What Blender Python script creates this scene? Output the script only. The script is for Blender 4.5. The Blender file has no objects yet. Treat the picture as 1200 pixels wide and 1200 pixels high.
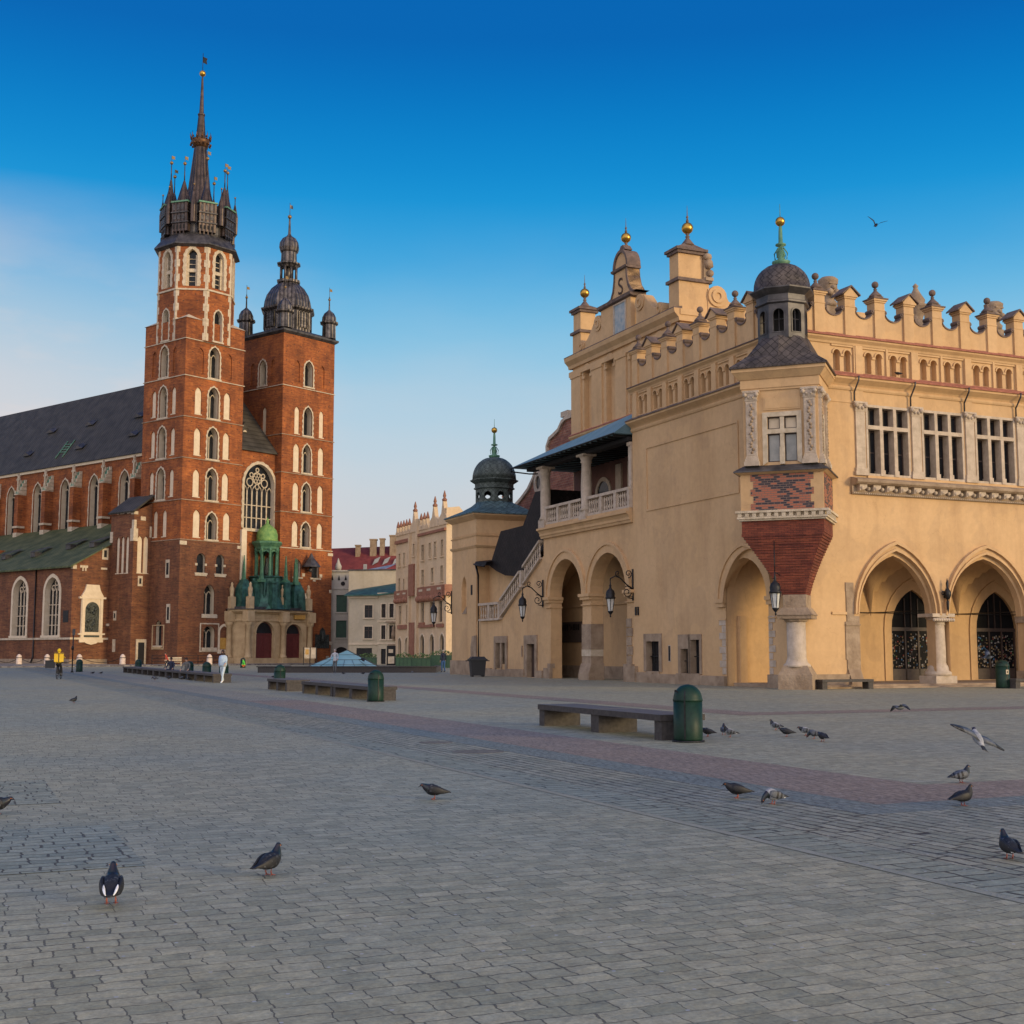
import bpy, math, random
from mathutils import Vector, Matrix
from mathutils.geometry import tessellate_polygon
random.seed(7)
R_=math.radians; PI=math.pi
S=bpy.context.scene; COL=S.collection
TH=23.75; PH=51.0
HC=(12.2,56.2); OC=(-41.605,160.0)

# ---------------------------------------------------------------- materials
def nd(nt,t,**k):
    n=nt.nodes.new(t)
    for a,v in k.items():
        if a in n.inputs: n.inputs[a].default_value=v
        else: setattr(n,a,v)
    return n
def mat(name,c,rough=.8,c2=None,scale=2.0,metal=0,bump=0,bscale=30,detail=5,emit=None,lo=.35,hi=.65,dist=.05,spec=None,alpha=None):
    m=bpy.data.materials.new(name); m.use_nodes=True; nt=m.node_tree; b=nt.nodes['Principled BSDF']
    b.inputs['Roughness'].default_value=rough; b.inputs['Metallic'].default_value=metal
    b.inputs['Base Color'].default_value=(*c,1)
    if spec is not None: b.inputs['Specular IOR Level'].default_value=spec
    tc=nt.nodes.new('ShaderNodeTexCoord')
    if c2:
        n=nd(nt,'ShaderNodeTexNoise',Scale=scale,Detail=detail,Roughness=.6)
        nt.links.new(tc.outputs['Object'],n.inputs['Vector'])
        r=nt.nodes.new('ShaderNodeValToRGB'); r.color_ramp.elements[0].position=lo; r.color_ramp.elements[1].position=hi
        r.color_ramp.elements[0].color=(*c,1); r.color_ramp.elements[1].color=(*c2,1)
        nt.links.new(n.outputs['Fac'],r.inputs['Fac']); nt.links.new(r.outputs['Color'],b.inputs['Base Color'])
    if bump:
        n2=nd(nt,'ShaderNodeTexNoise',Scale=bscale,Detail=4); nt.links.new(tc.outputs['Object'],n2.inputs['Vector'])
        bp=nd(nt,'ShaderNodeBump',Strength=bump,Distance=dist); nt.links.new(n2.outputs['Fac'],bp.inputs['Height']); nt.links.new(bp.outputs['Normal'],b.inputs['Normal'])
    if emit: b.inputs['Emission Color'].default_value=(*c,1); b.inputs['Emission Strength'].default_value=emit
    return m
def lk(nt,a,b): nt.links.new(a,b)
def vert_coords(nt,diag=False):
    """wall and roof coordinates in metres, laid flat on each face (u level, v up the face): made in MB.build"""
    tc=nt.nodes.new('ShaderNodeTexCoord'); return tc,tc.outputs['UV']
def brick_mat(name,ca,cb,mortar,bw,rh,ms=.012,rough=.85,patch=None,pscale=.35,holes=False,bump=.4,off=.5,diag=False,two=False):
    m=bpy.data.materials.new(name); m.use_nodes=True; nt=m.node_tree; b=nt.nodes['Principled BSDF']; b.inputs['Roughness'].default_value=rough
    tc,v=vert_coords(nt,diag)
    br=nd(nt,'ShaderNodeTexBrick',Scale=1.0); br.inputs['Brick Width'].default_value=bw; br.inputs['Row Height'].default_value=rh; br.inputs['Mortar Size'].default_value=ms
    br.inputs['Color1'].default_value=(*ca,1); br.inputs['Color2'].default_value=(*cb,1); br.inputs['Mortar'].default_value=(*mortar,1); br.offset=off
    lk(nt,v,br.inputs['Vector']); out=br.outputs['Color']
    if two:      # two kinds of brick, burnt headers among red ones
        br.inputs['Color1'].default_value=(0,0,0,1); br.inputs['Color2'].default_value=(1,1,1,1); br.inputs['Mortar'].default_value=(0,0,0,1)
        rc=nt.nodes.new('ShaderNodeValToRGB'); e=rc.color_ramp.elements; e[0].position=.40; e[0].color=(*cb,1); e[1].position=.48; e[1].color=(*ca,1); lk(nt,br.outputs['Color'],rc.inputs[0])
        mm=nd(nt,'ShaderNodeMix',data_type='RGBA'); lk(nt,br.outputs['Fac'],mm.inputs[0]); lk(nt,rc.outputs[0],mm.inputs[6]); mm.inputs[7].default_value=(*mortar,1); out=mm.outputs[2]
    if patch:
        n=nd(nt,'ShaderNodeTexNoise',Scale=pscale,Detail=8,Roughness=.65); lk(nt,tc.outputs['Object'],n.inputs['Vector'])
        r=nt.nodes.new('ShaderNodeValToRGB'); r.color_ramp.elements[0].position=.36; r.color_ramp.elements[1].position=.68
        r.color_ramp.elements[0].color=(*patch,1); r.color_ramp.elements[1].color=(1.15,1.12,1.1,1); lk(nt,n.outputs['Fac'],r.inputs[0])
        mx=nd(nt,'ShaderNodeMix',data_type='RGBA',blend_type='MULTIPLY'); mx.inputs[0].default_value=1; lk(nt,out,mx.inputs[6]); lk(nt,r.outputs[0],mx.inputs[7]); out=mx.outputs[2]
        # hard and soft firings laid in bands of courses
        mpb=nd(nt,'ShaderNodeMapping'); mpb.inputs['Scale'].default_value=(.55,.55,4.5); lk(nt,tc.outputs['Object'],mpb.inputs[0])
        nb_=nd(nt,'ShaderNodeTexNoise',Scale=1.1,Detail=9,Roughness=.72); lk(nt,mpb.outputs[0],nb_.inputs['Vector'])
        rb=nt.nodes.new('ShaderNodeValToRGB'); e=rb.color_ramp.elements; e[0].position=.36; e[0].color=(.62,.55,.55,1); e[1].position=.66; e[1].color=(1.22,1.38,1.12,1); lk(nt,nb_.outputs['Fac'],rb.inputs[0])
        mb_=nd(nt,'ShaderNodeMix',data_type='RGBA',blend_type='MULTIPLY'); mb_.inputs[0].default_value=1; lk(nt,out,mb_.inputs[6]); lk(nt,rb.outputs[0],mb_.inputs[7]); out=mb_.outputs[2]
        # streaks
        mp=nd(nt,'ShaderNodeMapping'); mp.inputs['Scale'].default_value=(2.2,2.2,.25); lk(nt,tc.outputs['Object'],mp.inputs[0])
        n3=nd(nt,'ShaderNodeTexNoise',Scale=1.0,Detail=5); lk(nt,mp.outputs[0],n3.inputs['Vector'])
        r3=nt.nodes.new('ShaderNodeValToRGB'); r3.color_ramp.elements[0].position=.4; r3.color_ramp.elements[0].color=(.82,.8,.8,1); r3.color_ramp.elements[1].position=.6; lk(nt,n3.outputs['Fac'],r3.inputs[0])
        m3=nd(nt,'ShaderNodeMix',data_type='RGBA',blend_type='MULTIPLY'); m3.inputs[0].default_value=.8; lk(nt,out,m3.inputs[6]); lk(nt,r3.outputs[0],m3.inputs[7]); out=m3.outputs[2]
    if holes:   # putlog holes left in the old brickwork
        mp=nd(nt,'ShaderNodeVectorMath',operation='DIVIDE'); mp.inputs[1].default_value=(1.55,1.32,1); lk(nt,v,mp.inputs[0])
        wn=nd(nt,'ShaderNodeTexVoronoi',voronoi_dimensions='2D',Scale=1.0,Randomness=.55); lk(nt,mp.outputs[0],wn.inputs['Vector'])
        lt=nd(nt,'ShaderNodeMath',operation='LESS_THAN'); lk(nt,wn.outputs['Distance'],lt.inputs[0]); lt.inputs[1].default_value=.055
        m2=nd(nt,'ShaderNodeMix',data_type='RGBA'); lk(nt,lt.outputs[0],m2.inputs[0]); lk(nt,out,m2.inputs[6]); m2.inputs[7].default_value=(.06,.028,.02,1); out=m2.outputs[2]
    lk(nt,out,b.inputs['Base Color'])
    if bump:
        bp=nd(nt,'ShaderNodeBump',Strength=bump,Distance=.02,invert=True); lk(nt,br.outputs['Fac'],bp.inputs['Height']); lk(nt,bp.outputs[0],b.inputs['Normal'])
    return m
def plaster(name,c,c2,stain,rough=.9):
    """painted render: broad tone changes, fine grain, run-off streaks and a grimy plinth edge"""
    m=mat(name,c,rough,c2,.35,bump=.12,bscale=9,detail=9,dist=.03); nt=m.node_tree; b=nt.nodes['Principled BSDF']
    src=b.inputs['Base Color'].links[0].from_socket; tc=[n for n in nt.nodes if n.type=='TEX_COORD'][0]
    mp=nd(nt,'ShaderNodeMapping'); mp.inputs['Scale'].default_value=(.8,.8,.13); lk(nt,tc.outputs['Object'],mp.inputs[0])
    n=nd(nt,'ShaderNodeTexNoise',Scale=1.0,Detail=7,Roughness=.65); lk(nt,mp.outputs[0],n.inputs['Vector'])
    r=nt.nodes.new('ShaderNodeValToRGB'); r.color_ramp.elements[0].position=.34; r.color_ramp.elements[1].position=.52
    r.color_ramp.elements[0].color=(*stain,1); r.color_ramp.elements[1].color=(1,1,1,1); lk(nt,n.outputs['Fac'],r.inputs[0])
    mx=nd(nt,'ShaderNodeMix',data_type='RGBA',blend_type='MULTIPLY'); mx.inputs[0].default_value=.5; lk(nt,src,mx.inputs[6]); lk(nt,r.outputs[0],mx.inputs[7])
    n4=nd(nt,'ShaderNodeTexNoise',Scale=3.2,Detail=11,Roughness=.72); lk(nt,tc.outputs['Object'],n4.inputs['Vector'])
    r4=nt.nodes.new('ShaderNodeValToRGB'); r4.color_ramp.elements[0].position=.3; r4.color_ramp.elements[0].color=(.90,.895,.89,1); r4.color_ramp.elements[1].position=.62; r4.color_ramp.elements[1].color=(1.03,1.03,1.03,1); lk(nt,n4.outputs['Fac'],r4.inputs[0])
    m5=nd(nt,'ShaderNodeMix',data_type='RGBA',blend_type='MULTIPLY'); m5.inputs[0].default_value=1; lk(nt,mx.outputs[2],m5.inputs[6]); lk(nt,r4.outputs[0],m5.inputs[7])
    # areas of newer and older paint with edges of their own
    n6=nd(nt,'ShaderNodeTexNoise',Scale=.42,Detail=4,Distortion=.4); lk(nt,tc.outputs['Object'],n6.inputs['Vector'])
    r6=nt.nodes.new('ShaderNodeValToRGB'); r6.color_ramp.elements[0].position=.545; r6.color_ramp.elements[0].color=(1,1,1,1); r6.color_ramp.elements[1].position=.575; r6.color_ramp.elements[1].color=(.93,.935,.955,1); lk(nt,n6.outputs['Fac'],r6.inputs[0])
    m6=nd(nt,'ShaderNodeMix',data_type='RGBA',blend_type='MULTIPLY'); m6.inputs[0].default_value=1; lk(nt,m5.outputs[2],m6.inputs[6]); lk(nt,r6.outputs[0],m6.inputs[7])
    # thin cracks
    vc=nd(nt,'ShaderNodeTexVoronoi',feature='DISTANCE_TO_EDGE',Scale=.32); nw=nd(nt,'ShaderNodeTexNoise',Scale=1.2,Detail=5); lk(nt,tc.outputs['Object'],nw.inputs['Vector'])
    av=nd(nt,'ShaderNodeVectorMath',operation='ADD'); lk(nt,tc.outputs['Object'],av.inputs[0]); lk(nt,nw.outputs['Color'],av.inputs[1]); lk(nt,av.outputs[0],vc.inputs['Vector'])
    lt=nd(nt,'ShaderNodeMath',operation='LESS_THAN'); lk(nt,vc.outputs['Distance'],lt.inputs[0]); lt.inputs[1].default_value=.0028
    m7=nd(nt,'ShaderNodeMix',data_type='RGBA',blend_type='MULTIPLY'); lk(nt,lt.outputs[0],m7.inputs[0]); lk(nt,m6.outputs[2],m7.inputs[6]); m7.inputs[7].default_value=(.9,.89,.88,1)
    lk(nt,m7.outputs[2],b.inputs['Base Color'])
    return m
def sheet_roof(name,c,c2,pitch,rough=.45,metal=.3):
    """standing-seam sheet metal or slate rows"""
    m=mat(name,c,max(rough,.55),c2,.7,metal=metal*.4,detail=6,spec=.12); nt=m.node_tree; b=nt.nodes['Principled BSDF']
    tc=[n for n in nt.nodes if n.type=='TEX_COORD'][0]
    w=nd(nt,'ShaderNodeTexWave',wave_type='BANDS',bands_direction='Y',Scale=1/pitch*.314*1.0,Distortion=.0); lk(nt,tc.outputs['Object'],w.inputs['Vector'])
    r=nt.nodes.new('ShaderNodeValToRGB'); r.color_ramp.elements[0].position=.0; r.color_ramp.elements[0].color=(.55,.55,.55,1); r.color_ramp.elements[1].position=.25; r.color_ramp.elements[1].color=(1,1,1,1); lk(nt,w.outputs['Fac'],r.inputs[0])
    src=b.inputs['Base Color'].links[0].from_socket
    mx=nd(nt,'ShaderNodeMix',data_type='RGBA',blend_type='MULTIPLY'); mx.inputs[0].default_value=.8; lk(nt,src,mx.inputs[6]); lk(nt,r.outputs[0],mx.inputs[7]); lk(nt,mx.outputs[2],b.inputs['Base Color'])
    bp=nd(nt,'ShaderNodeBump',Strength=.4,Distance=.05); lk(nt,w.outputs['Fac'],bp.inputs['Height']); lk(nt,bp.outputs[0],b.inputs['Normal'])
    return m
def scale_roof(name,c,c2,sz=.3):
    """fish-scale / lozenge sheets"""
    m=mat(name,c,.55,c2,1.6,metal=.1,detail=5,spec=.15); nt=m.node_tree; b=nt.nodes['Principled BSDF']
    tc,v=vert_coords(nt); 
    rot=nd(nt,'ShaderNodeMapping'); rot.inputs['Rotation'].default_value=(0,0,R_(45)); rot.inputs['Scale'].default_value=(1/sz,1/sz,1); lk(nt,v,rot.inputs[0])
    br=nd(nt,'ShaderNodeTexBrick',Scale=1.0); br.offset=0; br.inputs['Brick Width'].default_value=1; br.inputs['Row Height'].default_value=1; br.inputs['Mortar Size'].default_value=.06
    br.inputs['Color1'].default_value=(.8,.8,.8,1); br.inputs['Color2'].default_value=(1.15,1.15,1.15,1); br.inputs['Mortar'].default_value=(.35,.35,.35,1); lk(nt,rot.outputs[0],br.inputs['Vector'])
    src=b.inputs['Base Color'].links[0].from_socket
    mx=nd(nt,'ShaderNodeMix',data_type='RGBA',blend_type='MULTIPLY'); mx.inputs[0].default_value=1; lk(nt,src,mx.inputs[6]); lk(nt,br.outputs[0],mx.inputs[7]); lk(nt,mx.outputs[2],b.inputs['Base Color'])
    bp=nd(nt,'ShaderNodeBump',Strength=.5,Distance=.03,invert=True); lk(nt,br.outputs['Fac'],bp.inputs['Height']); lk(nt,bp.outputs[0],b.inputs['Normal'])
    return m
def paving(name,ca,cb,mortar,bw,rh,ms=.02,swap=False,tint=((.87,.91,.96),(1.08,1.03,.96)),bump=.8,rough=.6,warp=.02,stain=None):
    """stone setts seen from above: each stone its own grey, worn joints of uneven width, stains"""
    m=bpy.data.materials.new(name); m.use_nodes=True; nt=m.node_tree; b=nt.nodes['Principled BSDF']
    tc=nt.nodes.new('ShaderNodeTexCoord'); src=tc.outputs['Object']
    n=nd(nt,'ShaderNodeTexNoise',Scale=3.0,Detail=3); lk(nt,src,n.inputs['Vector'])
    sb=nd(nt,'ShaderNodeVectorMath',operation='SUBTRACT'); lk(nt,n.outputs['Color'],sb.inputs[0]); sb.inputs[1].default_value=(.5,.5,.5)
    scn=nd(nt,'ShaderNodeVectorMath',operation='SCALE'); scn.inputs['Scale'].default_value=warp*4; lk(nt,sb.outputs[0],scn.inputs[0])
    ad=nd(nt,'ShaderNodeVectorMath',operation='ADD'); lk(nt,src,ad.inputs[0]); lk(nt,scn.outputs[0],ad.inputs[1])
    n0=nd(nt,'ShaderNodeTexNoise',Scale=17,Detail=2); lk(nt,src,n0.inputs['Vector']); s0=nd(nt,'ShaderNodeVectorMath',operation='SCALE'); s0.inputs['Scale'].default_value=.03; lk(nt,n0.outputs['Color'],s0.inputs[0])
    a0=nd(nt,'ShaderNodeVectorMath',operation='ADD'); lk(nt,ad.outputs[0],a0.inputs[0]); lk(nt,s0.outputs[0],a0.inputs[1]); v=a0.outputs[0]
    if swap:
        mp=nd(nt,'ShaderNodeMapping'); mp.inputs['Rotation'].default_value=(0,0,R_(90)); lk(nt,v,mp.inputs[0]); v=mp.outputs[0]
    sp=nt.nodes.new('ShaderNodeSeparateXYZ'); lk(nt,v,sp.inputs[0])
    rw=nd(nt,'ShaderNodeMath',operation='DIVIDE'); lk(nt,sp.outputs[1],rw.inputs[0]); rw.inputs[1].default_value=rh
    fl=nd(nt,'ShaderNodeMath',operation='FLOOR'); lk(nt,rw.outputs[0],fl.inputs[0])
    wn=nd(nt,'ShaderNodeTexWhiteNoise',noise_dimensions='1D'); lk(nt,fl.outputs[0],wn.inputs['W'])
    sh=nd(nt,'ShaderNodeMath',operation='MULTIPLY_ADD'); lk(nt,wn.outputs['Value'],sh.inputs[0]); sh.inputs[1].default_value=bw; lk(nt,sp.outputs[0],sh.inputs[2])
    # stones of uneven length: stretch the row by a slow wave of its own
    n9=nd(nt,'ShaderNodeTexNoise',Scale=1.6,Detail=1,noise_dimensions='2D'); c9=nt.nodes.new('ShaderNodeCombineXYZ'); lk(nt,sp.outputs[0],c9.inputs[0]); lk(nt,fl.outputs[0],c9.inputs[1]); lk(nt,c9.outputs[0],n9.inputs['Vector'])
    s9=nd(nt,'ShaderNodeMath',operation='MULTIPLY_ADD'); lk(nt,n9.outputs['Fac'],s9.inputs[0]); s9.inputs[1].default_value=bw*.8; lk(nt,sh.outputs[0],s9.inputs[2])
    cv=nt.nodes.new('ShaderNodeCombineXYZ'); lk(nt,s9.outputs[0],cv.inputs[0]); lk(nt,sp.outputs[1],cv.inputs[1]); v=cv.outputs[0]
    br=nd(nt,'ShaderNodeTexBrick',Scale=1.0); br.offset=0; br.inputs['Brick Width'].default_value=bw; br.inputs['Row Height'].default_value=rh; br.inputs['Mortar Smooth'].default_value=.25
    nm=nd(nt,'ShaderNodeTexNoise',Scale=1.1,Detail=3); lk(nt,src,nm.inputs['Vector'])
    mr=nd(nt,'ShaderNodeMapRange'); mr.inputs[1].default_value=.35; mr.inputs[2].default_value=.7; mr.inputs[3].default_value=ms*.45; mr.inputs[4].default_value=ms*1.35; lk(nt,nm.outputs['Fac'],mr.inputs[0]); lk(nt,mr.outputs[0],br.inputs['Mortar Size'])
    br.inputs['Color1'].default_value=(*ca,1); br.inputs['Color2'].default_value=(*cb,1); br.inputs['Mortar'].default_value=(*mortar,1); lk(nt,v,br.inputs['Vector'])
    n2=nd(nt,'ShaderNodeTexNoise',Scale=.16,Detail=8,Roughness=.62); lk(nt,src,n2.inputs['Vector'])
    r=nt.nodes.new('ShaderNodeValToRGB'); r.color_ramp.elements[0].position=.38; r.color_ramp.elements[1].position=.64
    r.color_ramp.elements[0].color=(*tint[0],1); r.color_ramp.elements[1].color=(*tint[1],1); lk(nt,n2.outputs['Fac'],r.inputs[0])
    mx=nd(nt,'ShaderNodeMix',data_type='RGBA',blend_type='MULTIPLY'); mx.inputs[0].default_value=1; lk(nt,br.outputs[0],mx.inputs[6]); lk(nt,r.outputs[0],mx.inputs[7])
    n3=nd(nt,'ShaderNodeTexNoise',Scale=38,Detail=5,Roughness=.7); lk(nt,src,n3.inputs['Vector'])
    r3=nt.nodes.new('ShaderNodeValToRGB'); r3.color_ramp.elements[0].position=.3; r3.color_ramp.elements[1].position=.72; r3.color_ramp.elements[0].color=(.72,.72,.72,1); r3.color_ramp.elements[1].color=(1.22,1.22,1.22,1); lk(nt,n3.outputs['Fac'],r3.inputs[0])
    m3=nd(nt,'ShaderNodeMix',data_type='RGBA',blend_type='MULTIPLY'); m3.inputs[0].default_value=1; lk(nt,mx.outputs[2],m3.inputs[6]); lk(nt,r3.outputs[0],m3.inputs[7])
    n33=nd(nt,'ShaderNodeTexNoise',Scale=5.5,Detail=11,Roughness=.78); lk(nt,src,n33.inputs['Vector'])
    r33=nt.nodes.new('ShaderNodeValToRGB'); r33.color_ramp.elements[0].position=.36; r33.color_ramp.elements[1].position=.66; r33.color_ramp.elements[0].color=(.74,.72,.70,1); r33.color_ramp.elements[1].color=(1.16,1.16,1.15,1); lk(nt,n33.outputs['Fac'],r33.inputs[0])
    m33=nd(nt,'ShaderNodeMix',data_type='RGBA',blend_type='MULTIPLY'); m33.inputs[0].default_value=1; lk(nt,m3.outputs[2],m33.inputs[6]); lk(nt,r33.outputs[0],m33.inputs[7]); m3=m33
    # droppings and crumbs
    vo=nd(nt,'ShaderNodeTexVoronoi',voronoi_dimensions='2D',Scale=2.1); lk(nt,src,vo.inputs['Vector'])
    lt=nd(nt,'ShaderNodeMath',operation='LESS_THAN'); lk(nt,vo.outputs['Distance'],lt.inputs[0]); lt.inputs[1].default_value=.022
    m4=nd(nt,'ShaderNodeMix',data_type='RGBA'); lk(nt,lt.outputs[0],m4.inputs[0]); lk(nt,m3.outputs[2],m4.inputs[6]); m4.inputs[7].default_value=(.42,.42,.41,1)
    lk(nt,m4.outputs[2],b.inputs['Base Color'])
    rr=nd(nt,'ShaderNodeMapRange'); rr.inputs[3].default_value=rough-.1; rr.inputs[4].default_value=rough+.18; lk(nt,n2.outputs['Fac'],rr.inputs[0]); lk(nt,rr.outputs[0],b.inputs['Roughness'])
    b.inputs['Specular IOR Level'].default_value=.35
    # height: joints + per-stone tilt/grain
    iv=nd(nt,'ShaderNodeMath',operation='SUBTRACT'); iv.inputs[0].default_value=1; lk(nt,br.outputs['Fac'],iv.inputs[1])
    n5=nd(nt,'ShaderNodeTexNoise',Scale=7,Detail=5); lk(nt,src,n5.inputs['Vector'])
    mm=nd(nt,'ShaderNodeMath',operation='MULTIPLY'); mm.inputs[1].default_value=.8; lk(nt,n5.outputs['Fac'],mm.inputs[0])
    aa=nd(nt,'ShaderNodeMath',operation='ADD'); lk(nt,iv.outputs[0],aa.inputs[0]); lk(nt,mm.outputs[0],aa.inputs[1])
    bp=nd(nt,'ShaderNodeBump',Strength=bump,Distance=.018); lk(nt,aa.outputs[0],bp.inputs['Height']); lk(nt,bp.outputs[0],b.inputs['Normal'])
    return m

M={}
M['plaster']=plaster('hall_render',(.55,.352,.172),(.61,.40,.205),(.74,.70,.68))
M['stone']=mat('carved_stone',(.40,.32,.235),.85,(.54,.44,.335),3,bump=.5,bscale=22)
M['oldstone']=mat('old_stone',(.235,.165,.105),.9,(.37,.275,.185),1.6,bump=.6,bscale=9)
M['cap']=mat('weathered_coping',(.10,.072,.06),.85,(.19,.13,.10),2.5,bump=.4)
M['tile']=mat('red_roof_tile',(.26,.085,.05),.8,(.40,.15,.09),5,bump=.6,bscale=12)
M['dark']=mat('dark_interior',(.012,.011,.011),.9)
M['shadowroom']=mat('room_interior',(.05,.035,.025),.9)
M['glass']=mat('window_glass',(.010,.011,.013),.25,(.024,.026,.030),.8,spec=.2)
M['paleglass']=mat('curtained_glass',(.20,.21,.20),.12,(.33,.33,.30),1.2,spec=.6)
M['wood']=mat('dark_door_wood',(.035,.02,.015),.55,(.06,.035,.025),6)
M['iron']=mat('black_iron',(.012,.012,.013),.5,(.03,.03,.032),8,metal=.6)
M['gold']=mat('gilded_ball',(.62,.36,.06),.32,(.42,.24,.05),6,metal=.9)
M['verd']=mat('green_copper',(.07,.20,.13),.6,(.15,.28,.17),3,metal=.2)
M['porchverd']=mat('porch_green_copper',(.04,.13,.075),.6,(.10,.23,.12),2.2,metal=.1,bump=.4,bscale=5)
M['darkverd']=mat('dark_green_copper',(.018,.055,.045),.55,(.06,.17,.12),1.6,metal=.3)
M['brightverd']=mat('bright_green_copper',(.09,.22,.055),.6,(.22,.36,.09),2.2,metal=.1,bump=.4,bscale=5)
M['lead']=mat('lead_sheet',(.034,.032,.034),.5,(.10,.092,.09),1.6,metal=.4,detail=8)
M['spire']=sheet_roof('spire_sheet',(.030,.021,.018),(.065,.043,.034),.5)
M['scale']=scale_roof('scaled_dome_sheet',(.060,.052,.05),(.12,.10,.09),.27)
M['bluescale']=scale_roof('blue_green_scaled_sheet',(.065,.115,.125),(.11,.17,.175),.38)
M['greyscale']=scale_roof('grey_green_dome_sheet',(.075,.095,.085),(.12,.145,.13),.27)
M['shingle']=scale_roof('dark_shingle',(.010,.008,.008),(.022,.016,.016),.3)
def seam_sheet(name,c,c2,pitch):
    m=mat(name,c,.42,c2,1.3,metal=.45,detail=9); nt=m.node_tree; b=nt.nodes['Principled BSDF']; tc=[n for n in nt.nodes if n.type=='TEX_COORD'][0]
    w=nd(nt,'ShaderNodeTexWave',wave_type='BANDS',bands_direction='X',Scale=.314/pitch); lk(nt,tc.outputs['UV'],w.inputs['Vector'])
    r=nt.nodes.new('ShaderNodeValToRGB'); e=r.color_ramp.elements; e[0].position=.05; e[0].color=(.45,.45,.45,1); e[1].position=.5; e[1].color=(1.2,1.2,1.2,1); lk(nt,w.outputs['Fac'],r.inputs[0])  # bright bands paint highlights between the dark seams
    src=b.inputs['Base Color'].links[0].from_socket
    mx=nd(nt,'ShaderNodeMix',data_type='RGBA',blend_type='MULTIPLY'); mx.inputs[0].default_value=1; lk(nt,src,mx.inputs[6]); lk(nt,r.outputs[0],mx.inputs[7]); lk(nt,mx.outputs[2],b.inputs['Base Color'])
    bp=nd(nt,'ShaderNodeBump',Strength=.7,Distance=.06); lk(nt,w.outputs['Fac'],bp.inputs['Height']); lk(nt,bp.outputs[0],b.inputs['Normal'])
    return m
M['helm']=seam_sheet('seamed_helmet_sheet',(.035,.030,.028),(.15,.13,.12),.55)  # pale second tone paints highlight streaks into the helmet sheet
M['spire']=seam_sheet('seamed_spire_sheet',(.030,.021,.018),(.085,.058,.046),.5)
M['slate']=sheet_roof('nave_roof_sheet',(.050,.045,.036),(.085,.076,.062),.62,.55,.1)
M['greenroof']=sheet_roof('chapel_roof_copper',(.055,.072,.034),(.125,.135,.065),.8,.6,.15)
M['bluesheet']=sheet_roof('loggia_roof_sheet',(.13,.235,.275),(.20,.31,.35),.5,.6,.0)
BR=(.50,.135,.026);BR2=(.33,.086,.020)
M['brick']=brick_mat('church_brick',BR,BR2,(.27,.12,.06),.30,.10,.010,patch=(.50,.46,.46),holes=True)
M['dullbrick']=brick_mat('church_brick_lower',(.27,.090,.036),(.17,.058,.028),(.18,.10,.06),.30,.10,.010,patch=(.66,.64,.64),pscale=.5,holes=True)  # duller, darker brick colour for the lower church walls
M['redbrick']=brick_mat('corbel_brick',(.27,.062,.032),(.17,.036,.021),(.08,.025,.018),.26,.08,.008,patch=(.7,.66,.66),pscale=1.2,diag=True)
M['checker']=brick_mat('glazed_brick_panel',(.36,.11,.055),(.028,.018,.026),(.17,.11,.08),.27,.095,.014,rough=.6,two=True)
M['rubble']=brick_mat('gable_brick',(.34,.12,.085),(.24,.075,.055),(.30,.19,.15),.4,.18,.02,patch=(.7,.7,.7),pscale=1.5)
M['cream']=mat('cream_render',(.62,.50,.34),.9,(.70,.58,.42),2)
M['white']=mat('pale_limestone',(.44,.355,.24),.85,(.60,.50,.365),2.5,bump=.4)
M['warmstone']=mat('porch_sandstone',(.42,.29,.15),.9,(.55,.40,.22),1.2,bump=.4,bscale=10)
M['reddoor']=mat('oxblood_door',(.10,.018,.018),.5,(.14,.028,.026),3)
M['bronze']=mat('bronze_relief',(.03,.035,.032),.5,(.09,.10,.085),5,metal=.5,bump=1,bscale=5,dist=.15)
M['gilt']=mat('gilt_panel',(.45,.22,.04),.5,(.55,.33,.08),4)
M['mosaic']=mat('mosaic_panel',(.20,.27,.31),.5,(.42,.42,.38),3,detail=8)
M['signboard']=mat('sign_board',(.085,.06,.045),.7,(.11,.08,.06),4)
M['granite']=mat('bench_granite_shaded',(.036,.031,.028),.75,(.065,.056,.05),12,bump=.3,bscale=40,dist=.01)  # shade of the bench sides darkened into the colour; fountain rim shares it
M['benchtop_lit']=mat('bench_granite_lit',(.075,.07,.066),.6,(.12,.11,.10),9,bump=.3,bscale=40,dist=.01)  # paler copy of the bench granite, light from above painted into the tops
M['doorglass']=mat('shop_glass',(.006,.006,.007),.5,(.012,.012,.013),1,spec=.05)
M['binGreen']=mat('bin_green_paint',(.003,.020,.012),.5,(.008,.034,.020),7,spec=.3,bump=.1,bscale=6,detail=8)
M['binBlack']=mat('bin_black_plastic',(.015,.016,.018),.5)
M['teal']=mat('pyramid_glass',(.17,.33,.36),.25,(.25,.42,.44),.6,spec=.6)
M['barrier']=mat('barrier_green',(.006,.036,.022),.6,(.012,.055,.03),3)
M['bollard']=mat('bollard_stone',(.55,.42,.33),.9,(.68,.56,.46),4,bump=.4)

SPLIT=dict(stone_dressings='stone_dressing',statue_pedestal='statue_pedestal',corner_turrets='corner_turret',rainwater_pipe='rainwater_pipe',plinth='plinth',obelisks='obelisk',small_openings='small_opening',name_tablet='name_tablet',gable_finial='gable_finial',gilt_ball='gilt_ball',tie_rod='tie_rod',jamb_quoins='jamb_quoin',gutter_pipe='gutter_pipe',meter_box='meter_box',posts='post',pinnacles='pinnacle',vanes='vane',loggia_stonework='loggia_stone',door_surround='door_surround',drain_pipe='drain_pipe',shopfront='shopfront',panel='panel',cornice='cornice',pedal='pedal',terracotta_band='terracotta_band',loggia_window='loggia_window')
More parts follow.
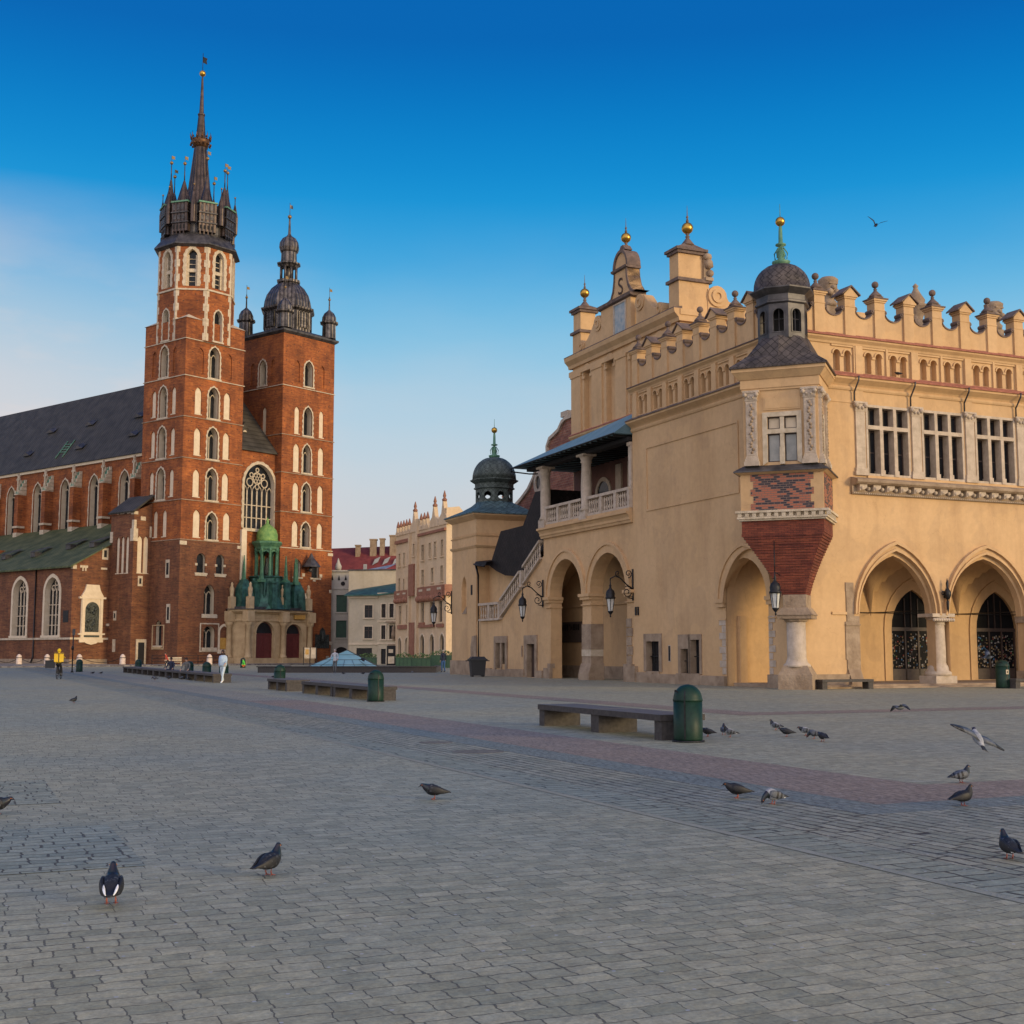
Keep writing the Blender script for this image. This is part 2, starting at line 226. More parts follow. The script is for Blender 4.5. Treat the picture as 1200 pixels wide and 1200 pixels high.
# ---------------------------------------------------------------- mesh builder
class MB:
    def __init__(s,T=None): s.v=[];s.f=[];s.m=[];s.sm=[];s.T=T
    def add(s,vs,fs,m=0,smooth=False):
        o=len(s.v); T=s.T
        s.v+= [T(*p) for p in vs] if T else [tuple(p) for p in vs]
        for f in fs: s.f.append([i+o for i in f]); s.m.append(m); s.sm.append(smooth)
    def box(s,x0,x1,y0,y1,z0,z1,m=0):
        s.add([(x0,y0,z0),(x1,y0,z0),(x1,y1,z0),(x0,y1,z0),(x0,y0,z1),(x1,y0,z1),(x1,y1,z1),(x0,y1,z1)],
              [(3,2,1,0),(4,5,6,7),(0,1,5,4),(1,2,6,5),(2,3,7,6),(3,0,4,7)],m)
    def prism(s,poly,y0,y1,m=0,ms=None):            # poly in (x,z), pushed along y
        n=len(poly); vs=[(x,y0,z) for x,z in poly]+[(x,y1,z) for x,z in poly]
        s.add(vs,[tuple(range(n)),tuple(range(2*n-1,n-1,-1))],m)
        s.add(vs,[(i,i+n,(i+1)%n+n,(i+1)%n) for i in range(n)],m if ms is None else ms)
    def extx(s,poly,x0,x1,m=0):                     # poly in (y,z), pushed along x
        n=len(poly); vs=[(x0,y,z) for y,z in poly]+[(x1,y,z) for y,z in poly]
        s.add(vs,[tuple(range(n)),tuple(range(2*n-1,n-1,-1))]+[(i,i+n,(i+1)%n+n,(i+1)%n) for i in range(n)],m)
    def slab(s,poly,z0,z1,m=0):                     # poly in (x,y), pushed along z
        n=len(poly); vs=[(x,y,z0) for x,y in poly]+[(x,y,z1) for x,y in poly]
        s.add(vs,[tuple(range(n)),tuple(range(2*n-1,n-1,-1))]+[(i,i+n,(i+1)%n+n,(i+1)%n) for i in range(n)],m)
    def loft(s,rings,m=0,smooth=False,cap=True):    # rings of equal length
        n=len(rings[0]); vs=[p for r in rings for p in r]; fs=[]
        for k in range(len(rings)-1):
            for i in range(n): fs.append((k*n+i,k*n+(i+1)%n,(k+1)*n+(i+1)%n,(k+1)*n+i))
        if cap: fs+= [tuple(range(n-1,-1,-1)),tuple(range((len(rings)-1)*n,len(rings)*n))]
        s.add(vs,fs,m,smooth)
    def lathe(s,prof,cx=0,cy=0,n=12,m=0,ph=0,smooth=True,sx=1,sy=1):
        s.loft([[(cx+sx*r*math.cos(ph+2*PI*i/n),cy+sy*r*math.sin(ph+2*PI*i/n),z) for i in range(n)] for r,z in prof],m,smooth)
    def tube(s,pts,r,n=6,m=0,r2=None):
        pts=[Vector(p) for p in pts]; rings=[]; N=len(pts)
        for i,p in enumerate(pts):
            d=(pts[min(i+1,N-1)]-pts[max(i-1,0)]).normalized()
            a=d.cross(Vector((0,0,1))); 
            if a.length<.01: a=d.cross(Vector((1,0,0)))
            a.normalize(); b=d.cross(a); rr=r if r2 is None else r+(r2-r)*i/(N-1)
            rings.append([tuple(p+a*rr*math.cos(2*PI*k/n)+b*rr*math.sin(2*PI*k/n)) for k in range(n)])
        s.loft(rings,m,True)
    def ball(s,c,r,n=10,m=0,sz=1):
        k=max(6,n*2//3); s.lathe([(max(.001,r*math.sin(PI*i/k)),c[2]-r*sz*math.cos(PI*i/k)) for i in range(k+1)],c[0],c[1],n,m)
    def wall(s,outer,holes=(),y=0,depth=.3,m=0,mr=None,notch=(),mn=None):
        """flat wall (x,z outline) with real openings; holes get reveals pushed in by depth"""
        loops=[[Vector((x,z,0)) for x,z in l] for l in [outer]+list(holes)]
        tris=tessellate_polygon(loops); flat=[(p.x,y,p.y) for l in loops for p in l]
        s.add(flat,[tuple(t) for t in tris],m)
        mr=m if mr is None else mr
        for h in holes:
            n=len(h); s.add([(x,y,z) for x,z in h]+[(x,y+depth,z) for x,z in h],[(i,i+n,(i+1)%n+n,(i+1)%n) for i in range(n)],mr)
        for h in notch:
            n=len(h); s.add([(x,y,z) for x,z in h]+[(x,y+depth,z) for x,z in h],[(i,i+n,i+1+n,i+1) for i in range(n-1)],m if mn is None else mn)
    def ring(s,a,b,y0,y1,m=0,closed=False):
        """moulding between two matching outlines a (outer) and b (inner), from y0 (front) to y1"""
        n=len(a); vs=[(x,y0,z) for x,z in a]+[(x,y0,z) for x,z in b]+[(x,y1,z) for x,z in a]+[(x,y1,z) for x,z in b]
        fs=[]
        for i in range(n if closed else n-1):
            j=(i+1)%n; fs+=[(i,j,j+n,i+n),(i,i+2*n,j+2*n,j),(i+n,j+n,j+3*n,i+3*n)]
        if not closed: fs+=[(0,n,3*n,2*n),(n-1,2*n-1,4*n-1,3*n-1)]
        s.add(vs,fs,m)
    def pieces(s):
        """groups of faces that hang together (or whose boxes touch): one per separate piece"""
        par=list(range(len(s.v)))
        def fd(i):
            while par[i]!=i: par[i]=par[par[i]]; i=par[i]
            return i
        for f in s.f:
            for i in f[1:]: par[fd(i)]=fd(f[0])
        g={}
        for k,f in enumerate(s.f): g.setdefault(fd(f[0]),[]).append(k)
        it=[]
        for fs in g.values():
            vs=[s.v[i] for k in fs for i in s.f[k]]; it.append([fs,[min(v[a] for v in vs)-.03 for a in range(3)],[max(v[a] for v in vs)+.03 for a in range(3)]])
        ch=True
        while ch:
            ch=False
            for i in range(len(it)):
                j=i+1
                while j<len(it):
                    if all(it[i][1][a]<=it[j][2][a] and it[j][1][a]<=it[i][2][a] for a in range(3)):
                        it[i][0]+=it[j][0]; it[i][1]=[min(x) for x in zip(it[i][1],it[j][1])]; it[i][2]=[max(x) for x in zip(it[i][2],it[j][2])]; it.pop(j); ch=True
                    else: j+=1
        return [x[0] for x in it]
    def build(s,name,mats,parent=None,loc=None):
        if name in SPLIT:
            o=None
            for fs in s.pieces():
                q=MB(); mp={}
                for k in fs:
                    for i in s.f[k]:
                        if i not in mp: mp[i]=len(q.v); q.v.append(s.v[i])
                    q.f.append([mp[i] for i in s.f[k]]); q.m.append(s.m[k]); q.sm.append(s.sm[k])
                o=q.build(SPLIT[name]+'' if SPLIT[name]!=name else name+' ',mats,parent,loc); o.name=SPLIT[name]
            return o
        me=bpy.data.meshes.new(name); me.from_pydata(s.v,[],s.f)
        mats=mats if isinstance(mats,(list,tuple)) else [mats]
        for x in mats: me.materials.append(M[x] if isinstance(x,str) else x)
        me.polygons.foreach_set('material_index',s.m); me.polygons.foreach_set('use_smooth',s.sm); me.update()
        ul=me.uv_layers.new(name='flat').data
        for p in me.polygons:
            n=p.normal
            if abs(n.z)>.985: tx,ty=(1,0,0),(0,1,0)
            else:
                k=math.hypot(n.x,n.y); tx=(-n.y/k,n.x/k,0); ty=(-n.x*n.z/k,-n.y*n.z/k,k)
            for li in p.loop_indices:
                c=me.vertices[me.loops[li].vertex_index].co; ul[li].uv=(c.x*tx[0]+c.y*tx[1],c.x*ty[0]+c.y*ty[1]+c.z*ty[2])
        o=bpy.data.objects.new(name,me); COL.objects.link(o)
        if parent: o.parent=parent
        if loc: o.location=loc
        return o
def thing(name,label,cat,loc=(0,0,0),rz=0,group=None):
    o=bpy.data.objects.new(name,None); COL.objects.link(o); o.empty_display_size=.3
    o.location=loc; o.rotation_euler=(0,0,rz); return tag(o,label,cat,group)
def tag(o,label,cat,group=None):
    o['label']=label; o['category']=cat
    if group: o['group']=group
    return o
def struct(name,mb,mats,loc=(0,0,0),rz=0):
    o=mb.build(name,mats); o.location=loc; o.rotation_euler=(0,0,rz); o['kind']='structure'; return o
def copy_tree(o,parent=None):
    c=o.copy(); COL.objects.link(c)
    if parent: c.parent=parent
    for ch in o.children: copy_tree(ch,c)
    return c
def arch(x0,x1,zs,zt,n=8):
    """open outline of an arch from (x0,zs) over the top to (x1,zs); pointed when taller than half its width"""
    w=(x1-x0)/2; h=zt-zs; xm=(x0+x1)/2; L=[]
    if h>w*1.02:
        r=(w*w+h*h)/(2*w); a1=math.asin(min(1,h/r))
        L=[(x0+r-r*math.cos(a1*i/n),zs+r*math.sin(a1*i/n)) for i in range(n+1)]
        L+=[(2*xm-x,z) for x,z in reversed(L[:-1])]
    else: L=[(xm-w*math.cos(PI*i/(2*n)),zs+h*math.sin(PI*i/(2*n))) for i in range(2*n+1)]
    return L
def opening(x0,x1,zb,zs,zt,n=6): return [(x0,zb)]+arch(x0,x1,zs,zt,n)+[(x1,zb)]
def rect(x0,x1,z0,z1): return [(x0,z0),(x0,z1),(x1,z1),(x1,z0)]
def rope(x0,x1,n): return [x0+(x1-x0)*i/(n-1) for i in range(n)]
LS=lambda s,d,z:(d,s,z)                             # left-hand faces: s runs along local y, d goes inward along +x
# ================================================================ the market hall
hall=thing('market_hall','long ochre Renaissance market hall with arcades, crested parapet and a domed corner oriel','market hall',(*HC,0),R_(TH))
HX=25.0                                             # length of the long front that is built
def cornice(mb,prof,s0,s1,m=0): mb.extx([(-o,z) for o,z in prof],s0,s1,m)
# ---- long arcaded front (y=0)
ARC=[(3.7,8.05),(8.9,13.65),(14.55,19.2)]
mb=MB()
ap=[arch(a,b,3.3,6.2,9) for a,b in ARC]
out=[(0.0,0)]
for i,((a,b),p) in enumerate(zip(ARC,ap)): out+=([(a,3.3)] if i==1 else [(a,0)])+p[1:-1]+([(b,3.3)] if i in (0,2) else [(b,0)])
out+=[(20.1,3.3),(20.1,0),(HX,0),(HX,14.0),(0.0,14.0)]
PIL=[4.05,7.3,10.55,13.8,17.05,20.3,23.55]
wins=[(PIL[i]+.42,PIL[i+1]-.42) for i in range(6)]
holes=[rect(a,b,9.72,12.9) for a,b in wins]
mb.wall(out,holes,0,.55,0,0,[[(a,0)]+p+[(b,0)] for (a,b),p in zip(ARC,ap)])
mb.box(2.2,3.0,-.07,.0,3.26,3.38)
mb.build('arcade_wall','plaster',hall)
# thick soffit behind wall + inner face
for (a,b),p in zip(ARC,ap):
    mb=MB(); o=arch(a-.30,b+.30,3.3,6.66,9); o2=arch(a-.2,b+.2,3.3,6.5,9); i=arch(a-.02,b+.02,3.3,6.2,9); k=arch(a-.09,b+.09,3.3,6.32,9); i2=arch(a+.12,b-.12,3.3,6.0,9)
    mb.ring(o,o2,-.17,0.02); mb.ring(o2,k,-.03,.02); mb.ring(k,i,-.09,.05); mb.ring(i,i2,.16,.5); mb.build('arch_moulding','plaster',hall)
mb=MB()
for z0,z1,a in ((0,.75,3.05),(.75,1.25,2.98),(1.25,2.45,2.92),(2.45,2.95,2.92),(2.95,3.2,3.02),(3.2,4.3,3.0),(4.3,4.7,2.98)):
    b=3.7 if z1<=3.3 else 3.42
    mb.box(a,b,-.045,.02,z0+.004,z1)
mb.box(2.92,3.72,-.09,.02,2.78,2.84); mb.extx([(-.3,0),(-.3,.3),(-.05,.85),(0.01,.85),(.01,0)],3.0,3.68)
mb.build('jamb_quoins','oldstone',hall)
def column(x,y,par,r=.385,zc=2.95):
    mb=MB(); mb.box(x-.62,x+.62,y-.56,y+.56,0,.5); 
    mb.lathe([(.62,.5),(.62,.66),(.5,.74),(.46,.95),(r+.03,1.0),(r,1.1),(r,1.8),(r*.94,zc-.2),(r*.94,zc),],x,y,14)
    c=mb.build('column','stone',par)
    mb=MB(); mb.lathe([(r*.94,zc-.12),(.40,zc-.08),(.38,zc),(.52,zc+.28),(.5,zc+.30)],x,y,10,0,PI/10); mb.box(x-.66,x+.66,y-.52,y+.5,zc+.26,zc+.42)
    for k in range(9): mb.ball((x-.56+k*.14,y-.5,zc+.13),.09,6)
    mb.build('capital','stone',c)
column(8.475,.38,hall); column(19.6,.38,hall)
mb=MB(); mb.box(13.66,14.54,-.05,.6,0,3.3); mb.box(13.5,14.7,-.15,.6,0,.7); mb.box(13.56,14.64,-.12,.62,3.0,3.3); mb.build('arcade_pier','oldstone',hall)
# arcade interior: floor, back wall with doorways, groined vaults
mb=MB(); mb.box(.3,HX,-.35,5.2,0,.16); mb.box(.3,HX,-.75,-.352,0,.075); mb.build('arcade_floor','oldstone',hall)
DOORS=[(9.75,12.5),(15.3,18.05),(4.2,6.95)]
mb=MB(); mb.wall([(0,0),(HX,0),(HX,6.6),(0,6.6)],[opening(a,b,.18,2.75,4.75) for a,b in DOORS],5,.5,0)
mb.box(0.6,1.0,4.85,5.0,.16,3.3); mb.box(HX-.4,HX,0.6,5.0,.16,6.6)
for a,b in DOORS:
    mb.ring([(a-.5,.18)]+arch(a-.5,b+.5,2.75,5.35,6)+[(b+.5,.18)],[(a-.42,.18)]+arch(a-.42,b+.42,2.75,5.25,6)+[(b+.42,.18)],4.94,5.0)
mb.build('arcade_back_wall','plaster',hall)
mb=MB()
BAY=[(-.3,3.35),(3.35,8.475),(8.475,14.1),(14.1,19.6),(19.6,HX)]
for a,b in BAY:
    N=20; vs=[];fs=[]
    f=lambda u:math.sqrt(max(0,1-abs(2*u-1)**1.9))
    for j in range(N+1):
        for i in range(N+1):
            vs.append((a+(b-a)*i/N,.3+4.7*j/N,3.35+2.95*max(f(i/N),f(j/N))))
    for j in range(N):
        for i in range(N): q=j*(N+1)+i; fs.append((q,q+1,q+N+2,q+N+1))
    mb.add(vs,fs,0,True)
mb.build('vault','plaster',hall)
mb=MB()
for a,b in BAY[1:]:                                  # thin tie rods across the vaults
    mb.tube([(a,.4,3.55),(a,4.98,3.55)],.022,5)
    mb.tube([(a,4.9,3.55),(b,4.9,3.55)],.02,5)
mb.build('tie_rod','iron',hall)
for a,b in DOORS:                                    # glazed shop doors hung with small wares
    mb=MB(); c=(a+b)/2
    for x in (a+.06,a+.95,b-.95,b-.06): mb.box(x-.05,x+.05,5.1,5.2,.18,2.7)
    mb.box(a,b,5.08,5.22,2.66,2.84); mb.box(a,b,5.1,5.2,.18,.75); mb.box(c-.03,c+.03,5.1,5.2,2.8,4.7)
    for x in (a+.95,b-.95): mb.box(x-.025,x+.025,5.1,5.2,2.8,4.3)
    d=mb.build('shop_door','wood',hall)
    mb=MB(); l=opening(a,b,.18,2.75,4.75); mb.add([(x,5.16,z) for x,z in l],[tuple(range(len(l)))]); mb.build('pane','doorglass',d)
    mb=MB()
    for q in range(240):
        x=a+.14+.11*random.randrange(int((b-a-.28)/.11)+1)+random.uniform(-.015,.015); z=random.uniform(.8,2.5); w=random.uniform(.018,.042)
        if min(abs(x-a-.95),abs(x-b+.95))<.09: continue
        mb.box(x-w,x+w,5.125,5.15,z-w*random.uniform(.5,1.6),z+w*random.uniform(.5,1.6),random.choice([0,0,0,0,3,3,3,3,5,5,5,1,2,4]))
    mb.build('hanging_wares',[bpy.data.materials.get('ware_%d'%i) or mat('ware_%d'%i,c) for i,c in enumerate([(.34,.32,.29),(.04,.14,.28),(.22,.04,.03),(.25,.17,.08),(.05,.12,.05),(.10,.08,.07)])],d)
# bracketed cornice under the windows
mb=MB(); cornice(mb,[(0,8.72),(.12,8.72),(.14,8.8),(.10,8.82),(.10,9.1),(.42,9.16),(.52,9.24),(.52,9.36),(.1,9.5),(0,9.5)],3.45,HX)
mb.build('string_cornice','oldstone',hall)
mb=MB()
x=3.7
while x<HX-.3:
    mb.prism([(x,8.86),(x,9.14),(x+.42,9.14),(x+.42,9.02),(x+.3,8.94)],-.34,-.1); mb.ball((x+.12,-.3,8.98),.11,7); mb.ball((x+.62,-.16,8.98),.1,7); x+=.78
x=3.5
while x<HX: mb.box(x,x+.06,-.17,-.12,8.74,8.79); x+=.12
mb.build('carved_brackets','stone',hall)
# window bays: stone pilasters, mullions, deep-set casements
for x in PIL:
    mb=MB(); mb.box(x-.36,x+.36,-.14,.0,9.6,9.78); mb.box(x-.31,x+.31,-.11,0,9.78,9.95); mb.box(x-.26,x+.26,-.08,0,9.95,12.55)
    p=mb.build('pilaster','stone',hall)
    mb=MB(); mb.box(x-.29,x+.29,-.10,0,12.55,12.62); mb.prism([(x-.27,12.62),(x+.27,12.62),(x+.36,12.92),(x-.36,12.92)],-.12,0); mb.box(x-.38,x+.38,-.17,0,12.92,13.0)
    for sx in (-1,1): mb.ball((x+sx*.27,-.14,12.83),.12,8); mb.ball((x+sx*.1,-.13,12.72),.08,6)
    mb.build('capital','stone',p)
def casement(a,b,par,name='window'):
    w=(b-a); mb=MB()
    mb.box(a-.04,b+.04,-.02,.5,12.80,12.92); mb.box(a-.04,b+.04,-.05,.5,9.62,9.72)
    for k in (1,2):
        x=a+w*k/3; mb.box(x-.095,x+.095,-.05,.4,9.72,11.78); mb.box(x-.13,x+.13,-.09,.4,9.62,9.9); mb.box(x-.085,x+.085,-.03,.4,11.96,12.8)
    mb.box(a,b,-.04,.42,11.78,11.96)
    mb.box(a-.06,a+.05,-.03,.4,9.72,12.8); mb.box(b-.05,b+.06,-.03,.4,9.72,12.8)
    o=mb.build(name,'stone',par)
    mb=MB(); 
    for k in range(3):
        x0=a+w*k/3+.06; x1=a+w*(k+1)/3-.06; c=(x0+x1)/2
        for p in (x0+.03,c,x1-.03): mb.box(p-.03,p+.03,.34,.4,9.72,12.8)
        for z in (9.76,10.75,11.72,12.02,12.74): mb.box(x0,x1,.345,.395,z-.03,z+.03)
    mb.box(a,b,.37,.38,9.72,12.8,1)
    mb.build('casement',['wood','glass'],o)
for a,b in wins: casement(a,b,hall)
mb=MB(); cornice(mb,[(0,9.5),(.06,9.5),(.06,9.62),(0,9.62)],4.4,HX); mb.build('window_sill','plaster',hall)
def entablature(mb,s0,s1,T=None):
    cornice(mb,[(0,13.5),(.05,13.5),(.09,13.58),(.09,13.66),(.04,13.7),(.10,13.78),(.30,13.92),(.36,13.96),(.36,14.06),(0,14.06)],s0,s1)
def attic(mb,s0,s1,groups,y=0.0):
    """band of paired round niches between pilaster strips, above the main cornice"""
    holes=[]
    for a,b in groups:
        c=(a+b)/2
        for q in (c-.3,c+.3): holes.append([(q-.19,14.36)]+arch(q-.19,q+.19,15.16,15.35,4)+[(q+.19,14.36)])
    mb.wall([(s0,14.0),(s1,14.0),(s1,15.8),(s0,15.8)],holes,y,.3,0)
    for h in holes: mb.add([(x,y+.3,z) for x,z in h],[tuple(range(len(h)))])
    for h in holes:
        a=[h[1]]+h[1:-1]+[h[-2]]; c=((h[0][0]+h[-1][0])/2)
        inn=h[1:-1]; o=[(c+(x-c)*1.35,15.16+(z-15.16)*1.35) for x,z in inn]; mb.ring(o,inn,y-.06,y+.0)
    for a,b in groups: mb.box(a,b,y-.07,y,15.5,15.58); mb.box((a+b)/2-.09,(a+b)/2+.09,y-.07,y,15.05,15.15)
def topcornice(mb,s0,s1):
    cornice(mb,[(0,15.6),(.06,15.6),(.10,15.7),(.24,15.82),(.24,15.9),(0,15.9)],s0,s1)
AT=[(PIL[i]+.22+k*1.45,PIL[i]+.22+k*1.45+1.35) for i in range(6) for k in range(2)]
AT=[(2.55,3.75)]+AT
mb=MB(); mb.box(0,4.0,-.03,0,12.92,13.02); entablature(mb,1.6,HX); attic(mb,0,HX,AT); topcornice(mb,0,HX)
for x in PIL: mb.box(x-.2,x+.2,-.13,-.0,14.06,15.6); mb.box(x-.22,x+.22,-.05,0,13.0,13.5)
for a,b in AT: mb.box(b+.02,b+.14,-.09,0,14.06,15.6)
mb.build('attic_frieze','plaster',hall)
mb=MB(); mb.extx([(-.44,14.06),(-.44,14.11),(-.04,14.34),(-.04,14.062)],2.1,HX); mb.extx([(-.32,15.902),(-.32,15.94),(.0,16.12),(0,15.902)],.6,HX)
mb.build('tile_drip','tile',hall)
mb=MB()
for x in PIL:
    mb.tube([(x-.34,-.5,14.1),(x-.34,-.46,13.9),(x-.34,-.12,13.4),(x-.34,-.12,13.0)],.04,6); mb.tube([(x-.34,-.12,13.0),(x-.34,-.12,12.95)],.04,6)
mb.build('rainwater_pipe','lead',hall)
# ---- crested parapet
def ballfinial(mb,x,y,z,r=.165,n=12):
    mb.lathe([(.3,z),(.3,z+.05),(.16,z+.2),(.07,z+.3),(.09,z+.36),(.05,z+.42)],x,y,n)
    mb.ball((x,y,z+.42+r),r,n)
def parapet(cs,s0,s1,T,par,first,y=0.0,t=.34,face=0,end=.85):
    """cs = shaft centres; walls dip in a U between the shafts with a scroll at both sides"""
    w=.29; mb=MB(T); edge=[s0]+[c for c in cs]+[s1]
    pts=[(s0,15.9)]
    segs=[]
    for i,c in enumerate(cs):
        if i==0: segs.append((s0,c-w))
        else: segs.append((cs[i-1]+w,c-w))
    segs.append((cs[-1]+w,s1))
    for a,b in segs:
        if b-a<.25: continue
        m=(b-a)/2; rr=m*.86; c=(a+b)/2
        if m<.45: prof=[(a,16.9),(b,16.9)]
        else: prof=[(a,17.32),(c-rr,17.32)]+[(c-rr*math.cos(PI*k/10),17.3-rr*.80*math.sin(PI*k/10)) for k in range(11)]+[(c+rr,17.32),(b,17.32)]
        mb.prism([(a,15.9)]+prof+[(b,15.9)],y,y+t,0)
        if m>=.45:
            o=[(c-rr*math.cos(PI*k/10),17.3-rr*.80*math.sin(PI*k/10)) for k in range(11)]
            mb.ring(o,[(x,z+.07) for x,z in o],y-.05,y+t+.05,1)
            for q in (c-rr-.02,c+rr+.02):
                mb.prism([(q+.11*math.cos(k*PI/5),17.34+.11*math.sin(k*PI/5)) for k in range(10)],y-.06,y+t+.06,1)
                mb.prism([(q+.06*math.cos(k*PI/4),17.36+.06*math.sin(k*PI/4)) for k in range(8)],y-.09,y-.06,1)
    mb.build('parapet',['plaster','cap'],par)
    for i,c in enumerate(cs):
        mb=MB(T); y0=y-.10; y1=y+t+.10
        mb.box(c-w,c+w,y0,y1,15.9,17.78); mb.box(c-w-.05,c+w+.05,y0-.05,y1+.05,17.78,17.86); mb.box(c-w-.10,c+w+.10,y0-.1,y1+.1,17.86,17.94)
        mb.box(c-w-.02,c+w+.02,y0-.02,y1+.02,17.4,17.45)
        if (i+first)%2==0:
            mb.box(c-w-.14,c+w+.14,y0-.14,y1+.14,17.94,18.0,1); mb.box(c-.26,c+.26,y0+.02,y1-.02,18.0,18.12,1)
            me=mb.build('merlon',['plaster','cap'],par)
            mb=MB(T); ballfinial(mb,c,y+t/2,18.12); mb.build('ball_finial','cap',me)
        else:
            mb.prism([(c-w-.1,17.94),(c+w+.1,17.94),(c,18.32)],y0-.08,y1+.08,0)
            for sx in (-1,1): mb.prism([(c,18.33),(c,18.40),(c+sx*(w+.22),17.99),(c+sx*(w+.22),17.92)],y0-.16,y1+.16,1)
            mb.build('merlon',['plaster','cap'],par)
CR=[1.92+1.71*k for k in range(14)]
parapet(CR,.34,HX,None,hall,0)
CL=[2.5+1.57*k for k in range(8)]
parapet(CL,.35,13.95,LS,hall,1,0.0,.34)
# carved heads and urn on the far side of the roof crest
def carved_head(x,y,z,s):
    mb=MB(); mb.box(x-.28*s,x+.28*s,y-.25*s,y+.25*s,z-.9,z)
    mb.lathe([(.3*s,z),(.34*s,z+.15*s),(.22*s,z+.3*s),(.27*s,z+.42*s),(.36*s,z+.65*s),(.35*s,z+.9*s),(.38*s,z+.98*s),(.40*s,z+1.08*s),(.28*s,z+1.18*s),(.1*s,z+1.22*s)],x,y,12)
    mb.ball((x-.02,y-.36*s,z+.72*s),.09*s,8); mb.box(x-.2*s,x+.2*s,y-.36*s,y-.28*s,z+.86*s,z+.93*s); mb.ball((x-.15*s,y-.3*s,z+.55*s),.14*s,8); mb.ball((x+.15*s,y-.3*s,z+.55*s),.14*s,8); mb.ball((x,y-.3*s,z+.42*s),.11*s,8)
    mb.build('mascaron','oldstone',hall)
carved_head(5.0,3.2,18.35,1.25); carved_head(15.6,3.2,18.3,1.25)
mb=MB(); mb.lathe([(.5,17.5),(.5,18.2),(.3,18.3),(.36,18.5),(.62,18.9),(.66,19.0),(.4,19.1),(.46,19.3),(.3,19.55),(.16,19.8),(.1,19.95),(.15,20.05),(.01,20.2)],10.45,3.2,12); mb.build('urn','oldstone',hall)
# ---- roofs hidden behind the parapets
mb=MB(); mb.slab([(.36,.36),(HX,.36),(HX,13.9),(.36,13.9)],15.2,15.6); mb.extx([(.6,15.602),(3.2,16.9),(8,17.0),(8,15.602)],4.0,HX-.2)
mb.build('low_roof','tile',hall)
mb=MB(); mb.box(HX-.3,HX-.002,.6,14,6.6,15.2); mb.box(.6,HX-.31,13.7,14,6.6,15.2); mb.build('rear_wall','plaster',hall)
# ---- short end (x=0), plain block s 0..14
mb=MB(LS)
na=opening(1.65,5.1,0,4.05,5.95,8); 
smallw=[rect(11.35,12.65,.6,2.15),rect(8.5,9.2,.55,1.75),rect(7.45,8.27,.55,2.2)]
o=[(0,0),(1.65,0)]+arch(1.65,5.1,4.05,5.95,8)+[(5.1,0),(14,0),(14,14),(0,14)]
mb.wall(o,smallw,0,.45,0,1,[na])
pm=rect(3.75,12.5,9.03,12.48)
mb.ring(pm,[(3.85,9.13),(3.85,12.38),(12.4,12.38),(12.4,9.13)],-.05,0,0,True)
mb.build('end_wall',['plaster','oldstone'],hall)
mb=MB(LS); mb.wall([(.0,14.0),(14,14.0),(14,15.8),(0,15.8)],[],0.3,.1); attic(mb,0,14,[(c+.3,c+1.27) for c in CL[:-1]]); entablature(mb,1.6,14.12); topcornice(mb,.3,14.1)
for c in CL: mb.box(c-.2,c+.2,-.13,0,14.06,15.6)
mb.box(13.98,14.0,0,3.4,10,15.8)
mb.build('attic_frieze','plaster',hall)
mb=MB(LS); mb.extx([(-.42,14.062),(-.42,14.1),(-.03,14.3),(-.03,14.062)],2.0,14.1); mb.extx([(-.3,15.902),(-.3,15.94),(0,16.08),(0,15.902)],.6,14.1); mb.build('sheet_drip','cap',hall)
mb=MB(LS); mb.ring(arch(1.3,5.5,4.1,6.5,8),arch(1.62,5.13,4.05,5.95,8),-.12,.02); mb.ring(arch(1.15,5.65,4.1,6.65,8),arch(1.3,5.5,4.1,6.5,8),-.18,.0)
for a,b in ((5.1,5.75),(1.05,1.65)):
    mb.box(a,b,-.14,.02,3.72,4.06); mb.box(a-.05,b+.05,-.2,.02,3.92,4.1); mb.box(a,b,-.05,.02,3.1,3.16)
mb.build('arch_moulding','plaster',hall)
mb=MB(LS); z=0.55
for k in range(8): 
    w=.32+.22*(k%2); mb.box(5.12,5.12+w,-.03,.01,z,z+.31); mb.box(1.63-w*.9,1.63,-.03,.01,z+.06,z+.35); z+=.33
mb.build('jamb_quoins','stone',hall)
mb=MB(LS)
for a,b in ((5.1,7.3),(7.31,9.5),(9.51,11.9),(11.91,14.06)): mb.box(a,b-.01,-.16,.01,0,.5+.04*math.sin(a*7))
mb.box(-.1,1.62,-.16,.01,0,.6); mb.box(13.6,14.06,-.22,.01,.0,.85)
mb.build('plinth','oldstone',hall)
mb=MB(); mb.box(-.1,3.0,-.16,-.005,0,.62); mb.build('plinth','oldstone',hall)
def stone_window(a,b,z0,z1,fr=.28,top=.4,T=LS,par=hall,mt='oldstone',dep=.3,mull=None):
    mb=MB(T); mb.ring(rect(a-fr,b+fr,z0-.02,z1+top),rect(a,b,z0,z1),-.05,.0,0)
    mb.box(a-.02,b+.02,-.08,.1,z0-.12,z0-.0)
    w=mb.build('window',mt,par)
    mb=MB(T); mb.box(a,b,dep,dep+.02,z0,z1)
    for q in rope(a,b,4)[1:-1]: mb.box(q-.02,q+.02,dep-.12,dep-.08,z0,z1,1)
    mb.box(a,b,dep-.12,dep-.08,(z0+z1)/2-.02,(z0+z1)/2+.02,1)
    mb.build('pane',['glass','iron'],w); return w
stone_window(11.35,12.65,.6,2.15)
stone_window(8.5,9.2,.55,1.75,.25,.72); stone_window(7.45,8.27,.55,2.2,.2,.27)
mb=MB(LS); mb.box(10.2,10.45,-.02,.0,1.1,1.95); mb.box(10.24,10.41,-.03,-.02,1.15,1.9,1); mb.build('wall_slot',['stone','dark'],hall)
mb=MB(LS)
for q in (13.5,13.75): mb.box(q-.06,q+.06,-.06,0,3.55,4.0)
mb.build('meter_box','iron',hall)
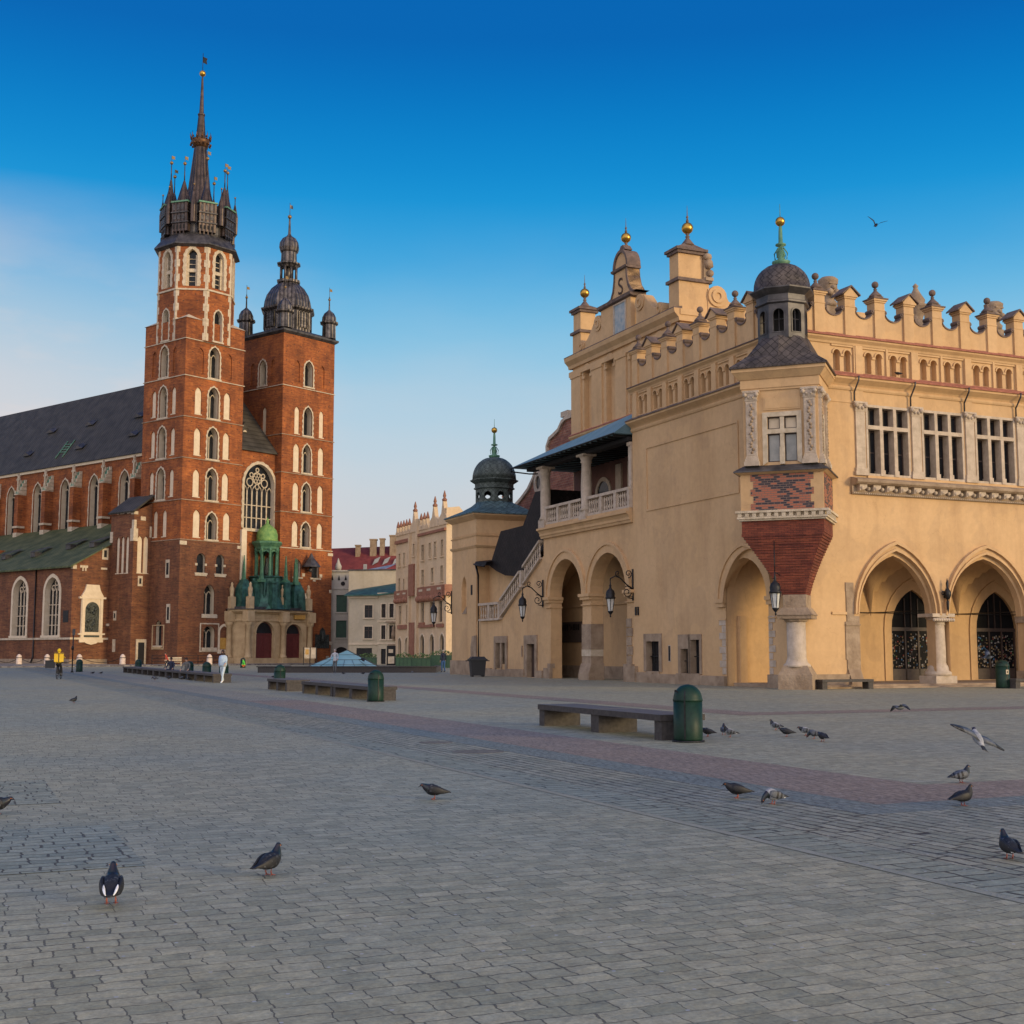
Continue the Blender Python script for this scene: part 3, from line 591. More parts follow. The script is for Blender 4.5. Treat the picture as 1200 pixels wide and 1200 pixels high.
# ---- corner oriel on its column
q=math.sqrt(.5)
OT=lambda x,y,z:(q*(x-.1)+q*y,-q*(x-.1)+q*y,z)       # x across the front, y inward
ori=thing('oriel','','x'); 
for k in ('label','category'): del ori[k]
ori.parent=hall
F=-1.18                                             # front plane
mb=MB(OT)
# stepped brick corbel growing out of the column
N=22
for k in range(N):
    t=k/(N-1); e=t**1.35; hw=.52+(1.76-.52)*(e*.55+t*.45); fr=-.62+(-1.16+.62)*t; z=4.05+k*(6.72-4.05)/N
    mb.box(.35*(1-t)-hw,.35*(1-t)+hw,fr,2.6 if t>.4 else .9+1.7*t/.4,z,z+.125); mb.box(.35*(1-t)-hw+.05,.35*(1-t)+hw-.05,fr+.06,2.4 if t>.4 else .9,z+.125,z+(6.72-4.05)/N+.002)
mb.box(-1.74,1.79,F+.02,2.6,6.72,7.28)
mb.build('corbel','redbrick',ori)
mb=MB(OT); mb.box(-1.85,1.90,F-.08,2.5,7.28,7.36); mb.box(-1.92,1.97,F-.15,2.5,7.36,7.44); mb.box(-1.98,2.03,F-.2,2.5,7.62,7.72)
mb.box(-1.8,1.85,F-.02,2.5,7.44,7.62)
for k in range(13):
    x=-1.88+k*.318; mb.box(x,x+.17,F-.16,F-.02,7.44,7.62)
for k in range(8):
    y=F+.2+k*.32; mb.box(1.852,1.98,y,y+.17,7.44,7.62); mb.box(-1.93,-1.802,y,y+.17,7.44,7.62)
mb.build('dentil_moulding','white',ori)
mb=MB(OT); mb.box(-1.76,1.81,F,2.5,7.72,9.32)
mb.build('base_block','plaster',ori)
mb=MB(OT); mb.box(-1.1,1.17,F-.012,F+.1,7.725,9.315)
for k in range(5): mb.box(-1.32 if k%2==0 else -1.2,-1.1,F-.012,F+.1,7.73+k*.32,7.73+k*.32+.30); mb.box(1.17,1.40 if k%2==0 else 1.27,F-.012,F+.1,7.73+k*.32,7.73+k*.32+.30)
mb.box(1.8,1.825,F+.15,2.3,7.76,9.3)
mb.build('brick_panel','checker',ori)
mb=MB(OT); 
def pyr(z0,a,z1,b,oy0,oy1): return [[(-1.75-a,oy0-a,z0),(1.8+a,oy0-a,z0),(1.8+a,2.4,z0),(-1.75-a,2.4,z0)],[(-1.75-b,oy0-b,z1),(1.8+b,oy0-b,z1),(1.8+b,2.4,z1),(-1.75-b,2.4,z1)]]
mb.loft(pyr(9.32,.05,9.4,.22,F,0)); mb.loft(pyr(9.402,.27,9.46,.27,F,0),1); mb.loft(pyr(9.461,.26,9.72,-.12,F,0),1)
mb.build('sill_roof',['plaster','lead'],ori)
# upper storey walls with windows
U=F+.12
mb=MB(OT)
mb.wall([(-1.6,9.7),(1.65,9.7),(1.65,13.5),(-1.6,13.5)],[rect(-.55,.0,9.85,11.1),rect(.18,.73,9.85,11.1),rect(-.55,0,11.3,11.85),rect(.18,.73,11.3,11.85)],U,.18,0)
sw=lambda s,d,z:OT(1.65-d,U+s,z); mb2=MB(sw)
mb2.wall([(0,9.7),(3.4,9.7),(3.4,13.5),(0,13.5)],[rect(.7,1.35,9.85,11.1),rect(.7,1.35,11.3,11.85)],0,.18)
sl=lambda s,d,z:OT(-1.6+d,U+s,z); mb3=MB(sl); mb3.wall([(0,9.7),(3.4,9.7),(3.4,13.5),(0,13.5)],[],0,.1)
mb.T=None
for o in (mb2,mb3): mb.add(o.v,o.f)
mb.T=OT; mb.box(-.7,.9,U-.04,U,12.15,12.75); mb.box(-.62,.82,U-.055,U-.04,12.22,12.68)
mb.box(-1.66,1.71,U-.06,U+3,13.05,13.15); mb.box(-1.7,1.75,U-.1,U+3,13.15,13.55)
mb.loft([[(-1.75,U-.15,13.55),(1.8,U-.15,13.55),(1.8,3,13.55),(-1.75,3,13.55)],[(-2.0,U-.4,13.85),(2.05,U-.4,13.85),(2.05,3,13.85),(-2.0,3,13.85)]]); mb.box(-2.02,2.07,U-.42,3,13.85,14.0)
mb.build('upper_walls','plaster',ori)
mb=MB(OT); mb.ring(rect(-.76,.94,9.72,12.05),rect(-.55,.73,9.85,11.85),U-.08,U+.02,0); mb.box(.0,.18,U-.05,U+.14,9.74,11.85); mb.box(-.55,.73,U-.06,U+.14,11.1,11.3); mb.box(-.02,.2,U-.1,U-.05,9.74,10.5)
w=mb.build('window','white',ori)
mb=MB(OT); mb.box(-.55,0,U+.13,U+.15,9.85,11.1); mb.box(.18,.73,U+.13,U+.15,9.85,11.1); mb.box(-.55,0,U+.13,U+.15,11.3,11.85,2); mb.box(.18,.73,U+.13,U+.15,11.3,11.85,2)
for a,b in ((-.55,0),(.18,.73)):
    for z0,z1 in ((9.85,11.1),(11.3,11.85)):
        mb.ring(rect(a,b,z0,z1),rect(a+.05,b-.05,z0+.05,z1-.05),U+.07,U+.12,1,True)
mb.build('casement',['paleglass','wood','cream'],w)
mb=MB(sw); mb.ring(rect(.5,1.55,9.75,12.05),rect(.7,1.35,9.85,11.85),-.06,.02,0); mb.box(.7,1.35,-.03,.1,11.1,11.3); mb.box(.7,1.35,.12,.14,9.85,11.85,1); mb.build('window',['white','glass'],ori)
def opil(T,x0,x1):
    mb=MB(T); c=(x0+x1)/2
    mb.box(x0-.09,x1+.09,-.26,0,9.7,9.9); mb.box(x0-.05,x1+.05,-.22,0,9.9,10.02); mb.box(x0-.02,x1+.02,-.18,0,10.02,10.12)
    mb.box(x0,x1,-.12,0,10.12,12.6)
    mb.box(x0-.03,x1+.03,-.15,0,12.6,12.66); mb.prism([(x0,12.66),(x1,12.66),(x1+.08,12.95),(x0-.08,12.95)],-.18,0); mb.box(x0-.12,x1+.12,-.22,0,12.95,13.05)
    for sx in (-1,1): mb.ball((c+sx*.26,-.2,12.86),.1,8); mb.ball((c+sx*.1,-.18,12.76),.07,6)
    for k in range(16):
        z=10.3+k*.14; mb.ball((c+.06*math.sin(k*1.9),-.115,z),.075,6,1)
    mb.ring(rect(x0+.03,x1-.03,10.18,12.54),rect(x0+.09,x1-.09,10.25,12.48),-.14,-.115,0,True)
    mb.build('pilaster',['stone','oldstone'],ori)
FT=lambda x,y,z:OT(x,U+y,z)
opil(FT,-1.47,-.98); opil(FT,1.05,1.54)
opil(sw,.08,.42); opil(sw,1.7,2.05)
# tented roof and turret
mb=MB(OT); cx,cy=.02,.15
def octa(r,z,ph=PI/8): return [(cx+r*math.cos(ph+k*PI/4),cy+r*math.sin(ph+k*PI/4),z) for k in range(8)]
sq=[(-2.1,U-.5),(2.15,U-.5),(2.15,2.6),(-2.1,2.6)]
def sq8(z):  # the square eave as 8 points matching the octagon
    a,b,c,d=sq; return None
ev=[(2.15,cy+.9),(1.0,2.6),(-1.0,2.6),(-2.1,cy+.9),(-2.1,U-.5+.9),(-1.15,U-.5),(1.2,U-.5),(2.15,U-.5+.9)]
# corner-true pyramid: four corners repeated
base=[(2.15,cy),(2.15,2.6),(cx,2.6),(-2.1,2.6),(-2.1,cy),(-2.1,U-.5),(cx,U-.5),(2.15,U-.5)]
top=[(cx+1.12*math.cos(k*PI/4),cy+1.12*math.sin(k*PI/4)) for k in range(8)]
mid=[((b[0]*.46+t[0]*.54),(b[1]*.46+t[1]*.54)) for b,t in zip(base,top)]
mb.loft([[(x,y,14.0) for x,y in base],[(x,y,14.08) for x,y in base],[(x,y,14.62) for x,y in mid],[(x,y,15.5) for x,y in top]])
mb.build('tent_roof','scale',ori)
def turret(par,T,cx,cy,z0,r,h,dome_h,dr,mat_wall,mat_dome,n=8,arched=True,ph=PI/8):
    """eight-sided lantern with arched openings, cornice, scaled dome and a finial with gilt ball"""
    tu=bpy.data.objects.new('turret',None); COL.objects.link(tu); tu.parent=par
    mb=MB(T); w=2*r*math.sin(PI/8)
    for k in range(8):
        a=ph+k*PI/4; b=a+PI/4
        p0=(cx+r*math.cos(a),cy+r*math.sin(a)); p1=(cx+r*math.cos(b),cy+r*math.sin(b)); ux=((p1[0]-p0[0])/w,(p1[1]-p0[1])/w); nx=(-ux[1],ux[0])
        t0=T or (lambda x,y,z:(x,y,z))
        FT_=lambda s,d,z,p0=p0,ux=ux,nx=nx,t0=t0:t0(p0[0]+ux[0]*s+nx[0]*d,p0[1]+ux[1]*s+nx[1]*d,z)
        m2=MB(FT_); c=w/2; ow=w*.27
        if arched: hl=opening(c-ow,c+ow,z0+.18*h,z0+h*.70,z0+h*.70+ow,5); m2.wall([(0,z0),(w,z0),(w,z0+h),(0,z0+h)],[hl],0,.14)
        else:
            zc=z0+h*.5; hl=[(c+ow*math.cos(t*PI/6),zc+ow*math.sin(t*PI/6)) for t in range(12)]; m2.wall([(0,z0),(w,z0),(w,z0+h),(0,z0+h)],[hl],0,.14)
        m2.ring([(c+(x-c)*1.22,z0+h*.45+(z-z0-h*.45)*1.09) for x,z in hl],hl,-.03,.02,0,True)
        if arched: m2.tube([(c,.1,z0+.18*h),(c,.1,z0+h*.9)],.02,4); m2.tube([(c-ow,.1,z0+.55*h),(c+ow,.1,z0+h*.55)],.02,4)
        mb.T=None; mb.add(m2.v,m2.f); mb.T=T
    mb.lathe([(r*1.0,z0+h),(r*1.1,z0+h+.06),(r*1.1,z0+h+.14),(r*1.04,z0+h+.18),(r*1.04,z0+h+.42),(r*1.2,z0+h+.56),(r*1.3,z0+h+.66),(r*1.3,z0+h+.72),(r*.9,z0+h+.74)],cx,cy,8,0,ph,False)
    mb.build('lantern',mat_wall,tu)
    mb=MB(T); zd=z0+h+.72
    mb.lathe([(dr*1.04,zd),(dr*1.0,zd+.1)]+[(dr*(math.cos(t)**.82),zd+.1+dome_h*math.sin(t)) for t in [PI/2*k/9 for k in range(9)]]+[(.12,zd+.1+dome_h)],cx,cy,16,0,ph)
    mb.build('dome',mat_dome,tu)
    mb=MB(T); z=zd+dome_h
    mb.lathe([(.34,z+.02),(.40,z+.16),(.42,z+.24),(.2,z+.3),(.14,z+.42),(.2,z+.6),(.12,z+.85),(.07,z+.95),(.24,z+1.0),(.24,z+1.06),(.1,z+1.12),(.085,z+1.7),(.06,z+1.95)],cx,cy,10)
    for k in range(6):
        a=k*PI/3; mb.tube([(cx+.12*math.cos(a),cy+.12*math.sin(a),z+.9),(cx+.3*math.cos(a),cy+.3*math.sin(a),z+.62),(cx+.26*math.cos(a),cy+.26*math.sin(a),z+.36)],.03,5)
    mb.tube([(cx,cy,z+2.2),(cx,cy,z+2.95)],.022,5,0,.012)
    f=mb.build('finial_spire','verd',tu)
    mb=MB(T); mb.ball((cx,cy,z+2.12),.22,14); mb.build('gilt_ball','gold',tu)
    return tu
turret(ori,OT,cx,cy,15.42,1.12,1.55,1.22,1.28,'lead','scale')
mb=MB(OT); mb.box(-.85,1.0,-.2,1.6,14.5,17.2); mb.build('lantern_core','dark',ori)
# column under the corbel
mb=MB(OT); x=.42; y=-.62
mb.box(x-.72,x+.72,y-.62,y+.9,0,.62); mb.loft([[(x-.72,y-.62,.62),(x+.72,y-.62,.62),(x+.72,y+.9,.62),(x-.72,y+.9,.62)],[(x-.5,y-.5,1.02),(x+.5,y-.5,1.02),(x+.5,y+.7,1.02),(x-.5,y+.7,1.02)]])
mb.lathe([(.60,.95),(.58,1.05),(.47,1.15),(.44,1.25),(.41,1.35),(.41,2.9)],x,y,18,1)
mb.lathe([(.41,2.86),(.5,2.92),(.52,2.98),(.62,3.02)],x,y,8,0,PI/8,False)
mb.box(x-.72,x+.72,y-.5,y+1.2,3.02,3.18); mb.loft([[(x-.78,y-.56,3.18),(x+.78,y-.56,3.18),(x+.78,y+1.2,3.18),(x-.78,y+1.2,3.18)],[(x-.56,y-.35,3.5),(x+.56,y-.35,3.5),(x+.56,y+1.2,3.5),(x-.56,y+1.2,3.5)]])
mb.box(x-.5,x+.48,y-.2,y+1.3,3.5,4.06)
mb.build('column',['oldstone','stone'],ori)
# ---- loggia (s 14..25.5), two round arches below, balcony above
mb=MB(LS)
A1=(14.85,19.1);A2=(20.2,24.5)
o=[(14,0),(14.85,0)]+arch(*A1,4.95,7.15,8)+[(19.1,0),(20.2,0)]+arch(*A2,4.95,7.15,8)+[(24.5,0),(25.5,0),(25.5,8.72),(14,8.72)]
mb.wall(o,[],0.05,.75,0,0,[[(14.85,0)]+arch(*A1,4.95,7.15,8)+[(19.1,0)],[(20.2,0)]+arch(*A2,4.95,7.15,8)+[(24.5,0)]])
for a,b in (A1,A2):
    mb.ring(arch(a-.55,b+.55,4.95,7.75,8),arch(a-.4,b+.4,4.95,7.6,8),-.12,.06); mb.ring(arch(a-.4,b+.4,4.95,7.6,8),arch(a,b,4.95,7.15,8),-.04,.06)
for a,b in ((14.05,14.9),(19.05,20.25),(24.45,25.1)):
    mb.box(a,b,-.12,.85,4.6,4.78); mb.box(a-.08,b+.08,-.2,.85,4.78,4.95); mb.box(a,b,-.05,.85,4.28,4.34)
mb.wall([(14,0),(34,0),(34,8.7),(14,8.7)],[],2.66,.1); mb.wall([(14,8.5),(25.5,8.5),(25.5,8.6),(14,8.6)],[],.2,.1)
mb.box(14.0,25.5,.85,2.66,8.0,8.1); mb.box(14.,14.1,.5,2.66,0,8)
mb.box(14.1,33,2.54,2.66,4.4,4.55)
mb.build('loggia_walls','plaster',hall)
mb=MB(LS); z=.6
mb.extx([(-.2,0),(-.2,.35),(-.02,.95),(.8,.95),(.8,0)],19.0,20.3); mb.box(24.4,25.3,-.1,.1,0,.62); mb.box(14.02,14.9,-.2,.3,0,.95)
mb.box(19.08,20.22,-.0,.8,.95,1.35); mb.box(19.06,20.24,.0,.82,1.75,3.2); mb.box(14.8,14.88,.0,.6,.95,2.2); mb.box(24.48,24.9,-.01,.3,.62,.9)
for k in range(5): mb.box(14.3-.1*(k%2),14.87,-.01,.3,.95+k*.5,1.4+k*.5)
mb.box(14.1,33,2.56,2.68,0,.75)
mb.build('loggia_stonework','oldstone',hall)
mb=MB(LS); mb.box(19.07,20.23,-.02,.8,1.36,1.74); mb.build('white_band','white',hall)
mb=MB(LS); mb.box(25.4,30.3,2.6,2.66,2.2,3.5)
gx=25.7
while gx<30.0:
    w=random.choice([.16,.2,.22,.12]); mb.box(gx,gx+w*.32,2.58,2.6,2.97,3.35,1); mb.box(gx+w*.32,gx+w,2.58,2.6,3.25 if random.random()<.5 else 2.97,3.35 if random.random()<.6 else 3.05,1); gx+=w+.13
mb.build('wall_sign',['signboard','iron'],hall)
mb=MB(LS); cornice(mb,[(-.1,8.6),(.1,8.6),(.14,8.72),(.2,8.76),(.2,8.9),(.3,9.05),(.42,9.1),(.42,9.22),(-.1,9.22)],14.05,25.6); mb.box(14.05,25.6,-.2,3.3,9.22,9.4)
mb.build('balcony','plaster',hall)
def balustrade(mb,pts,step=.26,h=.98,posts=(),n=8,m=0):
    """pts: (s,z) line of the plinth top; rail follows it"""
    for (s0,z0),(s1,z1) in zip(pts,pts[1:]):
        L=abs(s1-s0); k=max(2,int(L/step)); ang=(z1-z0)/(s1-s0)
        mb.prism([(s0,z0),(s1,z1),(s1,z1+.14),(s0,z0+.14)],-.16,.12,m); mb.prism([(s0,z0+h),(s1,z1+h),(s1,z1+h+.16),(s0,z0+h+.16)],-.2,.16,m)
        for i in range(k):
            t=(i+.5)/k; s=s0+(s1-s0)*t; z=z0+(z1-z0)*t+.1
            hh=h-.1; mb.lathe([(.07,z),(.035,z+.06),(.085,z+.25*hh),(.035,z+.46*hh),(.05,z+.5*hh),(.035,z+.54*hh),(.085,z+.75*hh),(.035,z+hh-.06),(.07,z+hh+.05)],s,-.02,n,m)
    for s,z in posts: mb.box(s-.14,s+.14,-.19,.15,z,z+h+.02,m)
mb=MB(LS); balustrade(mb,[(14.15,9.4),(19.15,9.4)],.25,.98,[(15.75,9.4),(17.45,9.4),(14.2,9.4)]); balustrade(mb,[(19.95,9.4),(24.9,9.4)],.25,.98,[(21.4,9.4),(23.05,9.4),(24.8,9.4)])
mb.build('balustrade','stone',hall)
for s in (19.55,25.15):
    mb=MB(LS); mb.box(s-.42,s+.42,-.3,.4,9.25,9.75); mb.lathe([(.42,9.75),(.34,9.95),(.31,10.0),(.33,11.2),(.28,12.55),(.36,12.62),(.3,12.7),(.42,12.95)],s,.02,12); mb.box(s-.46,s+.46,-.42,.46,12.95,13.08); mb.build('column','stone',hall)
mb=MB(LS); mb.box(14.0,14.3,-.1,.3,9.4,13.0); mb.box(13.98,14.36,-.16,.34,12.8,13.0); mb.build('pilaster','stone',hall)
mb=MB(LS)
mb.loft([[(14.02,-1.05,13.42),(28.0,-1.05,13.3),(28.0,3.4,13.3),(14.02,3.4,13.42)],[(14.02,-1.05,13.48),(28.0,-1.05,13.36),(28.0,3.4,13.36),(14.02,3.4,13.48)],[(14.02,1.0,15.0),(27.0,1.0,14.4),(27.0,3.4,14.4),(14.02,3.4,15.0)],[(14.02,3.38,15.5),(26.6,3.38,14.75),(26.6,3.4,14.75),(14.02,3.4,15.5)]])
mb.build('loggia_roof','bluesheet',hall)
mb=MB(LS)
mb.box(14.02,27.4,-.25,.3,13.06,13.27)
for k in range(20): s=14.3+k*.66; mb.box(s,s+.12,-.95,3.3,13.27,13.41-.0065*k)
mb.tube([(28.0,-1.05,13.3),(28.0,-1.05,13.1),(26.2,-.6,12.75),(25.6,-.3,12.7)],.05,6); mb.tube([(14.02,-1.12,13.4),(28.05,-1.12,13.28)],.045,6)
mb.build('roof_timbers','dark',hall)
# ---- central gable behind the loggia (x=3.4)
G0,G1=14.45,28.0; GX=3.4
GT=lambda s,d,z:(GX+d,s,z)
gab=bpy.data.objects.new('gable',None); COL.objects.link(gab); gab.parent=hall
niche=[[(a,15.9)]+arch(a,b,19.4,20.0,5)+[(b,15.9)] for a,b in ((25.35,26.4),(22.2,23.35),(19.1,20.3),(16.1,17.2))]
mb=MB(GT); mb.wall([(G0,9.2),(G1,9.2),(G1,20.3),(G0,20.3)],niche,0,.35)
for h in niche:
    mb.add([(x,.35,z) for x,z in h],[tuple(range(len(h)))]); c=(h[0][0]+h[-1][0])/2; inn=h[1:-1]; mb.ring([(c+(x-c)*1.28,19.4+(z-19.4)*1.28) for x,z in inn],inn,-.08,0); 
    for sx in (0,-1): x=h[sx][0]; mb.box(x-.16,x+.16,-.08,0,19.22,19.4)
for a,b in ((26.7,28.05),(23.75,25.1),(20.6,21.9),(17.5,18.8),(14.4,15.8)):
    mb.box(a,b,-.12,0,15.8,19.55); mb.box(a-.06,b+.06,-.18,0,19.5,19.68)
for P in ([(0,20.2),(.15,20.2),(.2,20.4),(.45,20.65),(.5,20.9),(0,20.9)],[(0,19.68),(.14,19.68),(.14,20.0),(0,20.05)]): cornice(mb,P,G0-.2,G1+.35)
mb.box(G0-.2,G1+.3,0.0,1.9,20.2,20.9); cornice(mb,[(0,15.3),(.08,15.3),(.12,15.42),(.26,15.56),(.26,15.66),(0,15.66)],G0,G1+.2)
mb.box(G1-.02,G1,.01,8,9,20.2)
# upper field, scrolls and aedicule
mb.prism([(19.9,20.9),(23.75,20.9),(23.75,23.05),(19.9,23.05)],-.12,.7)
sil=[(22.75,23.35),(22.45,23.5),(22.2,23.9),(22.05,24.5),(22.0,25.0),(20.35,25.0),(20.3,24.5),(20.1,23.9),(19.7,23.45),(19.5,23.35)]
mb.prism([(23.35,23.3)]+sil[1:5]+sil[5:9]+[(19.2,23.3)],-.08,.75)
mb.prism([(21.95,25.1)]+[(21.15+.8*math.cos(PI*k/12),25.15+1.0*math.sin(PI*k/12)) for k in range(13)]+[(20.35,25.1)],-.05,.7)
for c,d in ((25.6,1),(17.5,-1)):                      # S-shaped scroll walls
    pts=[(c+d*1.35,20.9),(c+d*1.35,21.4),(c+d*1.05,21.75),(c+d*.6,21.6),(c+d*.2,21.7),(c-d*.4,22.2),(c-d*.9,22.75),(c-d*1.5,22.9),(c-d*1.85,22.6),(c-d*1.85,20.9)]
    mb.prism(pts,-.06,.6)
    for qx,qz,r in ((c+d*.95,21.4,.42),(c-d*1.35,22.4,.5)):
        mb.prism([(qx+r*math.cos(k*PI/8),qz+r*math.sin(k*PI/8)) for k in range(16)],-.14,.66); o=[(qx+r*.62*math.cos(k*PI/8),qz+r*.62*math.sin(k*PI/8)) for k in range(16)]; mb.ring(o,[(qx+(x-qx)*.5,qz+(z-qz)*.5) for x,z in o],-.2,-.14,0,True)
mb.build('gable_wall','plaster',gab); mb=MB(GT); cornice(mb,[(.3,15.662),(.3,15.7),(.0,15.88),(0,15.662)],G0,G1+.25); mb.build('tile_drip','tile',gab)
mb=MB(GT)
for P,a,b in (([(.1,23.05),(.3,23.12),(.34,23.3),(-.8,23.3),(-.8,23.05)],19.6,23.95),([(.1,24.98),(.24,25.02),(.28,25.14),(-.8,25.14),(-.8,24.98)],20.2,22.15),([(.5,20.9),(.5,20.96),(-.05,21.05),(-.05,20.9)],G0-.2,G1+.35)): cornice(mb,P,a,b)
o=[(21.15+.95*math.cos(PI*k/12),25.15+1.15*math.sin(PI*k/12)) for k in range(13)]; mb.ring(o,[(21.15+(x-21.15)*.82,25.15+(z-25.15)*.84) for x,z in o],-.16,.78)
mb.prism([(21.6,26.25),(20.7,26.25),(21.0,26.6),(21.3,26.6)],.0,.5)
mb.prism([(23.4,23.3)]+sil[1:5]+[(21.9,25.0),(21.95,24.4),(22.05,23.85),(22.35,23.42),(22.6,23.3)],-.14,.8); mb.prism([(19.15,23.3),(19.45,23.35),(19.7,23.45),(20.1,23.9),(20.3,24.5),(20.35,25.0),(20.48,25.0),(20.45,24.4),(20.25,23.8),(19.9,23.3)],-.14,.8)
mb.build('gable_coping','cap',gab)
mb=MB(GT); mb.ring(rect(20.42,22.05,20.98,23.0),rect(20.55,21.92,21.08,22.9),-.18,-.12,0,True); pn=mb.build('mosaic_frame','stone',gab); mb=MB(GT); mb.box(20.55,21.92,-.14,-.122,21.08,22.9); mb.build('mosaic','mosaic',pn)
cu=bpy.data.curves.new('S','FONT'); cu.body='S'; cu.size=1.5; cu.extrude=.03; cu.align_x='CENTER'; to=bpy.data.objects.new('t',cu); COL.objects.link(to)
dg=bpy.context.evaluated_depsgraph_get(); me=bpy.data.meshes.new_from_object(to.evaluated_get(dg)); bpy.data.objects.remove(to)
mb=MB(lambda x,y,z:(GX-.12,21.18-x,23.5+y)); mb.add([tuple(v.co) for v in me.vertices],[tuple(p.vertices) for p in me.polygons]); mb.build('letter','cap',gab)
def giltfinial(mb,mg,T,x,y,z,s=1):
    mb.lathe([(.45*s,z),(.4*s,z+.08),(.2*s,z+.35*s),(.1*s,z+.5*s),(.16*s,z+.58*s),(.07*s,z+.66*s),(.14*s,z+.75*s),(.06*s,z+.8*s)],x,y,10)
    mb.lathe([(.06*s,z+1.45*s),(.1*s,z+1.6*s),(.04*s,z+1.75*s),(.09*s,z+1.85*s),(.03*s,z+1.95*s),(.008,z+2.6*s)],x,y,8); mg.ball((x,y,z+1.13*s),.37*s,14)
mb=MB(GT);mg=MB(GT); giltfinial(mb,mg,GT,21.15,.3,26.15,.86); giltfinial(mb,mg,GT,27.2,.5,24.25,.85); giltfinial(mb,mg,GT,14.95,.9,24.85,.92)
fo=mb.build('gable_finial','cap',gab); mg.build('gilt_ball','gold',gab)
# pylons at both shoulders
def pylon(s0,s1,d0,d1,zs,name='pylon'):
    mb=MB(GT); b,m1,m2,t=zs
    mb.box(s0,s1,d0,d1,b,m1); mb.box(s0-.14,s1+.14,d0-.14,d1+.14,m1,m1+.18,1); mb.box(s0+.1,s1-.02,d0+.05,d1-.35,m1+.18,m2)
    mb.box(s0-.05,s1+.08,d0-.08,d1-.2,m2,m2+.16,1); mb.box(s0-.16,s1+.18,d0-.18,d1-.1,m2+.16,m2+.32,1); c=(s0+s1)/2; e=(d0+d1-.2)/2
    mb.loft([[(s0-.1,d0-.1,m2+.32),(s1+.1,d0-.1,m2+.32),(s1+.1,d1-.2,m2+.32),(s0-.1,d1-.2,m2+.32)],[(c-.25,e-.25,t),(c+.25,e-.25,t),(c+.25,e+.25,t),(c-.25,e+.25,t)]],1)
    mb.build(name,['plaster','cap'],gab)
pylon(14.5,15.6,.0,2.0,(20.9,22.6,24.25,24.95))
pylon(26.85,28.0,.0,1.5,(20.9,22.45,23.85,24.4))
mb=MB(GT); mb.box(14.45,14.75,1.65,2.1,22.75,24.3); mb.ball((14.42,1.95,23.75),.27,8,0,1.2); mb.ball((14.42,2.05,23.2),.22,8); mb.ball((14.4,2.12,23.65),.13,6); mb.lathe([(.2,23.95),(.3,24.1),(.26,24.3),(.1,24.4)],14.5,1.9,8); mb.box(14.3,14.7,1.7,2.2,22.75,22.95); mb.build('mascaron','oldstone',gab)
# scroll that steps down along the long side of the roof hall
SD=lambda s,d,z:(GX+s,14.45+d,z); mb=MB(SD); c=3.2
mb.prism([(1.9,20.9),(1.9,22.3),(2.4,22.5),(3.0,22.2),(3.3,21.7),(4.2,21.4),(5.6,21.3),(5.6,20.9)],0,.6)
for qx,qz,r in ((2.5,21.9,.62),): mb.prism([(qx+r*math.cos(k*PI/8),qz+r*math.sin(k*PI/8)) for k in range(16)],-.1,.7); o=[(qx+r*.65*math.cos(k*PI/8),qz+r*.65*math.sin(k*PI/8)) for k in range(16)]; mb.ring(o,[(qx+(x-qx)*.5,qz+(z-qz)*.5) for x,z in o],-.18,-.1,0,True)
mb.box(0,14,0.02,.5,15,20.9); mb.box(5.6,14,.0,.5,20.9,21.2); mb.box(-.1,14,-.25,.02,20.55,20.88)
for k in range(4):
    qx=7.2+k*1.9; mb.prism([(qx-.4,21.2),(qx-.4,22.1),(qx+.4,22.1),(qx+.4,21.2)],0,.5)
mb.build('side_parapet','plaster',gab)
mb=MB(GT); mb.extx([(.6,20.3),(7,20.3),(7,21.2)],14.9,27.6); mb.build('hall_roof','tile',gab)
mb=MB(GT); 
mb.box(14.4,27.9,-.02,.0,9.4,15.0); 
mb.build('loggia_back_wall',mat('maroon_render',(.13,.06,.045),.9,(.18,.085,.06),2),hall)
mb=MB(GT); l=opening(22.9,24.5,9.5,11.4,12.2,6); mb.add([(x,-.05,z) for x,z in l],[tuple(range(len(l)))]); mb.ring([(22.65,9.45)]+arch(22.65,24.75,11.4,12.45,6)+[(24.75,9.45)],l,-.12,-.02,1)
mb.box(21.3,22.0,-.14,-.02,9.4,13,1); mb.box(19.8,20.5,-.14,-.02,9.4,13,1); mb.box(25.9,26.5,-.14,-.02,9.4,13,1); mb.box(18.2,18.8,-.14,-.02,9.4,13,1); mb.build('loggia_window',['glass','stone'],hall)
# ---- stair wing (s 25.5..36.5)
mb=MB(LS)
dr=rect(26.72,27.88,0.02,2.1); ws=[rect(32.25,32.95,.5,2.2),rect(31.35,32.0,.8,2.2)]
mb.wall([(25.5,0),(36.5,0),(36.5,3.72),(32.15,3.72),(25.5,7.55)],[dr]+ws,.05,.4,0,1)
mb.box(34.0,36.5,2.0,2.3,0,9.4); mb.box(25.5,36.5,3.46,3.6,0,9.4); mb.prism([(25.5,7.1),(25.5,7.35),(32.15,3.55),(36.4,3.55),(36.4,3.35),(32.1,3.35)],.45,2.66)
mb.wall([(30.3,3.7),(36.5,3.7),(36.5,7.95),(34.4,7.6),(33.6,7.2),(32.0,6.6),(30.4,6.5)],[opening(31.2,33.2,3.75,5.2,6.1,5)],1.0,.4)
mb.build('stair_wall',['plaster','oldstone'],hall)
mb=MB(LS); l=opening(31.2,33.2,3.75,5.2,6.1,5); mb.add([(x,1.3,z) for x,z in l],[tuple(range(len(l)))]); mb.build('stair_arch','dark',hall)
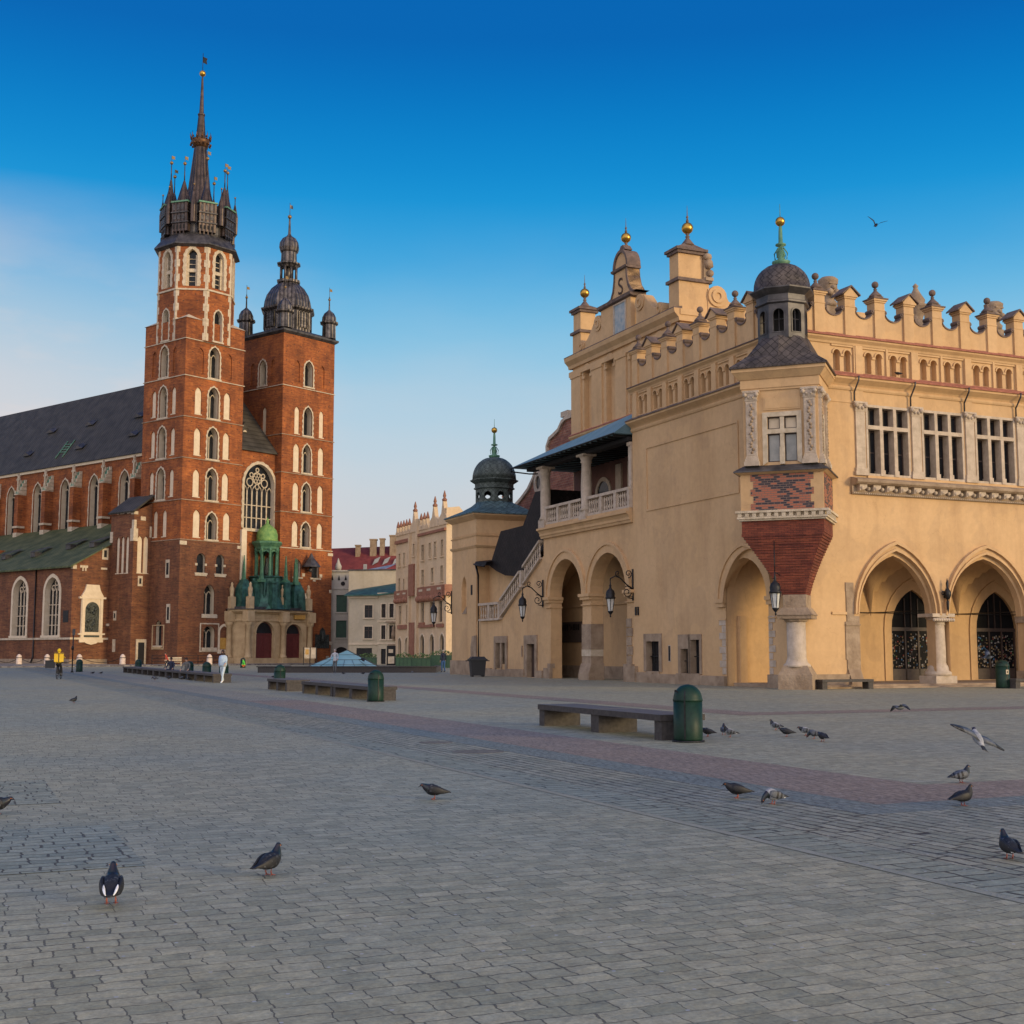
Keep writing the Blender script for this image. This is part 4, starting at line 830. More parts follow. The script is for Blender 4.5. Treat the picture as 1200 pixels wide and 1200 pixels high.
mb=MB(LS); mb.prism([(34.9,7.5),(33.0,9.75),(29.3,9.8),(27.4,11.8),(25.5,11.75),(25.5,8.2),(27,7.7),(30.4,6.55),(32.2,6.7),(33.8,7.1)],.35,3.3); mb.loft([[(36.4,-.15,7.75),(34.5,-.15,7.5),(34.5,2,7.5),(36.4,2,7.75)],[(36.4,-.1,7.9),(34.4,-.1,7.75),(34.4,2,8.1),(36.4,2,8.1)]])
mb.build('stair_roof','shingle',hall)
mb=MB(LS); mb.tube([(36.45,-.2,7.7),(34.6,-.2,7.45)],.07,6); mb.tube([(36.3,-.12,7.6),(35.9,-.1,6.9),(35.85,-.08,.1)],.07,7); mb.build('gutter_pipe','iron',hall)
mb=MB(LS); balustrade(mb,[(25.75,7.35),(28.3,5.9)],.3,1.05,[(28.55,5.75)],8); balustrade(mb,[(28.85,5.6),(32.0,3.9)],.3,1.05,[(32.15,3.75)]); balustrade(mb,[(32.3,3.72),(35.7,3.72)],.4,1.05,[(33.9,3.72)])
mb.build('stair_balustrade','stone',hall)
mb=MB(LS); mb.ring(rect(26.4,28.35,0,2.65),rect(26.72,27.88,0,2.1),-.05,.05); mb.ring(rect(31.05,33.25,.3,2.65),rect(31.35,32.95,.5,2.2),-.05,.05,0); mb.box(32.0,32.25,-.03,.2,.5,2.2)
for k in range(4): a=25.5+k*2.75; mb.box(a,a+2.74,-.12,.04,0,.45+.05*(k%2)) if not(k==0) else mb.box(25.5,26.4,-.12,.04,0,.45)
mb.box(28.7,28.8,-.02,.05,1.3,2.0); mb.build('door_surround','oldstone',hall)
mb=MB(LS); mb.box(26.72,27.88,.3,.36,0,2.1); mb.box(26.9,27.25,.27,.3,.2,1.9); mb.box(27.35,27.7,.27,.3,.2,1.9); mb.build('door','wood',hall)
mb=MB(LS); mb.box(31.35,32.0,.3,.33,.8,2.2); mb.box(32.25,32.95,.3,.33,.5,2.2); mb.box(31.66,31.7,.25,.3,.8,2.2); mb.box(32.58,32.62,.25,.3,.5,2.2); mb.build('window','glass',hall)
# ---- small end tower (s 36.5..41.2)
tw=bpy.data.objects.new('tower',None); COL.objects.link(tw); tw.parent=hall
mb=MB(LS); nh=[(38.3,4.4)]+arch(38.3,39.3,6.0,7.0,6)+[(39.3,4.4)]
mb.wall([(36.5,0),(41.2,0),(41.2,9.9),(36.5,9.9)],[nh],0,.3); mb.add([(x,.3,z) for x,z in nh],[tuple(range(len(nh)))])
mb.box(36.5,41.2,.35,4.7,0,9.9); mb.box(36.5,36.52,0,.36,0,9.9); mb.box(41.18,41.2,0,.36,0,9.9)
c4=lambda o,z:[(36.5-o,-o,z),(41.2+o,-o,z),(41.2+o,4.7+o,z),(36.5-o,4.7+o,z)]
for o0,z0,o1,z1 in ((.04,8.9,.14,9.05),(.14,9.05,.14,9.12),(.02,9.12,.02,9.7),(.05,9.7,.1,9.8),(.02,9.9,.02,10.9),(.04,10.9,.42,11.2),(.42,11.2,.42,11.3)): mb.loft([c4(o0,z0),c4(o1,z1)])
mb.build('tower_walls','plaster',tw)
mb=MB(LS); mb.box(36.4,41.3,-.1,.02,0,1.0); mb.box(36.38,36.5,-.1,1.5,0,1.0); mb.prism([(36.42,1.0),(37.4,1.0),(37.5,1.9),(37.2,2.7),(36.42,2.75)],-.03,.01); mb.prism([(38.25,4.3),(39.1,4.3),(38.25,4.8)],-.05,.02)
mb.box(36.48,36.5,.0,.7,1,2.6); mb.build('plinth','oldstone',tw)
mb=MB(LS); mb.box(37.2,37.5,-.02,.02,5.6,6.3); mb.build('vent_opening','dark',tw)
mb=MB(LS); cx,cy=38.85,2.35
ba=[(41.7,cy),(41.7,5.2),(cx,5.2),(36.0,5.2),(36.0,cy),(36.0,-.5),(cx,-.5),(41.7,-.5)]; tp=[(cx+1.35*math.cos(k*PI/4),cy+1.35*math.sin(k*PI/4)) for k in range(8)]; md=[(b[0]*.45+t[0]*.55,b[1]*.45+t[1]*.55) for b,t in zip(ba,tp)]
mb.loft([[(x,y,11.3) for x,y in ba],[(x,y,11.38) for x,y in ba],[(x,y,11.85) for x,y in md],[(x,y,12.4) for x,y in tp]])
mb.build('tower_roof','bluescale',tw)
turret(tw,LS,cx,cy,12.38,1.36,.95,1.6,1.6,'greyscale','greyscale',8,False)
# ---- baroque gable of the side wing, seen over the stair roof
mb=MB(lambda s,d,z:(6+d,s,z))
mb.prism([(44,9),(44,12.6),(43,13.0),(42.0,13.35),(40.8,13.9),(39.9,14.6),(39.3,15.3),(38.4,15.5),(37.6,15.4),(37.4,15.7),(37.5,16.6),(37.0,17.2),(36.2,17.4),(35.5,17.6),(34.9,18.1),(34.2,18.3),(29,18.3),(29,9)],0,.5,0,1)
mb.build('wing_gable',['rubble','stone'],hall)
mb=MB(lambda s,d,z:(6+d,s,z)); P=[(44,12.6),(43,13.0),(42.0,13.35),(40.8,13.9),(39.9,14.6),(39.3,15.3),(38.4,15.5),(37.6,15.4),(37.4,15.7),(37.5,16.6),(37.0,17.2),(36.2,17.4),(35.5,17.6),(34.9,18.1),(34.2,18.3),(29,18.3)]
Q=[]
for i,(x,z) in enumerate(P):
    a=P[max(i-1,0)];b=P[min(i+1,len(P)-1)]; v=Vector((b[0]-a[0],b[1]-a[1])).normalized(); Q.append((x-v.y*.26,z+v.x*.26))
mb.ring(P,Q,-.16,.02); mb.box(33.9,35.0,-.12,.5,18.32,18.7); mb.build('gable_coping','stone',hall)
mb=MB(lambda s,d,z:(6+d,s,z)); M['x']=M['stone']; o=[(38.95+.75*math.cos(k*PI/8),14.1+.85*math.sin(k*PI/8)) for k in range(16)]; mb.ring(o,[(38.95+(x-38.95)*.6,14.1+(z-14.1)*.6) for x,z in o],-.12,0,0,True); mb.add([(38.95+(x-38.95)*.6,-.02,14.1+(z-14.1)*.6) for x,z in o],[tuple(range(16))],1)
mb.build('oculus',['stone','glass','cap'],hall)
# ================================================================ the brick basilica
chu=thing('basilica','red brick Gothic church with two unequal towers, the taller crowned by a spiky spire','church',(*OC,0),R_(PH))
SF=lambda s,d,z:(d,s,z)                              # faces that look out along -x, s along y
def shift(T,dx=0,dy=0): return lambda x,y,z:T(x+dx,y+dy,z)
def toothed(x0,x1,zb,zs,zt,t=.15,n=6,jam=7):
    """inner opening outline and a ragged outer outline of the pale stone frame"""
    L=[(x0,zb+(zs-zb)*i/jam) for i in range(jam)]+arch(x0,x1,zs,zt,n)+[(x1,zb+(zs-zb)*i/jam) for i in range(jam-1,-1,-1)]
    O=[]; N=len(L); c=(x0+x1)/2
    for i,(x,z) in enumerate(L):
        if i<jam or i>=N-jam: k=.13*((i%2)) ; O.append((x+(-1 if x<c else 1)*(t+k),z))
        else:
            k=t+.10*(i%2); v=Vector((x-c,(z-zs)*.8+.0001)).normalized(); O.append((x+v.x*k,z+v.y*k))
    return L,O
def gothic_window(T,x0,x1,zb,zs,zt,y,par,depth=1.0,frame=True,sill=True,n=1,reveal='cream'):
    mb=MB(T); L,O=toothed(x0,x1,zb,zs,zt)
    if frame: mb.ring(O,L,y-.05,y+.02)
    if sill: mb.box(x0-.3,x1+.3,y-.12,y+depth,zb-.22,zb)
    for k in range(1,n+1):
        x=x0+(x1-x0)*k/(n+1); mb.box(x-.07,x+.07,y+depth-.25,y+depth-.1,zb,zs)
    if n:
        m=(x1-x0)/(n+1)
        for k in range(n+1):
            a=x0+m*k; i=arch(a+.05,a+m-.05,zs-.35,zs+.25,3); mb.ring([(x,z+.12) for x,z in i],i,y+depth-.25,y+depth-.1)
    i=[(x0+(x-x0)*.999,z) for x,z in L]
    mb.add([(x,y+depth,z) for x,z in i],[tuple(range(len(i)))],1)
    return mb.build('window',['white','glass'],par)
def blind(T,x0,x1,zb,zt,y,par,mt='cream',depth=.16):
    h=(x1-x0)*.75; mb=MB(T); L=opening(x0,x1,zb,zt-h,zt,4); mb.add([(x,y+depth,z) for x,z in L],[tuple(range(len(L)))]); mb.box(x0-.05,x1+.05,y-.05,y+depth,zb-.1,zb)
    return mb.build('blind_niche',mt,par)
def bl_hole(x0,x1,zb,zt): h=(x1-x0)*.75; return opening(x0,x1,zb,zt-h,zt,4)
def tower_face(mb,wins,blinds,outer,y=0,m=0):
    holes=[opening(a,b,zb,zs,zt,6) for a,b,zb,zs,zt,d in wins]
    bh=[bl_hole(*q) for q in blinds]
    mb.wall(outer,holes+bh,y,.16,m,m)
    for (a,b,zb,zs,zt,d),h in zip(wins,holes):
        n=len(h); mb.add([(x,y+.16,z) for x,z in h]+[(x,y+d,z) for x,z in h],[(i,i+n,(i+1)%n+n,(i+1)%n) for i in range(n)],2)
ta=bpy.data.objects.new('tower',None); COL.objects.link(ta); ta.parent=chu
STR=[15.7,20.75,26.1,31.4,36.7,41.5]
WA=9.4; DA=8.7
# taller tower: front
wf=[];bf=[]
for z0,z1 in zip(STR[1:4],STR[2:5]):
    wf.append((3.75,5.4,z0+.25,z0+3.2,z0+4.35,1.0)); bf+=[(1.65,2.7,z0+.5,z0+4.0),(6.25,7.3,z0+.5,z0+4.0)]
wf.append((3.9,5.55,15.95,18.2,19.4,1.0)); bf+=[(1.85,2.95,16.1,19.6),(6.6,7.7,16.1,19.6)]
wf.append((3.75,5.4,36.95,39.9,41.05,1.0)); bfb=[(1.8,2.85,37.2,40.6),(6.4,7.4,37.2,40.6)]
up=rect(0,WA,15.7,44.2)
mb=MB(); tower_face(mb,wf,bf+bfb,up)
wl=[(2.55,3.9,11.6,13.4,14.1,.5),(5.6,6.9,11.6,13.4,14.1,.5),(3.8,5.5,6.4,9.0,10.2,.9),(3.9,5.7,2.15,4.1,4.9,.9)]
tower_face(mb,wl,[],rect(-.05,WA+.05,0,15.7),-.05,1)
# side (x=0)
wsd=[];bsd=[]
for z0,z1 in zip(STR[1:4],STR[2:5]): wsd.append((3.65,5.3,z0+.25,z0+3.2,z0+4.35,1.0)); bsd+=[(1.8,2.7,z0+.5,z0+4.0),(6.0,6.9,z0+.5,z0+4.0)]
bsd+=[(3.0,3.9,16.2,19.6),(4.9,5.8,16.2,19.6)]
wsd.append((3.65,5.3,36.95,39.9,41.05,1.0)); bsb=[(1.8,2.6,37.2,40.6),(6.1,7.0,37.2,40.6)]
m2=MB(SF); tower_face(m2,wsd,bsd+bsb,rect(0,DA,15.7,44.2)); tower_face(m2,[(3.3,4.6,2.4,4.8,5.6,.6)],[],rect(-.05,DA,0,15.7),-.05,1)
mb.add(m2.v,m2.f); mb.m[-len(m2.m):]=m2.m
mb.box(WA-.002,WA,0.0,DA,0,44.2); mb.box(.01,WA,DA-.01,DA,0,44.2)
mb.build('tower_walls',['brick','dullbrick','cream'],ta)
for a,b,zb,zs,zt,d in wf: gothic_window(None,a,b,zb,zs,zt,0,ta,d,n=1)
for q in bf: blind(None,*q,0,ta)
for q in bfb: blind(None,*q,0,ta,'brick')
for a,b,zb,zs,zt,d in wsd: gothic_window(SF,a,b,zb,zs,zt,0,ta,d,n=1)
for q in bsd: blind(SF,*q,0,ta)
for q in bsb: blind(SF,*q,0,ta,'brick')
for i,(a,b,zb,zs,zt,d) in enumerate(wl):
    gothic_window(None,a,b,zb,zs,zt,-.05,ta,d,frame=False,sill=True,n=1 if i>1 else 0)
mb=MB()
for a,b in ((2.3,4.1),(5.4,7.1)):
    mb.box(a,b,-.16,-.05,11.2,11.5); 
    for sx in (a,b-.35): mb.box(sx,sx+.35,-.1,-.05,12.5,12.8)
mb.box(3.5,5.9,-.18,-.05,5.9,6.3); mb.box(3.6,6.0,-.18,-.05,1.7,2.1)
mb.ring(rect(3.3,6.3,1.6,5.25),rect(3.45,6.15,1.75,5.1),-.12,-.05,0,True)
mb.box(-.15,.9,-.14,-.05,15.0,15.5); mb.box(8.9,9.5,-.14,-.05,15.0,15.4)
mb.build('stone_dressings','white',ta)
m3=MB(SF); m3.ring(rect(2.7,5.2,1.9,5.0),rect(2.85,5.05,2.05,4.9),-.12,-.05,0,True); m3.box(3.1,4.8,-.25,-.05,2.0,2.25); m3.build('niche_frame','warmstone',ta)
gothic_window(SF,3.3,4.6,2.4,4.8,5.6,-.05,ta,.6,frame=False,n=0)
mb=MB()
for z in STR: 
    o=.12; mb.slab([(-o,-o),(WA+o,-o),(WA+o,DA+o),(-o,DA+o)],z-.06,z+.04,0 if z>36 else 1)
mb.build('string_course',['white','oldstone'],ta)
mb=MB(); mb.slab([(-.07,-.07),(WA+.07,-.07),(WA+.07,0),(-.07,0)],4.85,4.95); mb.build('plinth_band','dullbrick',ta)
# octagon
cx,cy=WA/2,DA/2; ro=4.72/math.cos(PI/8)
oc=[(cx+ro*math.cos(PI/8+k*PI/4),cy+ro*math.sin(PI/8+k*PI/4)) for k in range(8)]
mb=MB(); ms=[]
fr=MB()
win_jobs=[]
for k in range(8):
    p0=oc[k];p1=oc[(k+1)%8]; w=math.dist(p0,p1); ux=((p1[0]-p0[0])/w,(p1[1]-p0[1])/w); nx=(-ux[1],ux[0])
    T=lambda s,d,z,p0=p0,ux=ux,nx=nx:(p0[0]+ux[0]*s+nx[0]*d,p0[1]+ux[1]*s+nx[1]*d,z)
    m2=MB(T); c=w/2; W=[(c-.62,c+.62,41.8,45.0,45.9,.7),] if k%2==0 else []
    # even k: faces on the square's sides
    m2.wall(rect(0,w,41.5,54.2),[opening(c-.7,c+.7,48.75,52.6,53.7,6)]+([opening(c-.62,c+.62,41.8,45.0,45.9,6)] if k%2==1 else []),0,.75,0,1)
    mb.add(m2.v,m2.f); mb.m[-len(m2.m):]=m2.m
    win_jobs.append((T,c,k))
    f2=MB(T)
    for z in range(41,54):
        zz=41.6+(z-41)*.97; 
        for sx,sg in ((0,1),(w,-1)):
            e=.22+.2*(z%2); a,b=sorted((sx,sx+sg*e)); f2.box(a,b,-.03,.02,zz,zz+.97)
    f2.box(-.03,w+.03,-.14,0,48.2,48.42)
    fr.add(f2.v,f2.f)
mb.build('octagon_walls',['brick','cream'],ta); fr.build('quoins','white',ta)
for T,c,k in win_jobs:
    if k in (1,2): continue                          # faces turned away from the square
    m=MB(T); L,O=toothed(c-.7,c+.7,48.75,52.6,53.7,.38,6,8); m.ring(O,L,-.05,.02)
    m.box(c-.7,c+.7,.3,.7,50.7,51.15); m.add([(x,.7,z) for x,z in L],[tuple(range(len(L)))],1)
    for z in (49.5,50.2,51.8,52.5): m.box(c-.42,c+.42,.6,.69,z-.04,z+.04)
    for sx in (-1,1): m.box(c+sx*.56-.14,c+sx*.56+.14,.35,.68,48.75,53.0)
    m.build('window',['white','glass'],ta)
    if k%2==1: gothic_window(T,c-.62,c+.62,41.8,45.0,45.9,0,ta,.7,n=0)
# corner caps of the square stage
mb=MB()
for sx,sy in ((0,0),(1,0),(0,1),(1,1)):
    X=sx*WA;Y=sy*DA; k=2.85; dx=1-2*sx;dy=1-2*sy
    mb.add([(X-.15*dx,Y-.15*dy,44.2),(X+dx*k,Y-.15*dy,44.2),(X-.15*dx,Y+dy*k,44.2),(X+dx*1.75,Y+dy*1.75,45.35)],[(0,1,3),(0,3,2),(1,2,3),(0,1,2)])
mb.build('corner_cap','white',ta)
mb=MB(); o=1.0
rr=lambda r,z:[(cx+r*math.cos(PI/8+k*PI/4),cy+r*math.sin(PI/8+k*PI/4),z) for k in range(8)]
mb.loft([rr(5.2,54.0),rr(5.75,54.25),rr(5.75,54.4),rr(4.6,55.9)])
mb.build('eaves_roof','lead',ta)
# wooden gallery of turrets below the spire
mb=MB(); g=MB()
for k in range(8):
    a=PI/8+k*PI/4; 
    for rad,hw,z0,z1 in ((3.9,1.12,56.0,60.2),):
        x,y=cx+rad*math.cos(a),cy+rad*math.sin(a); ux=(-math.sin(a),math.cos(a)); n=(math.cos(a),math.sin(a))
        T=lambda s,d,z,x=x,y=y,ux=ux,n=n:(x+ux[0]*s+n[0]*d,y+ux[1]*s+n[1]*d,z)
        m=MB(T); m.box(-hw,hw,-1.0,.75,56.2,57.3); m.box(-hw-.1,hw+.1,-1.0,.9,57.3,57.45,2); m.box(-hw,hw,-1,.85,57.45,58.6); m.box(-hw-.1,hw+.1,-1,1.0,58.6,58.75,2); m.box(-hw,hw,-1,.9,58.75,60.0); m.box(-hw-.12,hw+.12,-1,1.05,60.0,60.2,1)
        for q in range(4): m.box(-hw+.12+q*.5,-hw+.38+q*.5,.75,.78,56.5,57.0,3); m.box(-hw+.08+q*.53,-hw+.2+q*.53,.75,.85,55.75,56.25,0)
        for q in range(3): m.box(-hw+.2+q*.62,-hw+.6+q*.62,.86,.89,57.75,58.3,2); m.box(-hw+.15+q*.62,-hw+.5+q*.62,.91,.93,59.0,59.7,2)
        mb.add(m.v,m.f); mb.m[-len(m.m):]=m.m
mb.lathe([(4.0,55.6),(4.25,56.2),(4.25,58.6),(4.4,58.65),(4.4,60.1),(3.6,60.3)],cx,cy,8,2,0,False)
mb.build('spire_gallery',['spire','verd','lead','dark'],ta)
mb=MB(); mg=MB()
for k in range(8):
    a=PI/8+k*PI/4; x,y=cx+3.8*math.cos(a),cy+3.8*math.sin(a); hh=64.0 if k%2 else 63.2
    mb.lathe([(1.0,60.2),(.85,60.6),(.36,62.4),(.13,hh),(.08,hh+.1)],x,y,8,0,a,False)
    mb.tube([(x,y,hh),(x,y,hh+2.4)],.085,5,0,.05); mg.ball((x,y,hh+2.4),.24,8); mb.tube([(x,y,hh+2.4),(x,y,hh+3.4)],.04,4)
    mg.prism([(x+.02,hh+3.0),(x+.55,hh+3.0),(x+.45,hh+3.2),(x+.55,hh+3.4),(x+.02,hh+3.4)],y-.02,y+.02)
    a2=k*PI/4; x,y=cx+4.75*math.cos(a2),cy+4.75*math.sin(a2)
    mb.lathe([(.42,57.3),(.45,59.6),(.1,61.4)],x,y,6,0,0,False); mb.tube([(x,y,61.3),(x,y,62.4)],.06,5); mg.ball((x,y,62.4),.14,6)
mb.build('pinnacles','spire',ta); mg.build('vanes',mat('dull_gilt',(.34,.22,.08),.45,(.24,.15,.07),5,metal=.7),ta)
mb=MB(); mb.lathe([(2.2,60.2),(1.95,61.0),(1.5,63.5),(.98,68.0),(.85,69.3),(.62,71.2),(.42,73.7),(.5,73.75),(.5,73.95),(.32,74.0),(.14,78.8),(.08,79.3)],cx,cy,8,0,PI/8,False)
mb.build('spire','spire',ta)
mb=MB(); mb.lathe([(.9,69.2),(1.05,69.5),(1.15,69.9),(1.25,70.3),(1.15,70.35),(1.0,69.95),(.8,69.9)],cx,cy,16)
for k in range(12):
    a=k*PI/6; x,y=cx+1.28*math.cos(a),cy+1.28*math.sin(a); mb.tube([(x,y,70.2),(x*1.0+.12*math.cos(a),y+.12*math.sin(a),70.9),(x+.06*math.cos(a),y+.06*math.sin(a),71.25)],.08,5,0,.03); mb.ball((x,y,70.55),.16,6); mb.ball((cx+1.3*math.cos(a+.26),cy+1.3*math.sin(a+.26),69.6),.18,6)
mb.build('gilt_crown',mat('old_gilding',(.16,.075,.025),.5,(.07,.035,.02),4,metal=.6),ta)
mb=MB(); mb.ball((cx,cy,79.7),.43,14); mb.build('gilt_ball','gold',ta)
mb=MB(); mb.tube([(cx,cy,80),(cx,cy,82.6)],.04,5); mb.prism([(cx+.05,81.3),(cx+.7,81.25),(cx+.6,81.7),(cx+.75,82.1),(cx+.05,82.1)],cy-.03,cy+.03); mb.build('weather_vane','iron',ta)
# ---- lower tower with helmet roof
tb=bpy.data.objects.new('tower',None); COL.objects.link(tb); tb.parent=chu
BX0,BX1,BD=16.2,25.7,9.5
wf=[(20.1,21.65,38.5,41.0,42.1,1.1),(20.05,21.65,31.55,34.3,35.6,1.1),(20.0,21.5,26.3,29.0,30.3,1.0),(20.0,21.5,20.9,23.7,24.9,1.0),(20.0,21.5,16.0,18.3,19.4,1.0)]
bf=[(18.4,19.3,31.6,35.4),(22.95,23.8,31.6,35.4),(18.3,19.4,26.3,30.2),(22.85,23.9,26.3,30.2),(18.3,19.4,21.0,24.8),(22.85,23.9,21.0,24.8),(18.3,19.4,16.0,19.5),(22.85,23.9,16.0,19.5)]
bfb=[(18.3,19.2,38.8,41.9),(22.9,23.8,38.8,41.9)]
mb=MB(); tower_face(mb,wf,bf+bfb,rect(BX0,BX1,15.7,45.6))
wl=[(18.75,20.0,11.8,13.4,14.2,.5),(21.95,23.35,11.8,13.4,14.2,.5),(20.2,21.0,6.6,8.2,8.7,.5),(19.8,21.0,.1,4.3,5.2,.5)]
tower_face(mb,wl,[],rect(BX0,BX1+.05,0,15.7),-.05,0)
ST=lambda s,d,z:(BX0+d,s,z); m2=MB(ST)
wsd=[(3.55,5.1,38.5,41.0,42.1,1.1)]; bsd=[(3.4,4.2,31.6,35.4)]; bsb=[(1.7,2.6,38.8,41.9),(6,6.9,38.8,41.9)]
tower_face(m2,wsd,bsd+bsb,rect(0,BD,0,45.6)); mb.add(m2.v,m2.f); mb.m[-len(m2.m):]=m2.m
mb.box(BX1-.01,BX1,0.,BD,0,45.6); mb.box(BX0,BX1,BD-.01,BD,0,45.6)
mb.build('tower_walls',['brick','dullbrick','cream'],tb)
for i,(a,b,zb,zs,zt,d) in enumerate(wf): gothic_window(None,a,b,zb,zs,zt,0,tb,d,n=1 if i>1 else 0,sill=True)
for q in bf: blind(None,*q,0,tb)
for q in bfb: blind(None,*q,0,tb,'brick')
for i,(a,b,zb,zs,zt,d) in enumerate(wl): gothic_window(None,a,b,zb,zs,zt,-.05,tb,d,frame=False,sill=i<3,n=0)
for a,b,zb,zs,zt,d in wsd: gothic_window(ST,a,b,zb,zs,zt,0,tb,d,n=0)
for q in bsd: blind(ST,*q,0,tb)
for q in bsb: blind(ST,*q,0,tb,'brick')
mb=MB()
for z in (15.7,20.6,26.0,31.25,38.1): o=.12; mb.slab([(BX0-o,-o),(BX1+o,-o),(BX1+o,BD+o),(BX0-o,BD+o)],z-.06,z+.04,0 if z>38 or z<16 else 1)
mb.build('string_course',['white','oldstone'],tb)
mb=MB(); mb.box(24.9,25.85,-.14,-.05,15.0,15.4); mb.box(19.9,21.2,-.13,-.05,6.3,6.6); mb.ring(rect(19.75,21.5,6.3,9.6),rect(20.2,21.05,6.6,8.7),-.09,-.04,0,True)
for x,z in ((18.6,11.2),(20.2,11.9),(22.2,11.3),(23.4,11.9),(25.3,9.8),(25.4,2.6),(24.9,.6)): mb.box(x,x+.5,-.12,-.05,z,z+.45)
mb.build('stone_dressings','white',tb)
mb=MB(); mb.lathe([(1.3,13.2),(1.25,13.35),(.35,14.5),(.08,15.1)],21.1,-.9,8,0,0,False); mb.tube([(21.1,-.9,13.3),(21.1,-.6,12.8),(21.1,-.05,12.7)],.08,5); mb.lathe([(.1,12.5),(.32,12.6),(.25,13.0),(.1,13.25)],21.1,-.8,8); mb.build('bell_canopy','lead',tb)
mb=MB(); mb.box(22.8,25.4,-.13,-.05,2.1,4.0); mb.prism([(23.6,4.0),(24.7,4.0),(24.6,4.6),(24.15,5.0),(23.7,4.6)],-.12,-.05); mb.lathe([(.2,2.9),(.4,3.2),(.3,3.7),(.22,4.0),(.25,4.3),(.05,4.5)],24.15,-.15,8); mb.build('memorial_plaque','bronze',tb)
# helmet
hx,hy=(BX0+BX1)/2,BD/2
hl=bpy.data.objects.new('helmet',None)
mb=MB(); q=.35
def sqr(o,z): return [(BX0-o,-o,z),(BX1+o,-o,z),(BX1+o,BD+o,z),(BX0-o,BD+o,z)]
mb.loft([sqr(.05,45.4),sqr(.4,45.7),sqr(.42,45.95),sqr(.05,46.1),sqr(-1.0,46.6)])
mb.build('cornice_roof','lead',tb)
mb=MB(); mb.lathe([(3.45,46.4),(3.5,49.6),(3.95,49.9),(4.0,50.15),(3.6,50.3),(3.5,51.1),(3.2,52.1),(2.5,53.2),(1.6,54.0),(1.4,54.3)],hx,hy,8,0,PI/8,False)
for k in range(8):
    a=k*PI/4; x,y=hx+3.25*math.cos(a),hy+3.25*math.sin(a); ux=(-math.sin(a),math.cos(a))
    mb.T=lambda s,d,z,x=x,y=y,a=a,ux=ux:(x+ux[0]*s+math.cos(a)*d,y+ux[1]*s+math.sin(a)*d,z); mb.box(-.85,.85,-.1,.05,47.3,49.4,0); mb.ring(rect(-.95,.95,47.2,49.5),rect(-.8,.8,47.4,49.3),.0,.12,0,True); 
    for z in (47.8,48.2,48.6,49.0): mb.box(-.8,.8,.05,.1,z-.03,z+.03)
    mb.T=None
mb.build('helmet_roof','helm',tb)
mb=MB()
mb.lathe([(1.7,54.2),(1.75,54.55),(1.3,54.6)],hx,hy,8,0,PI/8,False); mb.lathe([(.45,54.5),(.45,57)],hx,hy,8)
for k in range(8): a=PI/8+k*PI/4; mb.tube([(hx+1.15*math.cos(a),hy+1.15*math.sin(a),54.5),(hx+1.15*math.cos(a),hy+1.15*math.sin(a),56.8)],.17,6)
mb.lathe([(1.25,56.5),(1.45,56.75),(1.75,56.9),(1.75,57.1),(1.2,57.3),(1.15,58.7),(1.35,58.9),(1.5,59.4),(1.42,60.1),(1.0,60.8),(.4,61.2),(.22,61.5),(.12,63.8)],hx,hy,8,0,PI/8,False); mb.tube([(hx,hy,64.2),(hx,hy,66.2)],.04,5); mb.prism([(hx,65.4),(hx+.6,65.4),(hx+.5,65.9),(hx,65.9)],hy-.03,hy+.03)
mb.build('lantern','helm',tb)
mb=MB(); mb.ball((hx,hy,64.1),.3,10)
cts=[(BX0+.6,.6),(BX1-.6,.6),(BX1-.6,BD-.6),(BX0+.6,BD-.6)]
m2=MB()
for x,y in cts:
    m2.lathe([(1.05,46.2),(1.0,48.2),(1.35,48.4),(1.38,48.6),(1.1,48.7),(1.05,49.3),(.75,49.9),(.3,50.3),(.12,50.5),(.08,52.4)],x,y,8,0,PI/8,False); mb.ball((x,y,52.0),.2,8); m2.tube([(x,y,52.2),(x,y,53.8)],.04,4); mb.prism([(x,53.2),(x+.55,53.25),(x+.45,53.6),(x,53.6)],y-.02,y+.02)
m2.build('corner_turrets','helm',tb); mb.build('vanes',bpy.data.materials['dull_gilt'],tb)
# ---- gable between the towers with the great window
mb=MB(); gy=1.2
L=opening(10.9,16.0,18.0,24.0,26.8,10); mb.wall(rect(9.4,16.2,0,28.6),[L],gy,.7,0,1)
mb.build('west_gable_wall',['brick','cream'],chu)
mb=MB(); Li,O=toothed(10.9,16.0,18.0,24.0,26.8,.35,10,12); mb.ring(O,Li,gy-.08,gy+.05)
for k in range(1,6): x=10.9+5.1*k/6; mb.box(x-.09,x+.09,gy+.45,gy+.6,18,23.2)
for k in range(6): a=10.9+5.1*k/6; i=arch(a+.06,a+.79,23.0,23.7,3); mb.ring([(x,z+.14) for x,z in i],i,gy+.45,gy+.6)
for z in (19.5,21.2): mb.box(10.9,16,gy+.5,gy+.58,z-.06,z+.06)
def circ(x,z,r,n=14): return [(x+r*math.cos(k*2*PI/n),z+r*math.sin(k*2*PI/n)) for k in range(n)]
for x,z,r in ((13.45,24.9,.85),(12.2,24.3,.6),(14.7,24.3,.6),(13.45,26.05,.32),(12.45,25.3,.36),(14.45,25.3,.36),(13.45,23.75,.4)): mb.ring(circ(x,z,r),circ(x,z,r-.13),gy+.45,gy+.6,0,True)
for k in range(6): a=k*PI/3; mb.ring(circ(13.45+.45*math.cos(a),24.9+.45*math.sin(a),.3,8),circ(13.45+.45*math.cos(a),24.9+.45*math.sin(a),.2,8),gy+.46,gy+.58,0,True)
mb.add([(x,gy+.66,z) for x,z in Li],[tuple(range(len(Li)))],1); mb.box(10.6,16.2,gy-.25,gy+.6,17.6,18.0)
mb.build('great_window',['white','glass'],chu)
